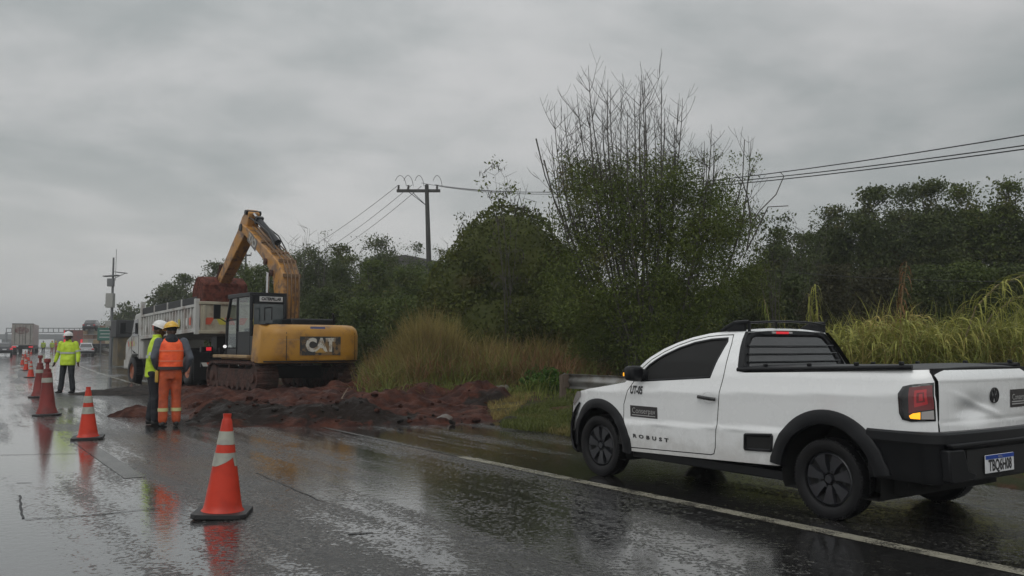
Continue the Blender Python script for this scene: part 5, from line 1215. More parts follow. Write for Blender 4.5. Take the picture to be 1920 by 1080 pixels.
def car(loc, rz, paint, label, L=4.3, W=1.72, Ht=1.48, lit=False):
    c = empty('parked_car' if 'shoulder' in label else 'car', loc, rz, label, 'car'); x0, x1 = -L / 2, L / 2
    mb = MB(); st_s = [(x0, .45, .60, .72), (x0 + .06, .30, .92, .80), (x0 + .5, .28, .98, .85), (-.3, .25, .96, .86), (1.0, .25, .93, .86), (x1 - .7, .28, .82, .82), (x1 - .1, .30, .66, .74), (x1, .42, .56, .66)]
    V = []; k = 12
    for x, z0, z1, hw in st_s:
        hw *= W / 1.72
        for i in range(k):
            a = 2 * math.pi * (i + .5) / k; V.append((x, hw * math.copysign(abs(math.cos(a)) ** .35, math.cos(a)), (z0 + z1) / 2 + (z1 - z0) / 2 * math.copysign(abs(math.sin(a)) ** .5, math.sin(a))))
    F = [(j * k + i, j * k + (i + 1) % k, (j + 1) * k + (i + 1) % k, (j + 1) * k + i) for j in range(len(st_s) - 1) for i in range(k)] + [tuple(range(k)), tuple(reversed(range((len(st_s) - 1) * k, len(st_s) * k)))]
    mb.add(V, F); mb.build('body', paint, c, smooth=40)
    mb = MB(); cb = [(x0 + .25, .93, .70), (x0 + .62, Ht - .08, .56), (x0 + 1.1, Ht, .55), (.25, Ht - .01, .55), (.95, 1.1, .62), (1.25, .93, .68)]
    V = [(x, s_ * hw * W / 1.72, z) for x, z, hw in cb for s_ in (-1, 1)] + [(x, s_ * .72 * W / 1.72, .88) for x in (x0 + .25, 1.25) for s_ in (-1, 1)]
    F = [(2 * i, 2 * i + 1, 2 * i + 3, 2 * i + 2) for i in range(5)] + [(0, 2, 4, 6, 8, 10), (1, 3, 5, 7, 9, 11)]; mb.add(V, F); rf = mb.build('cabin', paint, c, smooth=40)
    mb = MB(); mb.add([(x0 + .27, -.60, 1.0), (x0 + .27, .60, 1.0), (x0 + .55, .50, Ht - .13), (x0 + .55, -.50, Ht - .13)], [(0, 1, 2, 3)]); mb.build('rear_window', GLASS_T, c, smooth=0)
    for s_ in (-1, 1):
        mb = MB(); mb.prism([(x0 + .75, 1.0), (x0 + .95, Ht - .1), (.2, Ht - .1), (.85, 1.0)], lambda a, b, q: (a, q * (.70 - (b - 1) * .32), b), s_ * .985, s_ * 1.0); mb.build('side_window', GLASS_T, c, smooth=0)
        mb = MB(); mb.box((x0 + .04, s_ * .66 * W / 1.72, .78), (.10, .26, .17)); mb.build('taillight', LAMP_RON if lit else LAMP_R, c, bevel=.02)
        for u in (x0 + .78, x1 - .82): simple_wheel(c, u, s_ * .74 * W / 1.72)
    mb = MB(); mb.box((x0 + .02, 0, .45), (.14, W * .93, .24)); mb.build('bumper', B_PLAST, c, bevel=.03)
    mb = MB(); mb.box((x0 - .05, 0, .72), (.03, .4, .12)); mb.build('licence_plate', PLATE_W, c); return c
def onroad(px, py, extra=0.0):
    p = gp(px, py); s, t = st(p.x, p.y); i = int(round(s / .5)); h = EP[i][1]; return (p.x, p.y, rise(p.y)), h + R(90) + extra
l_, h_ = onroad(160, 671.5); car(l_, h_, CARW, 'silver car stopped on the shoulder beside the guardrail', 4.2)
l_, h_ = onroad(7, 671); car(l_, h_ + R(4), CARD, 'dark car with lit red tail lamps cut by the left edge of the frame', 4.2, lit=True)
l_, h_ = onroad(-22, 668); car(l_, h_ + R(4), CARR, 'dark red car just ahead of the dark car at the left edge', 4.2, lit=True)
def lorry():
    l_, h_ = onroad(41, 668); c = empty('box_lorry', l_, h_ - R(2), 'grey box lorry with red tail lamps driving away on the far left lane', 'lorry')
    mb = MB(); mb.box((5.0, 0, 2.55), (10.0, 2.55, 2.85)); b = mb.build('box_body', LSIDE, c, bevel=.03)
    mb = MB(); mb.box((-.03, 0, 2.55), (.05, 2.45, 2.75)); dr_ = mb.build('rear_door', LORR, b)
    mb = MB(); mb.box((-.065, 0, 2.55), (.02, .03, 2.7)); 
    for y in (-.9, -.35, .35, .9): mb.tube([(-.08, y, 1.3), (-.08, y, 3.8)], .025, 6)
    mb.build('door_rods', B_PLAST, dr_)
    mb = MB(); mb.ball((-.06, .12, 3.1), (.01, .85, .48), 10); mb.build('dark_marking', pm('faded_red_marking', (.13, .05, .045), .6, col2=(.22, .19, .17), nscale=2), dr_)
    for y, z_, a_, b_ in ((0, 3.98, 2.55, .08), (0, 1.14, 2.55, .08)): mb = MB(); mb.box((-.05, y, z_), (.06, a_, b_)); mb.build('door_frame', B_PLAST, b)
    mb = MB(); mb.box((5, 0, .9), (9.5, 1.0, .35)); mb.box((.4, 0, .75), (.15, 2.3, .3)); mb.build('chassis', B_MATT, c)
    for s_ in (-1, 1):
        mb = MB(); mb.box((.28, s_ * .98, .92), (.08, .5, .22)); mb.build('tail_lamp', LAMP_RON, c)
        for u in (1.9, 3.1, 10.9): simple_wheel(c, u, s_ * 1.0, .5, .5)
    mb = MB(); mb.prism([(10.3, .7), (10.3, 3.3), (11.4, 3.35), (12.2, 2.2), (12.25, .6)], lambda a, b_, q: (a, q, b_), -1.2, 1.2); mb.build('cab', CARW, c, bevel=.05)
lorry()
def tow():
    l_, h_ = onroad(112, 669); c = empty('flatbed_truck', l_, h_ - R(16), 'truck with red and white rear board carrying a dark car and pale crates', 'truck')
    c.location.y += 4
    mb = MB(); mb.box((3.5, 0, 1.05), (9.5, 2.4, .22)); mb.box((4, 0, .8), (9, .9, .3)); mb.build('flatbed', B_PLAST, c)
    mb = MB(); mb.box((-1.3, .0, 2.1), (.08, 2.3, 2.0)); bd = mb.build('rear_board', pm('dull_red_board', (.16, .05, .04), .5, col2=(.08, .05, .05), nscale=2), c)
    mb = MB(); mb.box((-1.36, .55, 2.55), (.04, .95, .95)); mb.build('dark_panel', B_PLAST, bd)
    for y in (1.0, -1.0): mb = MB(); mb.box((-1.37, y, 1.5), (.05, .25, .8)); mb.build('red_lamp', LAMP_RON, bd)
    mb = MB(); mb.box((-1.36, 1.05, 2.6), (.04, .14, .9)); mb.build('red_strip', LAMP_RON, bd)
    for s_ in (-1, 1):
        for u in (1.0, 2.3, 7.4): simple_wheel(c, u, s_ * 1.0, .5, .4)
    mb = MB(); mb.box((9.2, 0, 2.0), (1.9, 2.35, 2.4)); mb.build('cab', CARW, c, bevel=.1)
    return c
tw = tow()
l_, h_ = onroad(112, 669)
cr = car((l_[0] + .4, l_[1] + 7.5, l_[2] + 3.05), h_ - R(16), CARD, 'dark car riding high on top of the truck with the red board', 3.9)
CRC = [pm('cream_board', (.38, .34, .24), .6), pm('brown_board', (.20, .12, .08), .6), pm('tan_board', (.32, .22, .12), .6), pm('grey_board', (.3, .3, .28), .6)]
# long trailer of stacked panels behind the lone worker
def trailer():
    p = gp(140, 669); c = empty('panel_trailer', (p.x, p.y + 8, rise(p.y)), R(6), 'long trailer stacked with cream and brown panels behind the lone worker', 'trailer')
    mb = MB(); mb.box((0, 0, 1.2), (5.2, 2.2, .3)); mb.build('trailer_bed', B_PLAST, c)
    q = 0
    for j in range(4):
        for i in range(7):
            w_ = 5.2 / 7; mb = MB(); mb.box((-2.6 + w_ * (i + .5), -.1 * (q % 3), 1.65 + .62 * j), (w_ * .94, 2.0, .56)); mb.build('panel_stack', CRC[(i * 3 + j * 5 + i * j) % 4], c); q += 1
    mb = MB()
    for x in (-2.55, 2.55): mb.box((x, -1.0, 2.4), (.08, .08, 2.6))
    mb.build('stake', B_PLAST, c)
    for s_ in (-1, 1):
        for u in (-1.7, 1.7): simple_wheel(c, u, s_ * .95, .5, .4)
trailer()
# ------------------------------------------------------------ guardrails
GALV = pm('galvanised_steel', (.30, .30, .29), .42, metal=.55, col2=(.20, .19, .17), nscale=3, dirt=(.12, .07, .04), dscale=3, damt=.5)
POSTM = pm('rail_post_brown', (.10, .075, .055), .7)
def wbeam(path, label, end=False):
    g = empty('guardrail', path[0], label=label, cat='guardrail'); O = Vector(path[0])
    prof = [(.0, .155), (.045, .12), (.045, .075), (.0, .03), (.0, -.03), (.045, -.075), (.045, -.12), (.0, -.155)]
    mb = MB(); V = []; m = len(prof); P = [Vector(q) for q in path]
    for i, q in enumerate(P):
        d = (P[min(i + 1, len(P) - 1)] - P[max(i - 1, 0)]); d.z = 0; d = d.normalized(); nn = Vector((-d.y, d.x, 0))     # left: towards the traffic
        for o, z in prof: V.append(q - O + nn * o + Vector((0, 0, .60 + z)))
    mb.add(V, [(i * m + j, i * m + j + 1, (i + 1) * m + j + 1, (i + 1) * m + j) for i in range(len(P) - 1) for j in range(m - 1)]); mb.build('rail', GALV, g, smooth=50, solid=.004)
    if end:
        d = (P[1] - P[0]).normalized(); nn = Vector((-d.y, d.x, 0)); mb = MB(); mb.tube([Vector((0, 0, .44)) + nn * .03 - d * .02, Vector((0, 0, .76)) + nn * .03 - d * .02], [(.02, .09)] * 2, 12); mb.build('end_piece', GALV, g, smooth=50)
    acc = 0; last = None
    for i, q in enumerate(P):
        if last is None or (q - last).length > 3.8:
            last = q; d = (P[min(i + 1, len(P) - 1)] - P[max(i - 1, 0)]).normalized(); nn = Vector((-d.y, d.x, 0))
            mb = MB(); c = q - O - nn * .11 + (d * .1 if i == 0 else Vector()); mb.box(c + Vector((0, 0, .30)), (.08, .12, .86), rot=(0, 0, math.atan2(d.y, d.x))); mb.box(c + nn * .07 + Vector((0, 0, .60)), (.10, .14, .28), rot=(0, 0, math.atan2(d.y, d.x))); mb.build('post', POSTM, g)
    return g
A_ = gp(1058, 767)
dn = Vector((math.sin(R(33)), -math.cos(R(33)), 0))
wbeam([tuple(A_ + dn * (k * 1.0)) for k in range(22)][::-1][::-1], 'grey steel guardrail ending on the grass verge in front of the white pickup', end=True)
def gl(s):  # far rail
    p = E(s, -3.75 - .9 * max(0, (s - 60)) / 90); return tuple(p)
wbeam([gl(30 + 2 * k) for k in range(120)], 'long galvanised guardrail running along the shoulder beyond the dump truck')

# ------------------------------------------------------------ utility poles and wires
CONC = pm('grey_concrete', (.060, .058, .054), .8, col2=(.038, .037, .034), nscale=3, stretch=(1, 1, .3), bump=.3, bscale=20)
INS = pm('dark_insulator', (.035, .025, .02), .3); WIRE = pm('dark_cable', (.025, .025, .025), .6)
def pole(top, base_z, H, label, yaw, arm=2.7, tilt=0.0):
    g = empty('utility_pole', (top.x + tilt * 0, top.y, base_z), yaw, label, 'utility pole')
    mb = MB(); n = 8
    for i in range(n): 
        pass
    h = top.z - base_z; mb.tube([(tilt * h, 0, 0), (0, 0, h)], [(.19, .25), (.11, .14)], 4); mb.build('shaft', CONC, g, smooth=0, bevel=.02)
    mb = MB(); mb.box((-.45, .12, h - .32), (arm, .12, .16)); ca = mb.build('cross_arm', CONC, g, bevel=.01)
    mb = MB()
    mb.tube([(-.05, .12, h - 1.1), (-.95, .12, h - .40)], .02, 6); mb.tube([(-.05, .12, h - 1.1), (-.75, .12, h - .42)], .02, 6); mb.build('brace', B_PLAST, g)
    xs = (-.45 - arm / 2 + .1, -1.0, .55)
    for x in xs:
        mb = MB()
        for k in range(4): mb.cyl((x, .12, h - .24 + k * .06), (x, .12, h - .20 + k * .06), .05 + .02 * (k % 2), n=10)
        mb.build('insulator', INS, ca)
    return g, h
PT = at(800, 346, 46); PB = .5
pl, ph = pole(PT, PB, 0, 'grey concrete utility pole with a cross arm rising above the trees', R(0), 2.35, .035)
# arm spans 745..828 px at 46 m
def wire(a, b, sag, label, r=.018, group='overhead power lines', n=24):
    a, b = Vector(a), Vector(b); mb = MB(); pts = []
    for i in range(n + 1):
        q = i / n; p = a.lerp(b, q); p.z -= sag * 4 * q * (1 - q); pts.append(p)
    mb.tube(pts, r, 5); tag(mb.build('power_line', WIRE, smooth=60), label, 'power line', group)
IW = [at(747, 347, 46), at(772, 347, 46), at(790, 349, 46)]
for k, (e, lab) in enumerate((((590, 449), 'upper left'), ((625, 449), 'middle left'), ((648, 449), 'lowest left'))):
    a = IW[k]; e1 = at(e[0], e[1], 66); d = (e1 - a); b = a + d * 1.9; b.z = a.z + d.z * 1.55
    wire(a, b, .5, 'power line running down left from the cross arm into the trees, ' + ('outermost of three', 'middle of three', 'innermost of three')[k], .014)
RW = [(at(790, 343, 46), at(1990, 242, 14)), (at(815, 346, 46), at(1990, 263, 14)), (at(822, 349, 46), at(1990, 270, 14))]
for k, (a, b) in enumerate(RW):
    wire(a, b, .75 if k == 0 else .62, 'power line running right from the pole behind the bare tree, ' + ('highest', 'middle', 'lowest')[k] + ' of three', .012)
for (u0, u1) in ((741, 762), (757, 775), (778, 795), (812, 829)):      # jumper loops over the arm
    mb = MB(); pts = [at(u0 + (u1 - u0) * i / 10, 349 - 20 * math.sin(math.pi * min(1, (i / 10) * .9 + .1)) ** .6, 46.1) for i in range(11)]
    mb.tube([Vector(q) - Vector(pl.location) for q in pts], .014, 5); mb.build('jumper_cable', WIRE, pl)
wire(at(1430, 506, 24), at(1990, 527, 24), .12, 'thin grey cable hanging low across the dark trees on the right', .008, group='low cables')
g2, h2 = pole(at(461, 473, 95), .5, 0, 'distant utility pole cross arm showing behind the excavator arm', 0, 2.0)
# ------------------------------------------------------------ camera mast
MAST = pm('mast_steel', (.14, .145, .15), .5, metal=.3); BOXM = pm('pale_cabinet', (.28, .28, .26), .5)
mp = at(213, 483, 60); mg = gp(213, 687); ms = empty('camera_mast', (mp.x, 60, 0), label='grey steel mast with cabinets, lamps and antenna behind the guardrail', cat='mast')
mh = mp.z; mb = MB(); mb.tube([(0, 0, 0), (0, 0, mh * .55), (0, 0, mh)], [.11, .09, .06], 12); mb.build('shaft', MAST, ms)
mb = MB(); mb.tube([(.18, 0, mh - 1.6), (.18, 0, mh + .6)], .018, 6); mb.build('antenna', MAST, ms)
mb = MB(); mb.box((-.12, 0, mh - 1.28), (1.0, .5, .06), rot=(0, R(-4), 0)); mb.box((.55, 0, mh - 1.05), (.7, .5, .05), rot=(0, R(6), 0)); mb.tube([(0, 0, mh - 1.5), (.85, 0, mh - 1.1)], .02, 6); mb.build('solar_panel', MAST, ms)
for z_, d_, m_ in ((mh - 1.75, (.42, .3, .55), MAST), (mh - 3.0, (.5, .4, 1.0), BOXM), (mh - 4.6, (.45, .35, .35), BOXM)):
    mb = MB(); mb.box((-.08, -.12, z_), d_); mb.build('cabinet', m_, ms, bevel=.02)
mb = MB(); mb.ball((.05, -.2, mh - 4.95), .13, 8); mb.build('dome_camera', B_GLOSS, ms)
# road sign, hut
GRS = pm('green_road_sign', (.012, .10, .075), .45)
sp_ = gp(200, 672); sg_ = empty('road_sign', (sp_.x, 84, .3), label='green highway direction sign beyond the guardrail', cat='road sign'); sg_.location.x = at(200, 630, 84).x
mb = MB(); mb.box((0, 0, 2.2), (1.8, .06, 1.25)); sb_ = mb.build('sign_board', GRS, sg_, bevel=.02)
for x in (-.6, .6): mb = MB(); mb.box((x, .07, .9), (.08, .08, 2.0)); mb.build('post', MAST, sg_)
for k in range(3): mb = MB(); mb.box((-.1, -.036, 2.55 - .32 * k), (1.2 - .2 * (k % 2), .006, .09)); mb.build('text_line', WLETTER, sb_)
hp = at(232, 640, 56); ht = empty('roadside_hut', (hp.x + .5, 56, .1), R(33), label='brown roadside hut with a dark top panel behind the mast', cat='hut')
mb = MB(); mb.box((0, 0, .9), (1.9, 2.0, 1.8)); mb.build('wall', pm('brown_plaster', (.12, .09, .045), .8, col2=(.07, .06, .04), nscale=2), ht)
mb = MB(); mb.box((0, 0, 2.35), (2.2, 2.2, 1.1)); mb.build('roof_panel', TARP, ht, bevel=.04)
# gantry and overpass
GAN = pm('gantry_steel', (.16, .17, .18), .5)
ga = at(12, 618, 215); gb = at(169, 618, 215); gt = empty('sign_gantry', (ga.x, 215, .3), label='long steel lattice gantry spanning the highway in the distance', cat='gantry')
mb = MB(); W_ = gb.x - ga.x; zt = at(0, 615.5, 215).z - .3; zb = at(0, 623.5, 215).z - .3
for z_ in (zt, zb): mb.box((W_ / 2, 0, z_), (W_, .3, .22))
for k in range(17): mb.box((W_ * k / 16, 0, (zt + zb) / 2), (.16, .16, zt - zb))
mb.build('truss', GAN, gt)
for x in (0, W_): mb = MB(); mb.box((x, 0, zb / 2), (.4, .4, zb)); mb.build('leg', GAN, gt)
OVP = pm('overpass_concrete', (.11, .115, .12), .8)
ov = empty('overpass', (at(-60, 640, 420).x, 420, .3), label='long grey concrete overpass crossing the highway on the horizon', cat='overpass')
X0 = 0; W_ = at(330, 640, 420).x - at(-60, 640, 420).x; zt = at(0, 628, 420).z; zb = at(0, 637.5, 420).z
mb = MB(); mb.box((W_ / 2, 0, (zt + zb) / 2), (W_, 9, zt - zb)); mb.build('deck', OVP, ov)
for k in range(8):
    mb = MB(); mb.box((W_ * (k + .5) / 8, 0, zb / 2), (1.1, 7, zb)); mb.build('pier', OVP, ov)
# ------------------------------------------------------------ vegetation
BARK = pm('grey_bark', (.060, .052, .042), .85, col2=(.030, .027, .022), nscale=6)
BARKL = pm('pale_bark', (.075, .068, .058), .8, col2=(.04, .036, .03), nscale=6)
L_DARK = leafmat('dark_leaves', (0.033, 0.050, 0.017), (0.090, 0.110, 0.033), (0.106, 0.096, 0.036))
L_MID = leafmat('green_leaves', (0.042, 0.066, 0.015), (0.105, 0.130, 0.028), (0.132, 0.121, 0.036))
L_OLIVE = leafmat('olive_leaves', (0.047, 0.071, 0.013), (0.118, 0.143, 0.030), (0.103, 0.093, 0.030))
L_VINE = leafmat('vine_leaves', (0.039, 0.055, 0.013), (0.107, 0.120, 0.026), (0.076, 0.065, 0.021))
L_RED = leafmat('reddish_leaves', (.030, .034, .016), (.068, .062, .028), (.090, .042, .026))
L_BUSH = leafmat('bright_bush_leaves', (.035, .085, .012), (.080, .15, .025))
G_DRY = leafmat('dry_grass', (0.144, 0.110, 0.037), (0.338, 0.279, 0.101), (0.203, 0.110, 0.051), .65, .3)
G_GRN = leafmat('green_grass', (0.085, 0.113, 0.026), (0.208, 0.235, 0.056), (0.246, 0.208, 0.075), .6, .3)
G_BRN = leafmat('brown_grass', (0.126, 0.067, 0.034), (0.252, 0.143, 0.071), (0.168, 0.143, 0.050), .7, .3)
G_CANE = leafmat('cane_leaves', (0.134, 0.154, 0.031), (0.399, 0.386, 0.105), (0.455, 0.358, 0.131), .55, .35)
def quads(name, V, mat, parent=None, n=4):
    """V: (N, n, 3) array of n-sided faces"""
    N_ = len(V); me = bpy.data.meshes.new(name); me.vertices.add(N_ * n); me.vertices.foreach_set('co', V.reshape(-1).astype(np.float32))
    me.loops.add(N_ * n); me.loops.foreach_set('vertex_index', np.arange(N_ * n, dtype=np.int32)); me.polygons.add(N_)
    me.polygons.foreach_set('loop_start', np.arange(0, N_ * n, n, dtype=np.int32)); me.update(calc_edges=True); me.materials.append(mat)
    o = bpy.data.objects.new(name, me); COL.objects.link(o)
    if parent is not None: o.parent = parent
    return o
def leafquads(C, size, rng, elong=1.7, droop=0.0):
    n = len(C); a = rng.normal(size=(n, 3)); a[:, 2] -= droop; a /= np.linalg.norm(a, axis=1)[:, None]
    b = rng.normal(size=(n, 3)); b -= a * (a * b).sum(1)[:, None]; b /= np.linalg.norm(b, axis=1)[:, None]
    s = (size * rng.uniform(.6, 1.3, n))[:, None] if np.isscalar(size) else size[:, None]
    L = a * s * elong * .5; W = b * s * .5
    return np.stack([C - L, C + W * .9 - L * .1, C + L, C - W * .9 - L * .1], 1)
def crown_points(lobes, ncl, per, crad, rng, shell=.55, flat=.75):
    """clusters through several ellipsoid lobes"""
    vol = np.array([l[3] * l[4] * l[5] for l in lobes]) ** .8; pr = vol / vol.sum(); P = []
    idx = rng.choice(len(lobes), ncl, p=pr)
    for i in idx:
        cx, cy, cz, rx, ry, rz = lobes[i]; d = rng.normal(size=3); d /= np.linalg.norm(d); r = rng.uniform(shell, 1.0) ** .6 if rng.random() < .75 else rng.uniform(.1, .8)
        P.append((cx + d[0] * rx * r, cy + d[1] * ry * r, cz + d[2] * rz * r))
    P = np.array(P); k = rng.poisson(per, ncl) + 3; cr = crad * rng.uniform(.55, 1.5, ncl)
    C = np.repeat(P, k, 0); R_ = np.repeat(cr, k); o = rng.normal(size=(len(C), 3)) * .5; o[:, 2] *= flat
    return C + o * R_[:, None], P
def lobes_for(w_, h, rng, n=6, z0=.0):
    out = [(0, 0, h * .55, w_ * .62, w_ * .5, h * .36)]
    for i in range(n):
        a = rng.uniform(0, 6.28); r = w_ * rng.uniform(.3, .7); z = h * rng.uniform(.35, .82); s = w_ * rng.uniform(.28, .45)
        out.append((r * math.cos(a), r * math.sin(a) * .8, min(z, h - s * .8), s, s, s * .8))
    out.append((w_ * rng.uniform(-.3, .3), 0, h - w_ * .25, w_ * .35, w_ * .35, w_ * .25))
    out.append((0, 0, h * .25 + z0, w_ * .75, w_ * .5, h * .25))
    return out
def trunk(parent, h, w_, rng, mat=BARK, n=7, r0=.14, tips=None):
    mb = MB(); mb.tube([(0, 0, -.1), (.05, 0, h * .2), (0, .05, h * .45)], [r0, r0 * .8, r0 * .6], 8)
    for i in range(n):
        if tips is not None: e = Vector(tips[rng.integers(len(tips))])
        else: e = Vector((rng.uniform(-w_, w_) * .7, rng.uniform(-w_, w_) * .5, h * rng.uniform(.6, .98)))
        s = Vector((0, 0, h * rng.uniform(.15, .45))); m = s.lerp(e, .5) + Vector((rng.normal() * .1, rng.normal() * .1, -h * .03)); mb.tube([s, m, e], [r0 * .5, r0 * .3, r0 * .08], 5)
    return mb.build('trunk', mat, parent, smooth=60)
def tree(px, topy, Y, halfw_px, label, mat=L_DARK, seed=0, cat='tree', name='tree', ncl=110, per=42, crad=.42, leaf=.13, group=None, base=None, lob=6):
    rng = np.random.default_rng(seed + 11); T = at(px, topy, Y); bz = gz(T.x, T.y) if base is None else base
    h = T.z - bz; w_ = halfw_px / FPX * Y; r = empty(name, (T.x, T.y, bz), rng.uniform(-.2, .2), label, cat, group)
    ncl, per, leaf, crad = int(ncl * 1.35), int(per * 1.9), leaf * .62, crad * 1.15; C, P = crown_points(lobes_for(w_, h, rng, lob), ncl, per, crad, rng)
    C = C[C[:, 2] < h * 1.02]; quads('crown', leafquads(C, leaf, rng), mat, r); trunk(r, h, w_, rng, tips=P[P[:, 2] > h * .5]); return r

# skyline left of the pole, from far to near
tree(190, 612, 150, 18, 'small dark tree farthest along the guardrail by the green sign', L_DARK, 1, ncl=70, per=26, crad=.7, leaf=.3)
tree(212, 592, 125, 24, 'dark tree rising right behind the camera mast', L_DARK, 2, ncl=90, per=28, crad=.7, leaf=.28)
tree(246, 568, 100, 32, 'round dark tree between the mast and the dump truck cab', L_DARK, 3, ncl=110, per=30, crad=.6, leaf=.24)
tree(305, 530, 78, 46, 'broad dark tree behind the dump truck bed, left one', L_DARK, 4, ncl=150, per=36, crad=.55, leaf=.2)
tree(348, 516, 72, 36, 'dark tree with uneven top just left of the clay filled bucket', L_DARK, 5, ncl=130, per=34, crad=.5, leaf=.18)
tree(395, 492, 60, 40, 'tree with twiggy top directly behind the excavator stick', L_DARK, 6, ncl=130, per=36, crad=.45, leaf=.16)
tree(455, 482, 56, 46, 'green tree seen through the gap under the excavator arm', L_MID, 7, ncl=170, per=40, crad=.45, leaf=.15)
tree(516, 470, 50, 44, 'dark tree hidden behind the excavator boom', L_MID, 8, ncl=160, per=40, crad=.42, leaf=.14)
tree(585, 462, 46, 46, 'dark tree right of the boom under the thin bare twigs', L_DARK, 9, ncl=170, per=42, crad=.40, leaf=.13)
tree(640, 462, 44, 38, 'dark tree with leafy knots along its top, under the lowest wire', L_DARK, 10, ncl=150, per=40, crad=.38, leaf=.13)
tree(722, 444, 62, 46, 'flat topped dark tree standing highest left of the utility pole', L_DARK, 12, ncl=150, per=44, crad=.55, leaf=.17)
tree(775, 458, 64, 30, 'smaller flat topped tree beside the utility pole', L_DARK, 13, ncl=100, per=40, crad=.5, leaf=.16)
tree(700, 492, 40, 60, 'wide green tree in front of the pale house roof', L_MID, 14, ncl=190, per=44, crad=.42, leaf=.13)
tree(775, 500, 37, 60, 'green bushy tree hiding the foot of the utility pole', L_MID, 15, ncl=200, per=44, crad=.42, leaf=.12)
tree(835, 470, 48, 26, 'thin dark tree between the pole and the vine covered dome', L_DARK, 16, ncl=80, per=30, crad=.35, leaf=.12)
tree(612, 540, 35, 66, 'dark thicket directly behind the yellow counterweight', L_DARK, 17, ncl=200, per=46, crad=.42, leaf=.12, cat='thicket', name='thicket')
tree(690, 560, 33, 60, 'dark green thicket above the left end of the dry grass', L_MID, 18, ncl=200, per=46, crad=.40, leaf=.11, cat='thicket', name='thicket')
tree(770, 555, 31, 60, 'green thicket behind the tallest dry grass tuft', L_MID, 19, ncl=200, per=46, crad=.38, leaf=.11, cat='thicket', name='thicket')
tree(540, 560, 38, 60, 'dark thicket behind the excavator cab', L_DARK, 20, ncl=180, per=44, crad=.42, leaf=.12, cat='thicket', name='thicket')
tree(445, 575, 44, 60, 'dark thicket behind the dump truck tailgate', L_DARK, 21, ncl=160, per=44, crad=.45, leaf=.13, cat='thicket', name='thicket')
tree(350, 590, 54, 60, 'dark thicket behind the middle of the dump truck', L_DARK, 22, ncl=150, per=40, crad=.5, leaf=.16, cat='thicket', name='thicket')
tree(560, 474, 52, 60, 'wide green tree filling the view right behind the boom', L_MID, 30, ncl=200, per=46, crad=.45, leaf=.13)
tree(655, 470, 50, 60, 'wide green tree under the wires, right of the boom', L_MID, 31, ncl=200, per=46, crad=.45, leaf=.13)
tree(735, 476, 52, 60, 'dark green tree below the flat topped tree', L_DARK, 32, ncl=200, per=46, crad=.45, leaf=.13)
tree(820, 492, 42, 44, 'green tree right of the utility pole beside the dome', L_MID, 33, ncl=180, per=46, crad=.42, leaf=.12)
tree(480, 500, 48, 54, 'green tree standing behind the excavator cab and boom foot', L_MID, 34, ncl=180, per=46, crad=.45, leaf=.13)
# right hand wood
RT = [(1455, 432, 36, 34, L_DARK, 'small dark leafed tree just right of the bare tree'), (1500, 440, 38, 36, L_DARK, 'low dark tree with open top between the bare tree and the tall wood'), (1560, 390, 35, 44, L_DARK, 'dark tree with a single leafy spire, left end of the tall wood'),
      (1628, 356, 34, 56, L_DARK, 'tall dark tree behind the dry brown cane'), (1690, 350, 37, 54, L_DARK, 'tall dark tree in the middle of the right hand wood'), (1745, 340, 33, 54, L_DARK, 'tallest dark tree of the right hand wood'),
      (1812, 348, 34, 56, L_MID, 'dark green tree second from the right edge of the frame'), (1885, 338, 33, 58, L_MID, 'dark green tree at the right edge above the leaning cane'), (1960, 345, 32, 60, L_DARK, 'dark tree cut off by the right edge of the frame')]
for k, (px, ty, Y, hw, mt, lab) in enumerate(RT): tree(px, ty, Y, hw, lab, mt, 40 + k, ncl=340, per=36, crad=.38, leaf=.125, lob=10)
SH = [(1480, 515, 29, 60, L_DARK, 'dark thicket right behind the pickup cab roof rack'), (1560, 500, 27, 50, L_RED, 'thicket with reddish dying leaves left of the brown cane'), (1640, 505, 27, 56, L_RED, 'thicket with reddish dying leaves behind the brown cane'),
      (1730, 500, 27, 60, L_DARK, 'dark thicket right of the brown cane'), (1820, 495, 27, 60, L_MID, 'green thicket behind the arching cane'), (1910, 500, 26, 60, L_DARK, 'dark thicket at the right edge of the frame'), (1410, 500, 27, 60, L_VINE, 'olive thicket at the right foot of the bare tree'), (1340, 540, 26, 60, L_DARK, 'dark thicket filling the gap under the bare tree on its right'), (1120, 560, 25, 60, L_VINE, 'olive thicket under the left side of the bare tree')]
for k, (px, ty, Y, hw, mt, lab) in enumerate(SH): tree(px, ty, Y, hw, lab, mt, 60 + k, ncl=230, per=44, crad=.33, leaf=.10, cat='thicket', name='thicket')
for k, (px, ty, Y, hw, mt, lab) in enumerate([(1245, 500, 28, 60, L_DARK, 'dark thicket straight behind the bare tree stems'), (1050, 520, 30, 60, L_DARK, 'dark thicket between the vine dome and the bare tree'), (900, 545, 28, 70, L_VINE, 'vine covered thicket at the left foot of the dome'), (985, 560, 25, 60, L_VINE, 'low vine thicket in front of the dome')]): tree(px, ty, Y, hw, lab, mt, 80 + k, ncl=230, per=46, crad=.36, leaf=.10, cat='thicket', name='thicket')

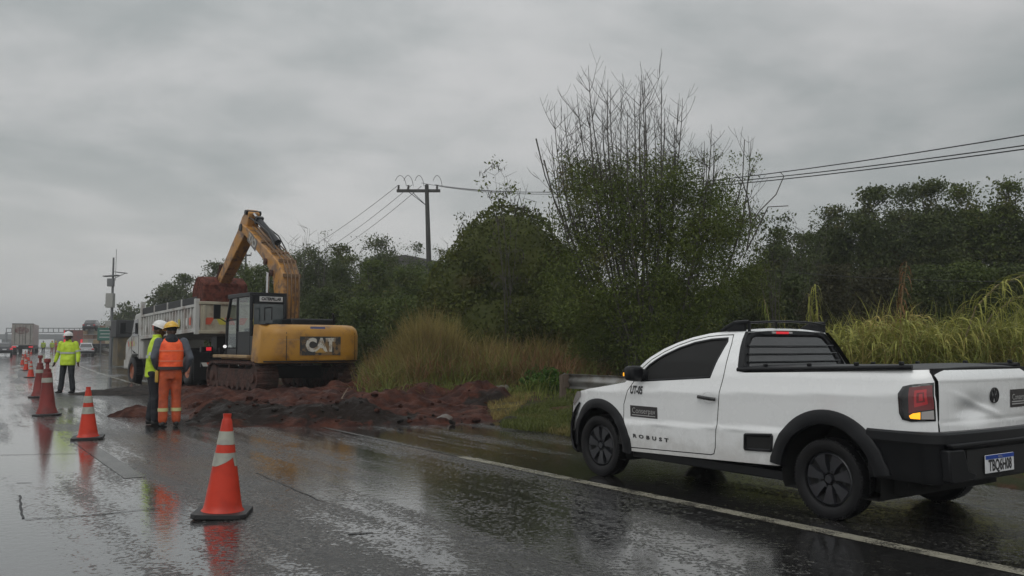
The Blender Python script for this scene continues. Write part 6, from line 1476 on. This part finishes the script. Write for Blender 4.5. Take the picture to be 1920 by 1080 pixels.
# vine covered dome
def dome():
    rng = np.random.default_rng(5); c = at(952, 520, 27); bz = gz(c.x, c.y); r = empty('vine_tree', (c.x, c.y, bz), 0, 'rounded tree completely overgrown with olive vines, shaped like a dome', 'tree')
    top = at(952, 381, 27).z - bz; lob = [(0, 0, top - 2.35, 1.95, 1.8, 2.30), (-1.0, -.2, top - 3.3, 1.7, 1.6, 2.0), (.9, 0, top - 3.0, 1.6, 1.5, 1.9), (-.3, -.5, 1.6, 2.4, 1.7, 1.8)]
    V = []
    for (cx, cy, cz, rx, ry, rz) in lob:
        n = 11000; d = rng.normal(size=(n, 3)); d /= np.linalg.norm(d, axis=1)[:, None]
        k = np.array([1 + .10 * noise.noise(tuple(q * 2.2 + cx)) + .07 * noise.noise(tuple(q * 6 + cz)) for q in d]) * (1 - np.abs(rng.normal(size=n)) * .05)
        V.append(np.stack([cx + d[:, 0] * rx * k, cy + d[:, 1] * ry * k, cz + d[:, 2] * rz * k], 1))
    C = np.concatenate(V); C = C[C[:, 2] > .1]; quads('crown', leafquads(C, .085, rng, 1.3), L_VINE, r)
    mb = MB()
    for (cx, cy, cz, rx, ry, rz) in lob: mb.ball((cx, cy, cz), (rx * .86, ry * .86, rz * .86), 14)
    mb.build('light_blocking_core', L_VINE, r, smooth=0); trunk(r, top, 1.5, rng)  # solid ellipsoids added unseen inside the crown to block light
    mb = MB()
    for i in range(9):
        a = rng.uniform(-1.6, 1.9); x = a; zt = top - 2.35 + 2.3 * math.sqrt(max(0, 1 - (a / 2.1) ** 2)); mb.tube([(x, -.8, zt - .5), (x + rng.normal() * .1, -.8, zt + .1), (x + rng.normal() * .25, -.8, zt + rng.uniform(.2, .5))], [.012, .009, .005], 4)
    mb.build('vine_shoot', BARK, r)
dome()

# the big half bare tree: many upright stems, leafy below, bare twigs above
def bare_tree():
    rng = np.random.default_rng(21); Y0 = 21.5; b = at(1215, 700, Y0); bz = gz(b.x, b.y)
    r = empty('half_bare_tree', (b.x, b.y, bz), 0, 'large tree with many bare upright twigs above a green lower crown', 'tree')
    sky = [(1012, 205), (1030, 250), (1048, 215), (1068, 175), (1098, 128), (1120, 190), (1150, 150), (1172, 155), (1190, 175), (1208, 138), (1232, 160), (1255, 148), (1268, 190), (1298, 175), (1312, 235), (1330, 262), (1355, 270), (1392, 268), (1120, 165), (1188, 150), (1085, 230), (1135, 210), (1220, 215), (1280, 230), (1040, 300), (1180, 210), (1245, 200), (1105, 200), (1160, 235), (1205, 240), (1300, 280), (1060, 250)]
    mb = MB(); LC = []
    loc = Vector((b.x, b.y, bz))
    def twig(p, d, L, rr, lev):
        pts = [p.copy()]; q = p.copy(); dd = d.copy(); n = 4
        for i in range(n):
            dd = (dd + Vector((rng.normal() * .10, rng.normal() * .10, .16))).normalized(); q = q + dd * (L / n); pts.append(q.copy())
        mb.tube(pts, [max(.0035, rr * (1 - .7 * i / n)) for i in range(n + 1)], 4, caps=False)
        if lev > 0:
            for j in range(rng.integers(2, 4)):
                k = rng.integers(1, n); s = pts[k]; side = Vector((rng.normal(), rng.normal() * .6, .7 + .3 * rng.random())).normalized(); twig(s, side, L * rng.uniform(.35, .6), rr * .55, lev - 1)
    for i, (px, py) in enumerate(sky):
        T = at(px, py, Y0 + rng.normal() * .7) - loc; H = T.z; s = Vector((rng.normal() * .22, rng.normal() * .2, 0)); fan = Vector((T.x, T.y, 0))
        P = []
        n = 12
        for j in range(n + 1):
            q = j / n; hx = 1 - (1 - q) ** 1.9; hx = hx * .93 + .07 * q; P.append(s + Vector((fan.x * hx + math.sin(q * 7 + i) * .05, fan.y * hx + math.cos(q * 6 + i) * .05, H * q)))
        r0 = .024 + .016 * rng.random(); mb.tube(P, [r0 * (1 - q / n) ** .75 + .005 for q in range(n + 1)], 5, caps=False)
        for j in range(5, n):
            for _ in range(3 if j > 6 else 2):
                if rng.random() < .80:
                    d = Vector((rng.normal() * .75, rng.normal() * .5, .85)).normalized(); twig(P[j], d, H * rng.uniform(.07, .19) * (1.3 - j / n * .5), .008, 1)
        for j in range(n + 1):
            if P[j].z < H * .74: LC.append(P[j])
    # arching side branch on the right
    for pts in ([(1400, 470), (1408, 420), (1425, 395), (1455, 365), (1470, 330), (1462, 322)], [(1408, 420), (1402, 370), (1392, 340), (1378, 325)], [(1400, 470), (1440, 388), (1478, 386)], [(1005, 260), (1022, 330), (1050, 400)], [(1020, 300), (1040, 380), (1080, 470), (1120, 560)], [(1330, 430), (1375, 400), (1392, 340), (1396, 262)]):
        PP = [at(x, y, Y0 - .3) - loc for x, y in pts]; mb.tube(PP, [.020 - .012 * i / len(PP) for i in range(len(PP))], 5, caps=False)
    mb.tube([(0, 0, -.1), (0, 0, .25), (.05, 0, .6)], [.26, .2, .10], 10)
    mb.build('stem', BARKL, r, smooth=60, fix=False)
    # foliage: clumps filling the lower crown
    LOB = [(px, py, rx, ry) for px, py, rx, ry in ((1215, 430, 150, 95), (1130, 400, 90, 85), (1290, 410, 90, 80), (1180, 350, 80, 55), (1250, 345, 65, 50), (1090, 350, 35, 45), (1130, 330, 50, 45), (1215, 520, 165, 90), (1120, 520, 110, 90), (1330, 500, 95, 85), (1350, 400, 50, 60), (1230, 600, 130, 70), (1100, 600, 60, 60), (1190, 650, 110, 50), (1270, 640, 90, 55))]
    cl = []
    w_ = np.array([l[2] * l[3] for l in LOB], float); w_ /= w_.sum()
    for i in rng.choice(len(LOB), 900, p=w_):
        x, y, rx, ry = LOB[i]; a = rng.uniform(0, 6.28); q = math.sqrt(rng.uniform(0, 1)) * 1.05; P_ = at(x + rx * q * math.cos(a), y + ry * q * math.sin(a), Y0 + rng.normal() * .8 + .2) - loc; cl.append(tuple(P_))
    P = np.array(cl); k = rng.poisson(100, len(P)); C = np.repeat(P, k, 0); C = C + rng.normal(size=C.shape) * np.array([.19, .19, .16]); 
    # sparse hanging leaves up in the twigs
    X = []
    for _ in range(110):
        px = rng.uniform(1040, 1420); py = rng.uniform(290, 350); q = at(px, py, Y0 + rng.normal() * .5) - loc; X.append(np.array(q) + rng.normal(size=(14, 3)) * .08)
    C = np.concatenate([C] + X); C = C[C[:, 2] > .3]; quads('crown', leafquads(C, .034, rng, 2.6, .5), L_OLIVE, r); return r
bare_tree()
def twiggy(px, py, Y, hw, label, seed, leafy=0, n=9, base_y=None, lm=L_DARK, rad=.02, pods=0):
    rng = np.random.default_rng(seed); T = at(px, py, Y); bz = gz(T.x, T.y); r = empty('sapling', (T.x, T.y, bz), 0, label, 'sapling'); H = T.z - bz; w_ = hw / FPX * Y; mb = MB(); tips = []
    for i in range(n):
        e = Vector((rng.uniform(-w_, w_), rng.normal() * .4, H * rng.uniform(.86, 1.0))); s = Vector((rng.normal() * .1, rng.normal() * .1, 0)); P = [s.lerp(e, q / 8) + Vector((0, 0, 0)) + Vector((math.sin(q * 1.3 + i) * .06, 0, 0)) - Vector((e.x * .35 * math.sin(q / 8 * math.pi), 0, 0)) for q in range(9)]
        mb.tube(P, [rad * (1 - .8 * q / 8) for q in range(9)], 4, caps=False)
        for j in range(4, 9):
            for _ in range(2): d = Vector((rng.normal(), rng.normal() * .5, .8)).normalized(); e2 = P[min(j, 8)] + d * H * rng.uniform(.04, .10); mb.tube([P[min(j, 8)], e2], [rad * .35, rad * .15], 4, caps=False); tips.append(tuple(e2))
    mb.build('stem', BARKL, r, fix=False)
    if leafy:
        P = np.array(tips)[rng.choice(len(tips), leafy)]; C = np.repeat(P, 26, 0); C = C + rng.normal(size=C.shape) * .12; quads('crown', leafquads(C, .055, rng, 2.0, .6), lm, r)
    if pods:
        P = np.array(tips)[rng.choice(len(tips), pods)]; C = np.repeat(P, 7, 0) + rng.normal(size=(pods * 7, 3)) * .07; n_ = len(C); L = np.zeros((n_, 3)); L[:, 2] = -.13; W = np.zeros((n_, 3)); W[:, 0] = .012; quads('seed_pods', np.stack([C, C + W + L * .5, C + L, C - W + L * .5], 1), BARK, r)  # clusters of seed pods hanging from the twig tips
    return r
twiggy(955, 328, 25, 55, 'thin sapling with hanging seed pods standing over the dome', 3, leafy=13, n=6, lm=L_OLIVE, pods=22, rad=.016)
twiggy(560, 428, 44, 22, 'bare grey sapling with fine twigs just right of the boom', 4, n=7, rad=.026)
twiggy(670, 452, 42, 12, 'thin leaning bare sapling between the wires and the flat topped tree', 6, n=3, rad=.022)
twiggy(605, 448, 43, 20, 'pale bare sapling under the place where the wires drop', 7, leafy=8, n=6, rad=.022)
twiggy(880, 412, 30, 22, 'small sapling with hanging pods on the left slope of the dome', 8, leafy=14, n=4, pods=8)
twiggy(1450, 400, 24, 45, 'sparse sapling with few dark leaves right of the bare tree', 9, leafy=26, n=8, rad=.016)
twiggy(1510, 428, 32, 40, 'see-through sapling with dotted leaves left of the tall wood', 10, leafy=34, n=7, rad=.018)
twiggy(832, 450, 45, 16, 'wispy sapling right beside the utility pole', 14, leafy=8, n=4, rad=.02)

# grass: ribbons that bow over
def blades(name, B, H, lean, wd, mat, rng, seg=5, droop=.35, kind='stuff', parent=None, origin=None):
    n = len(B); a = rng.uniform(0, 2 * np.pi, n); D = np.stack([np.cos(a), np.sin(a), np.zeros(n)], 1); ln = lean * rng.uniform(.3, 1.4, n); S_ = np.stack([-np.sin(a + rng.normal(size=n)), np.cos(a), np.zeros(n)], 1)
    t = np.linspace(0, 1, seg + 1); P = B[:, None, :] + D[:, None, :] * (ln * H)[:, None, None] * (t ** 1.8)[None, :, None]
    P[:, :, 2] += H[:, None] * (t - droop * ln[:, None] / max(lean, 1e-6) * t ** 3)
    P += rng.normal(size=(n, 1, 3)) * 0; w_ = wd * rng.uniform(.6, 1.4, n)[:, None] * (1 - t ** 1.5 * .9)[None, :]
    Lf = P + S_[:, None, :] * w_[:, :, None]; Rt = P - S_[:, None, :] * w_[:, :, None]
    V = np.stack([Lf, Rt], 2).reshape(n, -1, 3); m = 2 * (seg + 1); me = bpy.data.meshes.new(name); me.vertices.add(n * m); me.vertices.foreach_set('co', V.reshape(-1).astype(np.float32))
    f0 = np.array([[2 * i, 2 * i + 1, 2 * i + 3, 2 * i + 2] for i in range(seg)]); F = (np.arange(n)[:, None, None] * m + f0[None]).reshape(-1, 4).astype(np.int32)
    me.loops.add(F.size); me.loops.foreach_set('vertex_index', F.reshape(-1)); me.polygons.add(len(F)); me.polygons.foreach_set('loop_start', np.arange(0, F.size, 4, dtype=np.int32)); me.update(calc_edges=True); me.materials.append(mat)
    me.polygons.foreach_set('use_smooth', [True] * len(F))
    o = bpy.data.objects.new(name, me); COL.objects.link(o)
    if parent is not None: o.parent = parent
    if kind: tag(o, kind=kind)
    return o
def tufts(cs, per, rad, rng):
    """cs: (x, y, h) tuft centres; returns base points and heights"""
    B = []; H = []
    for x, y, h in cs:
        k = int(per * rng.uniform(.6, 1.4)); o = rng.normal(size=(k, 2)) * rad; hh = h * rng.uniform(.45, 1.08, k)
        for q in range(k): B.append((x + o[q, 0], y + o[q, 1], 0)); H.append(hh[q])
    B = np.array(B); H = np.array(H)
    for i in range(len(B)): B[i, 2] = gz(B[i, 0], B[i, 1]) + .02
    return B, H
rngg = np.random.default_rng(33)
skyl = lambda px: float(np.interp(px, [680, 700, 740, 770, 800, 830, 860, 900, 950, 1000, 1050, 1090, 1120, 1150], [680, 650, 618, 600, 574, 592, 612, 605, 618, 606, 612, 632, 660, 690]))
def gmass(n, x0, x1, y0, y1, frac, per, rad, lean, wd, mat, label, droop=.35, name='tall_grass'):
    cs = []
    for _ in range(n):
        px = rngg.uniform(x0, x1); Y = rngg.uniform(y0, y1); p = at(px, 650, Y); top = at(px, skyl(px), Y).z; f = rngg.uniform(*frac); h = max(.3, (top - gz(p.x, Y)) * f * 1.18); cs.append((p.x, Y, h))
    B, H = tufts(cs, per, rad, rngg); o = blades(name, B, H, lean, wd, mat, rngg, droop=droop); return o
gmass(170, 690, 1125, 22.5, 26, (.75, 1.0), 75, .20, .42, .010, G_DRY, '')
gmass(120, 700, 1100, 21.0, 23.5, (.35, .75), 75, .22, .55, .010, G_GRN, '')
gmass(90, 950, 1130, 20.5, 24, (.4, .92), 70, .20, .60, .009, G_BRN, '', .5)
gmass(70, 690, 1000, 21, 24, (.4, .85), 60, .22, .6, .009, G_BRN, '', .5)
gmass(60, 760, 850, 22.5, 24, (.8, 1.03), 70, .14, .25, .009, G_DRY, '', .2)
gmass(120, 690, 1130, 19.8, 21.5, (.12, .4), 60, .18, .7, .009, G_GRN, '', .5)
# long grass on the right behind the pickup
skyr = lambda px: float(np.interp(px, [1380, 1430, 1480, 1530, 1580, 1620, 1680, 1740, 1790, 1830, 1880, 1960], [650, 640, 625, 610, 605, 592, 572, 572, 588, 600, 580, 560]))
def gmr(n, x0, x1, y0, y1, frac, per, rad, lean, wd, mat, droop):
    cs = []
    for _ in range(n):
        px = rngg.uniform(x0, x1); Y = rngg.uniform(y0, y1); p = at(px, 650, Y); f = rngg.uniform(*frac); h = max(.3, (at(px, skyr(px), Y).z - gz(p.x, Y)) * f * 1.32); cs.append((p.x, Y, h))
    B, H = tufts(cs, per, rad, rngg); blades('tall_grass', B, H, lean, wd, mat, rngg, seg=7, droop=droop)
gmr(170, 1400, 2000, 15, 18.5, (.8, 1.05), 46, .20, .60, .012, G_CANE, .45)
gmr(130, 1400, 2000, 14, 17, (.6, .95), 46, .20, .8, .011, G_GRN, .55)
gmr(60, 1560, 1980, 14, 16.5, (.85, 1.05), 36, .20, .85, .010, G_DRY, .55)
def cane_bed(n, x0, x1, y0, y1, mat, seed):
    rng = np.random.default_rng(seed); V = []
    for _ in range(n):
        px = rng.uniform(x0, x1); Y = rng.uniform(y0, y1); b = at(px, 650, Y); b.z = gz(b.x, b.y); h = max(.6, at(px, skyr(px) - 4, Y).z - b.z) * rng.uniform(.8, 1.12); a = rng.uniform(0, 6.28); ln = rng.uniform(.1, .5) * h; D = Vector((math.cos(a), math.sin(a) * .5, 0)); m = 8
        S = [b + D * ln * (i / m) ** 2 + Vector((0, 0, h * (i / m) * (1 - .18 * (i / m) ** 3))) for i in range(m + 1)]
        for i in range(m):
            V.append([tuple(S[i] + Vector((.007, 0, 0))), tuple(S[i] - Vector((.007, 0, 0))), tuple(S[i + 1] - Vector((.005, 0, 0))), tuple(S[i + 1] + Vector((.005, 0, 0)))])
        for j in range(15):
            q = rng.uniform(.35, 1) * m; k = min(m - 1, int(q)); p = S[k].lerp(S[k + 1], q - k); a2 = rng.uniform(0, 6.28); d = (Vector((math.cos(a2), math.sin(a2), 0)) + D * .6).normalized(); l_ = rng.uniform(.35, .8); s_ = Vector((-d.y, d.x, .25)).normalized(); pr = None
            for jj in range(7):
                t = jj / 6; c = p + d * l_ * .6 * math.sin(t * 1.5) + Vector((0, 0, l_ * (.42 * t - .95 * t * t))); w_ = .013 * (1 - t ** 2) + .001; cur = (c + s_ * w_, c - s_ * w_)
                if pr: V.append([tuple(pr[0]), tuple(pr[1]), tuple(cur[1]), tuple(cur[0])])
                pr = cur
    tag(quads('tall_grass', np.array(V), mat), kind='stuff')
cane_bed(230, 1540, 1990, 14.2, 16.5, G_CANE, 5); cane_bed(70, 1400, 1600, 15, 17, G_GRN, 6)
# single canes with drooping leaves
def cane(pts, Y, label, mat, seed, nl=26, L=.7, side=0, name='cane_grass', spread=1.0):
    rng = np.random.default_rng(seed); P = [at(x, y, Y) for x, y in pts]; b = P[0]; r = empty(name, tuple(b), 0, label, 'cane'); Q = [q - b for q in P]; mb = MB(); mb.tube(Q, [.016 - .010 * i / len(Q) for i in range(len(Q))], 5); mb.build('stem', pm('cane_stem', (.16, .13, .06), .6), r)
    B = []; 
    for i in range(nl):
        q = (i + .5) / nl * (len(Q) - 1); k = int(q); B.append(Q[k].lerp(Q[min(k + 1, len(Q) - 1)], q - k))
    V = []; n = 7
    for i, p in enumerate(B):
        d = Vector((rng.normal() + side, rng.normal(), 0)); d = d.normalized() if d.length > 0 else Vector((1, 0, 0)); l_ = L * rng.uniform(.6, 1.25); pr = None; s_ = Vector((-d.y, d.x, .2)).normalized()
        for j in range(n + 1):
            t = j / n; c = p + d * l_ * .62 * spread * math.sin(t * 1.5) + Vector((0, 0, l_ * (.40 * t - .95 * t * t))); w_ = .014 * (1 - t ** 2) + .001; cur = (c + s_ * w_, c - s_ * w_)
            if pr: V.append([tuple(pr[0]), tuple(pr[1]), tuple(cur[1]), tuple(cur[0])])
            pr = cur
    quads('leaf_blades', np.array(V), mat, r); return r
cane([(1535, 640), (1533, 580), (1527, 535)], 16, 'pale green upright cane with hanging leaves right behind the roof rack', G_CANE, 1, 46, .55, 0, spread=.35)
cane([(1515, 650), (1520, 590), (1516, 550)], 16.2, 'second pale green cane just left of the upright one', G_CANE, 8, 30, .5, 0, spread=.35)
cane([(1688, 640), (1690, 570), (1700, 490)], 15.5, 'dry brown cane with curled leaves standing tallest above the grass', G_BRN, 2, 60, .42, .2, spread=.5)
cane([(1808, 640), (1830, 575), (1870, 535), (1930, 512), (1990, 520)], 14.5, 'long cane arching over to the right edge with rows of drooping leaves', G_CANE, 3, 90, .60, .3)
cane([(1830, 640), (1860, 590), (1900, 560), (1960, 548)], 14.8, 'lower arching cane under the long one at the right edge', G_CANE, 4, 70, .55, .3)
cane([(1450, 640), (1440, 590), (1432, 560)], 17, 'short green cane left of the pickup cab', G_GRN, 5, 24, .5, 0, spread=.5)
# bright bush, verge grass
def bush(px, py, Y, w_, h, label, mat, seed, n=5200, leaf=.05):
    rng = np.random.default_rng(seed); p = at(px, py, Y); p.z = gz(p.x, p.y); r = empty('bush', tuple(p), 0, label, 'bush')
    C, P = crown_points([(0, 0, h * .45, w_, w_ * .8, h * .55), (w_ * .5, 0, h * .3, w_ * .6, w_ * .5, h * .35), (-w_ * .5, 0, h * .3, w_ * .6, w_ * .5, h * .35)], 90, n // 90, .13, rng); C = C[C[:, 2] > 0]
    quads('foliage', leafquads(C, leaf, rng, 2.2), mat, r); trunk(r, h * .8, w_ * .7, rng, r0=.02); return r
bush(1022, 745, 20.3, .55, .62, 'bright green bush growing at the end of the guardrail', L_BUSH, 1)
bush(965, 735, 21.5, .6, .55, 'mid green bush left of the bright green one', L_MID, 2)
bush(840, 620, 24.5, .5, 1.9, 'dark shrub poking out of the dry grass', L_MID, 3, leaf=.06)
def scatter(name, poly, n, hmin, hmax, wd, mat, lean=.5, zf=None):
    P = [gp(*q) for q in poly]; rng = rngg; xs = [q.x for q in P]; ys = [q.y for q in P]; B = []
    def ins(x, y):
        c = False; j = len(P) - 1
        for i in range(len(P)):
            if (P[i].y > y) != (P[j].y > y) and x < (P[j].x - P[i].x) * (y - P[i].y) / (P[j].y - P[i].y) + P[i].x: c = not c
            j = i
        return c
    while len(B) < n:
        x = rng.uniform(min(xs), max(xs)); y = rng.uniform(min(ys), max(ys))
        if ins(x, y) and noise.noise((x * 1.3, y * 1.3, 2)) > rng.uniform(-.6, .25):
            s, t = st(x, y); e = min(1, max(0, (-t - 3.6) / 2.0)); B.append((x, y, .03 + .18 * e))
    B = np.array(B); H = rng.uniform(hmin, hmax, n); blades(name, B, H, lean, wd, mat, rng, seg=3, droop=.4)
scatter('verge_tufts', [(905, 750), (985, 744), (1000, 762), (955, 790), (925, 792)], 5000, .04, .2, .005, G_DRY)
scatter('verge_tufts', [(935, 805), (955, 782), (1060, 768), (1110, 775), (1110, 828), (1010, 815)], 13000, .04, .18, .005, leafmat('verge_blades', (.05, .075, .015), (.12, .13, .035), (.16, .13, .05)))
scatter('verge_tufts', [(1085, 800), (1300, 800), (1920, 800), (2000, 900), (1900, 905), (1700, 870), (1400, 845), (1110, 828)], 15000, .03, .16, .006, G_GRN)
scatter('verge_tufts', [(930, 752), (1150, 752), (1700, 735), (1950, 760), (1940, 800), (1120, 800), (1100, 770), (980, 770)], 11000, .08, .30, .007, G_GRN)
# the pale house half hidden behind the wood
HW_ = pm('pale_grey_wall', (.24, .24, .23), .8, col2=(.10, .10, .095), nscale=1.5); HR = pm('dull_tile_roof', (.075, .070, .066), .8, bump=.5, bscale=12)
hb = at(745, 486, 70); hs_ = empty('house', (hb.x, 70, .6), R(20), 'pale grey house with low tiled roof glimpsed above the trees left of the pole', 'house'); hh = hb.z - .6
mb = MB(); mb.box((0, 0, hh / 2 - .2), (5.2, 5, hh - .4)); hw = mb.build('wall', HW_, hs_)
mb = MB(); mb.prism([(-3.0, hh - .4), (3.0, hh - .4), (0, hh + .08)], lambda a, b, c: (a, c, b), -2.9, 2.9); mb.build('roof', HR, hs_)
for x in (-1.4, .2, 1.7): mb = MB(); mb.box((x, -2.51, hh - 1.3), (.8, .05, .9)); mb.build('window', GLASS_T, hs_)
# far wood closing the horizon on the right of the highway
def farwood():
    rng = np.random.default_rng(77); C = []
    for k in range(900):
        px = rng.uniform(165, 2300); Y = rng.uniform(75, 120); p = at(px, 640, Y); s, t = st(p.x, p.y)
        if t > -7: continue
        h = rng.uniform(3.5, 6.5); g = gz(p.x, p.y); n = 60; o = rng.normal(size=(n, 3)) * np.array([1.3, 1.3, h * .25]); o[:, 2] = np.abs(o[:, 2] + h * .5); C.append(np.array([p.x, p.y, g]) + o)
    C = np.concatenate(C); o = quads('distant_wood', leafquads(C, .45, rng, 1.3), L_DARK); tag(o, kind='stuff')
farwood()
# ------------------------------------------------------------ rain haze in the air
def haze():
    m = bpy.data.materials.new('rain_haze'); m.use_nodes = True; t = m.node_tree; t.nodes.clear()
    pv = t.nodes.new('ShaderNodeVolumePrincipled'); pv.inputs['Color'].default_value = (.92, .94, .96, 1); pv.inputs['Density'].default_value = .0011; pv.inputs['Anisotropy'].default_value = .2
    o_ = t.nodes.new('ShaderNodeOutputMaterial'); LK(t, pv.outputs[0], o_.inputs['Volume'])
    mb = MB(); mb.box((-100, 730, 19), (2100, 1640, 44)); o = mb.build('haze', m, smooth=0); tag(o, kind='stuff')
haze()
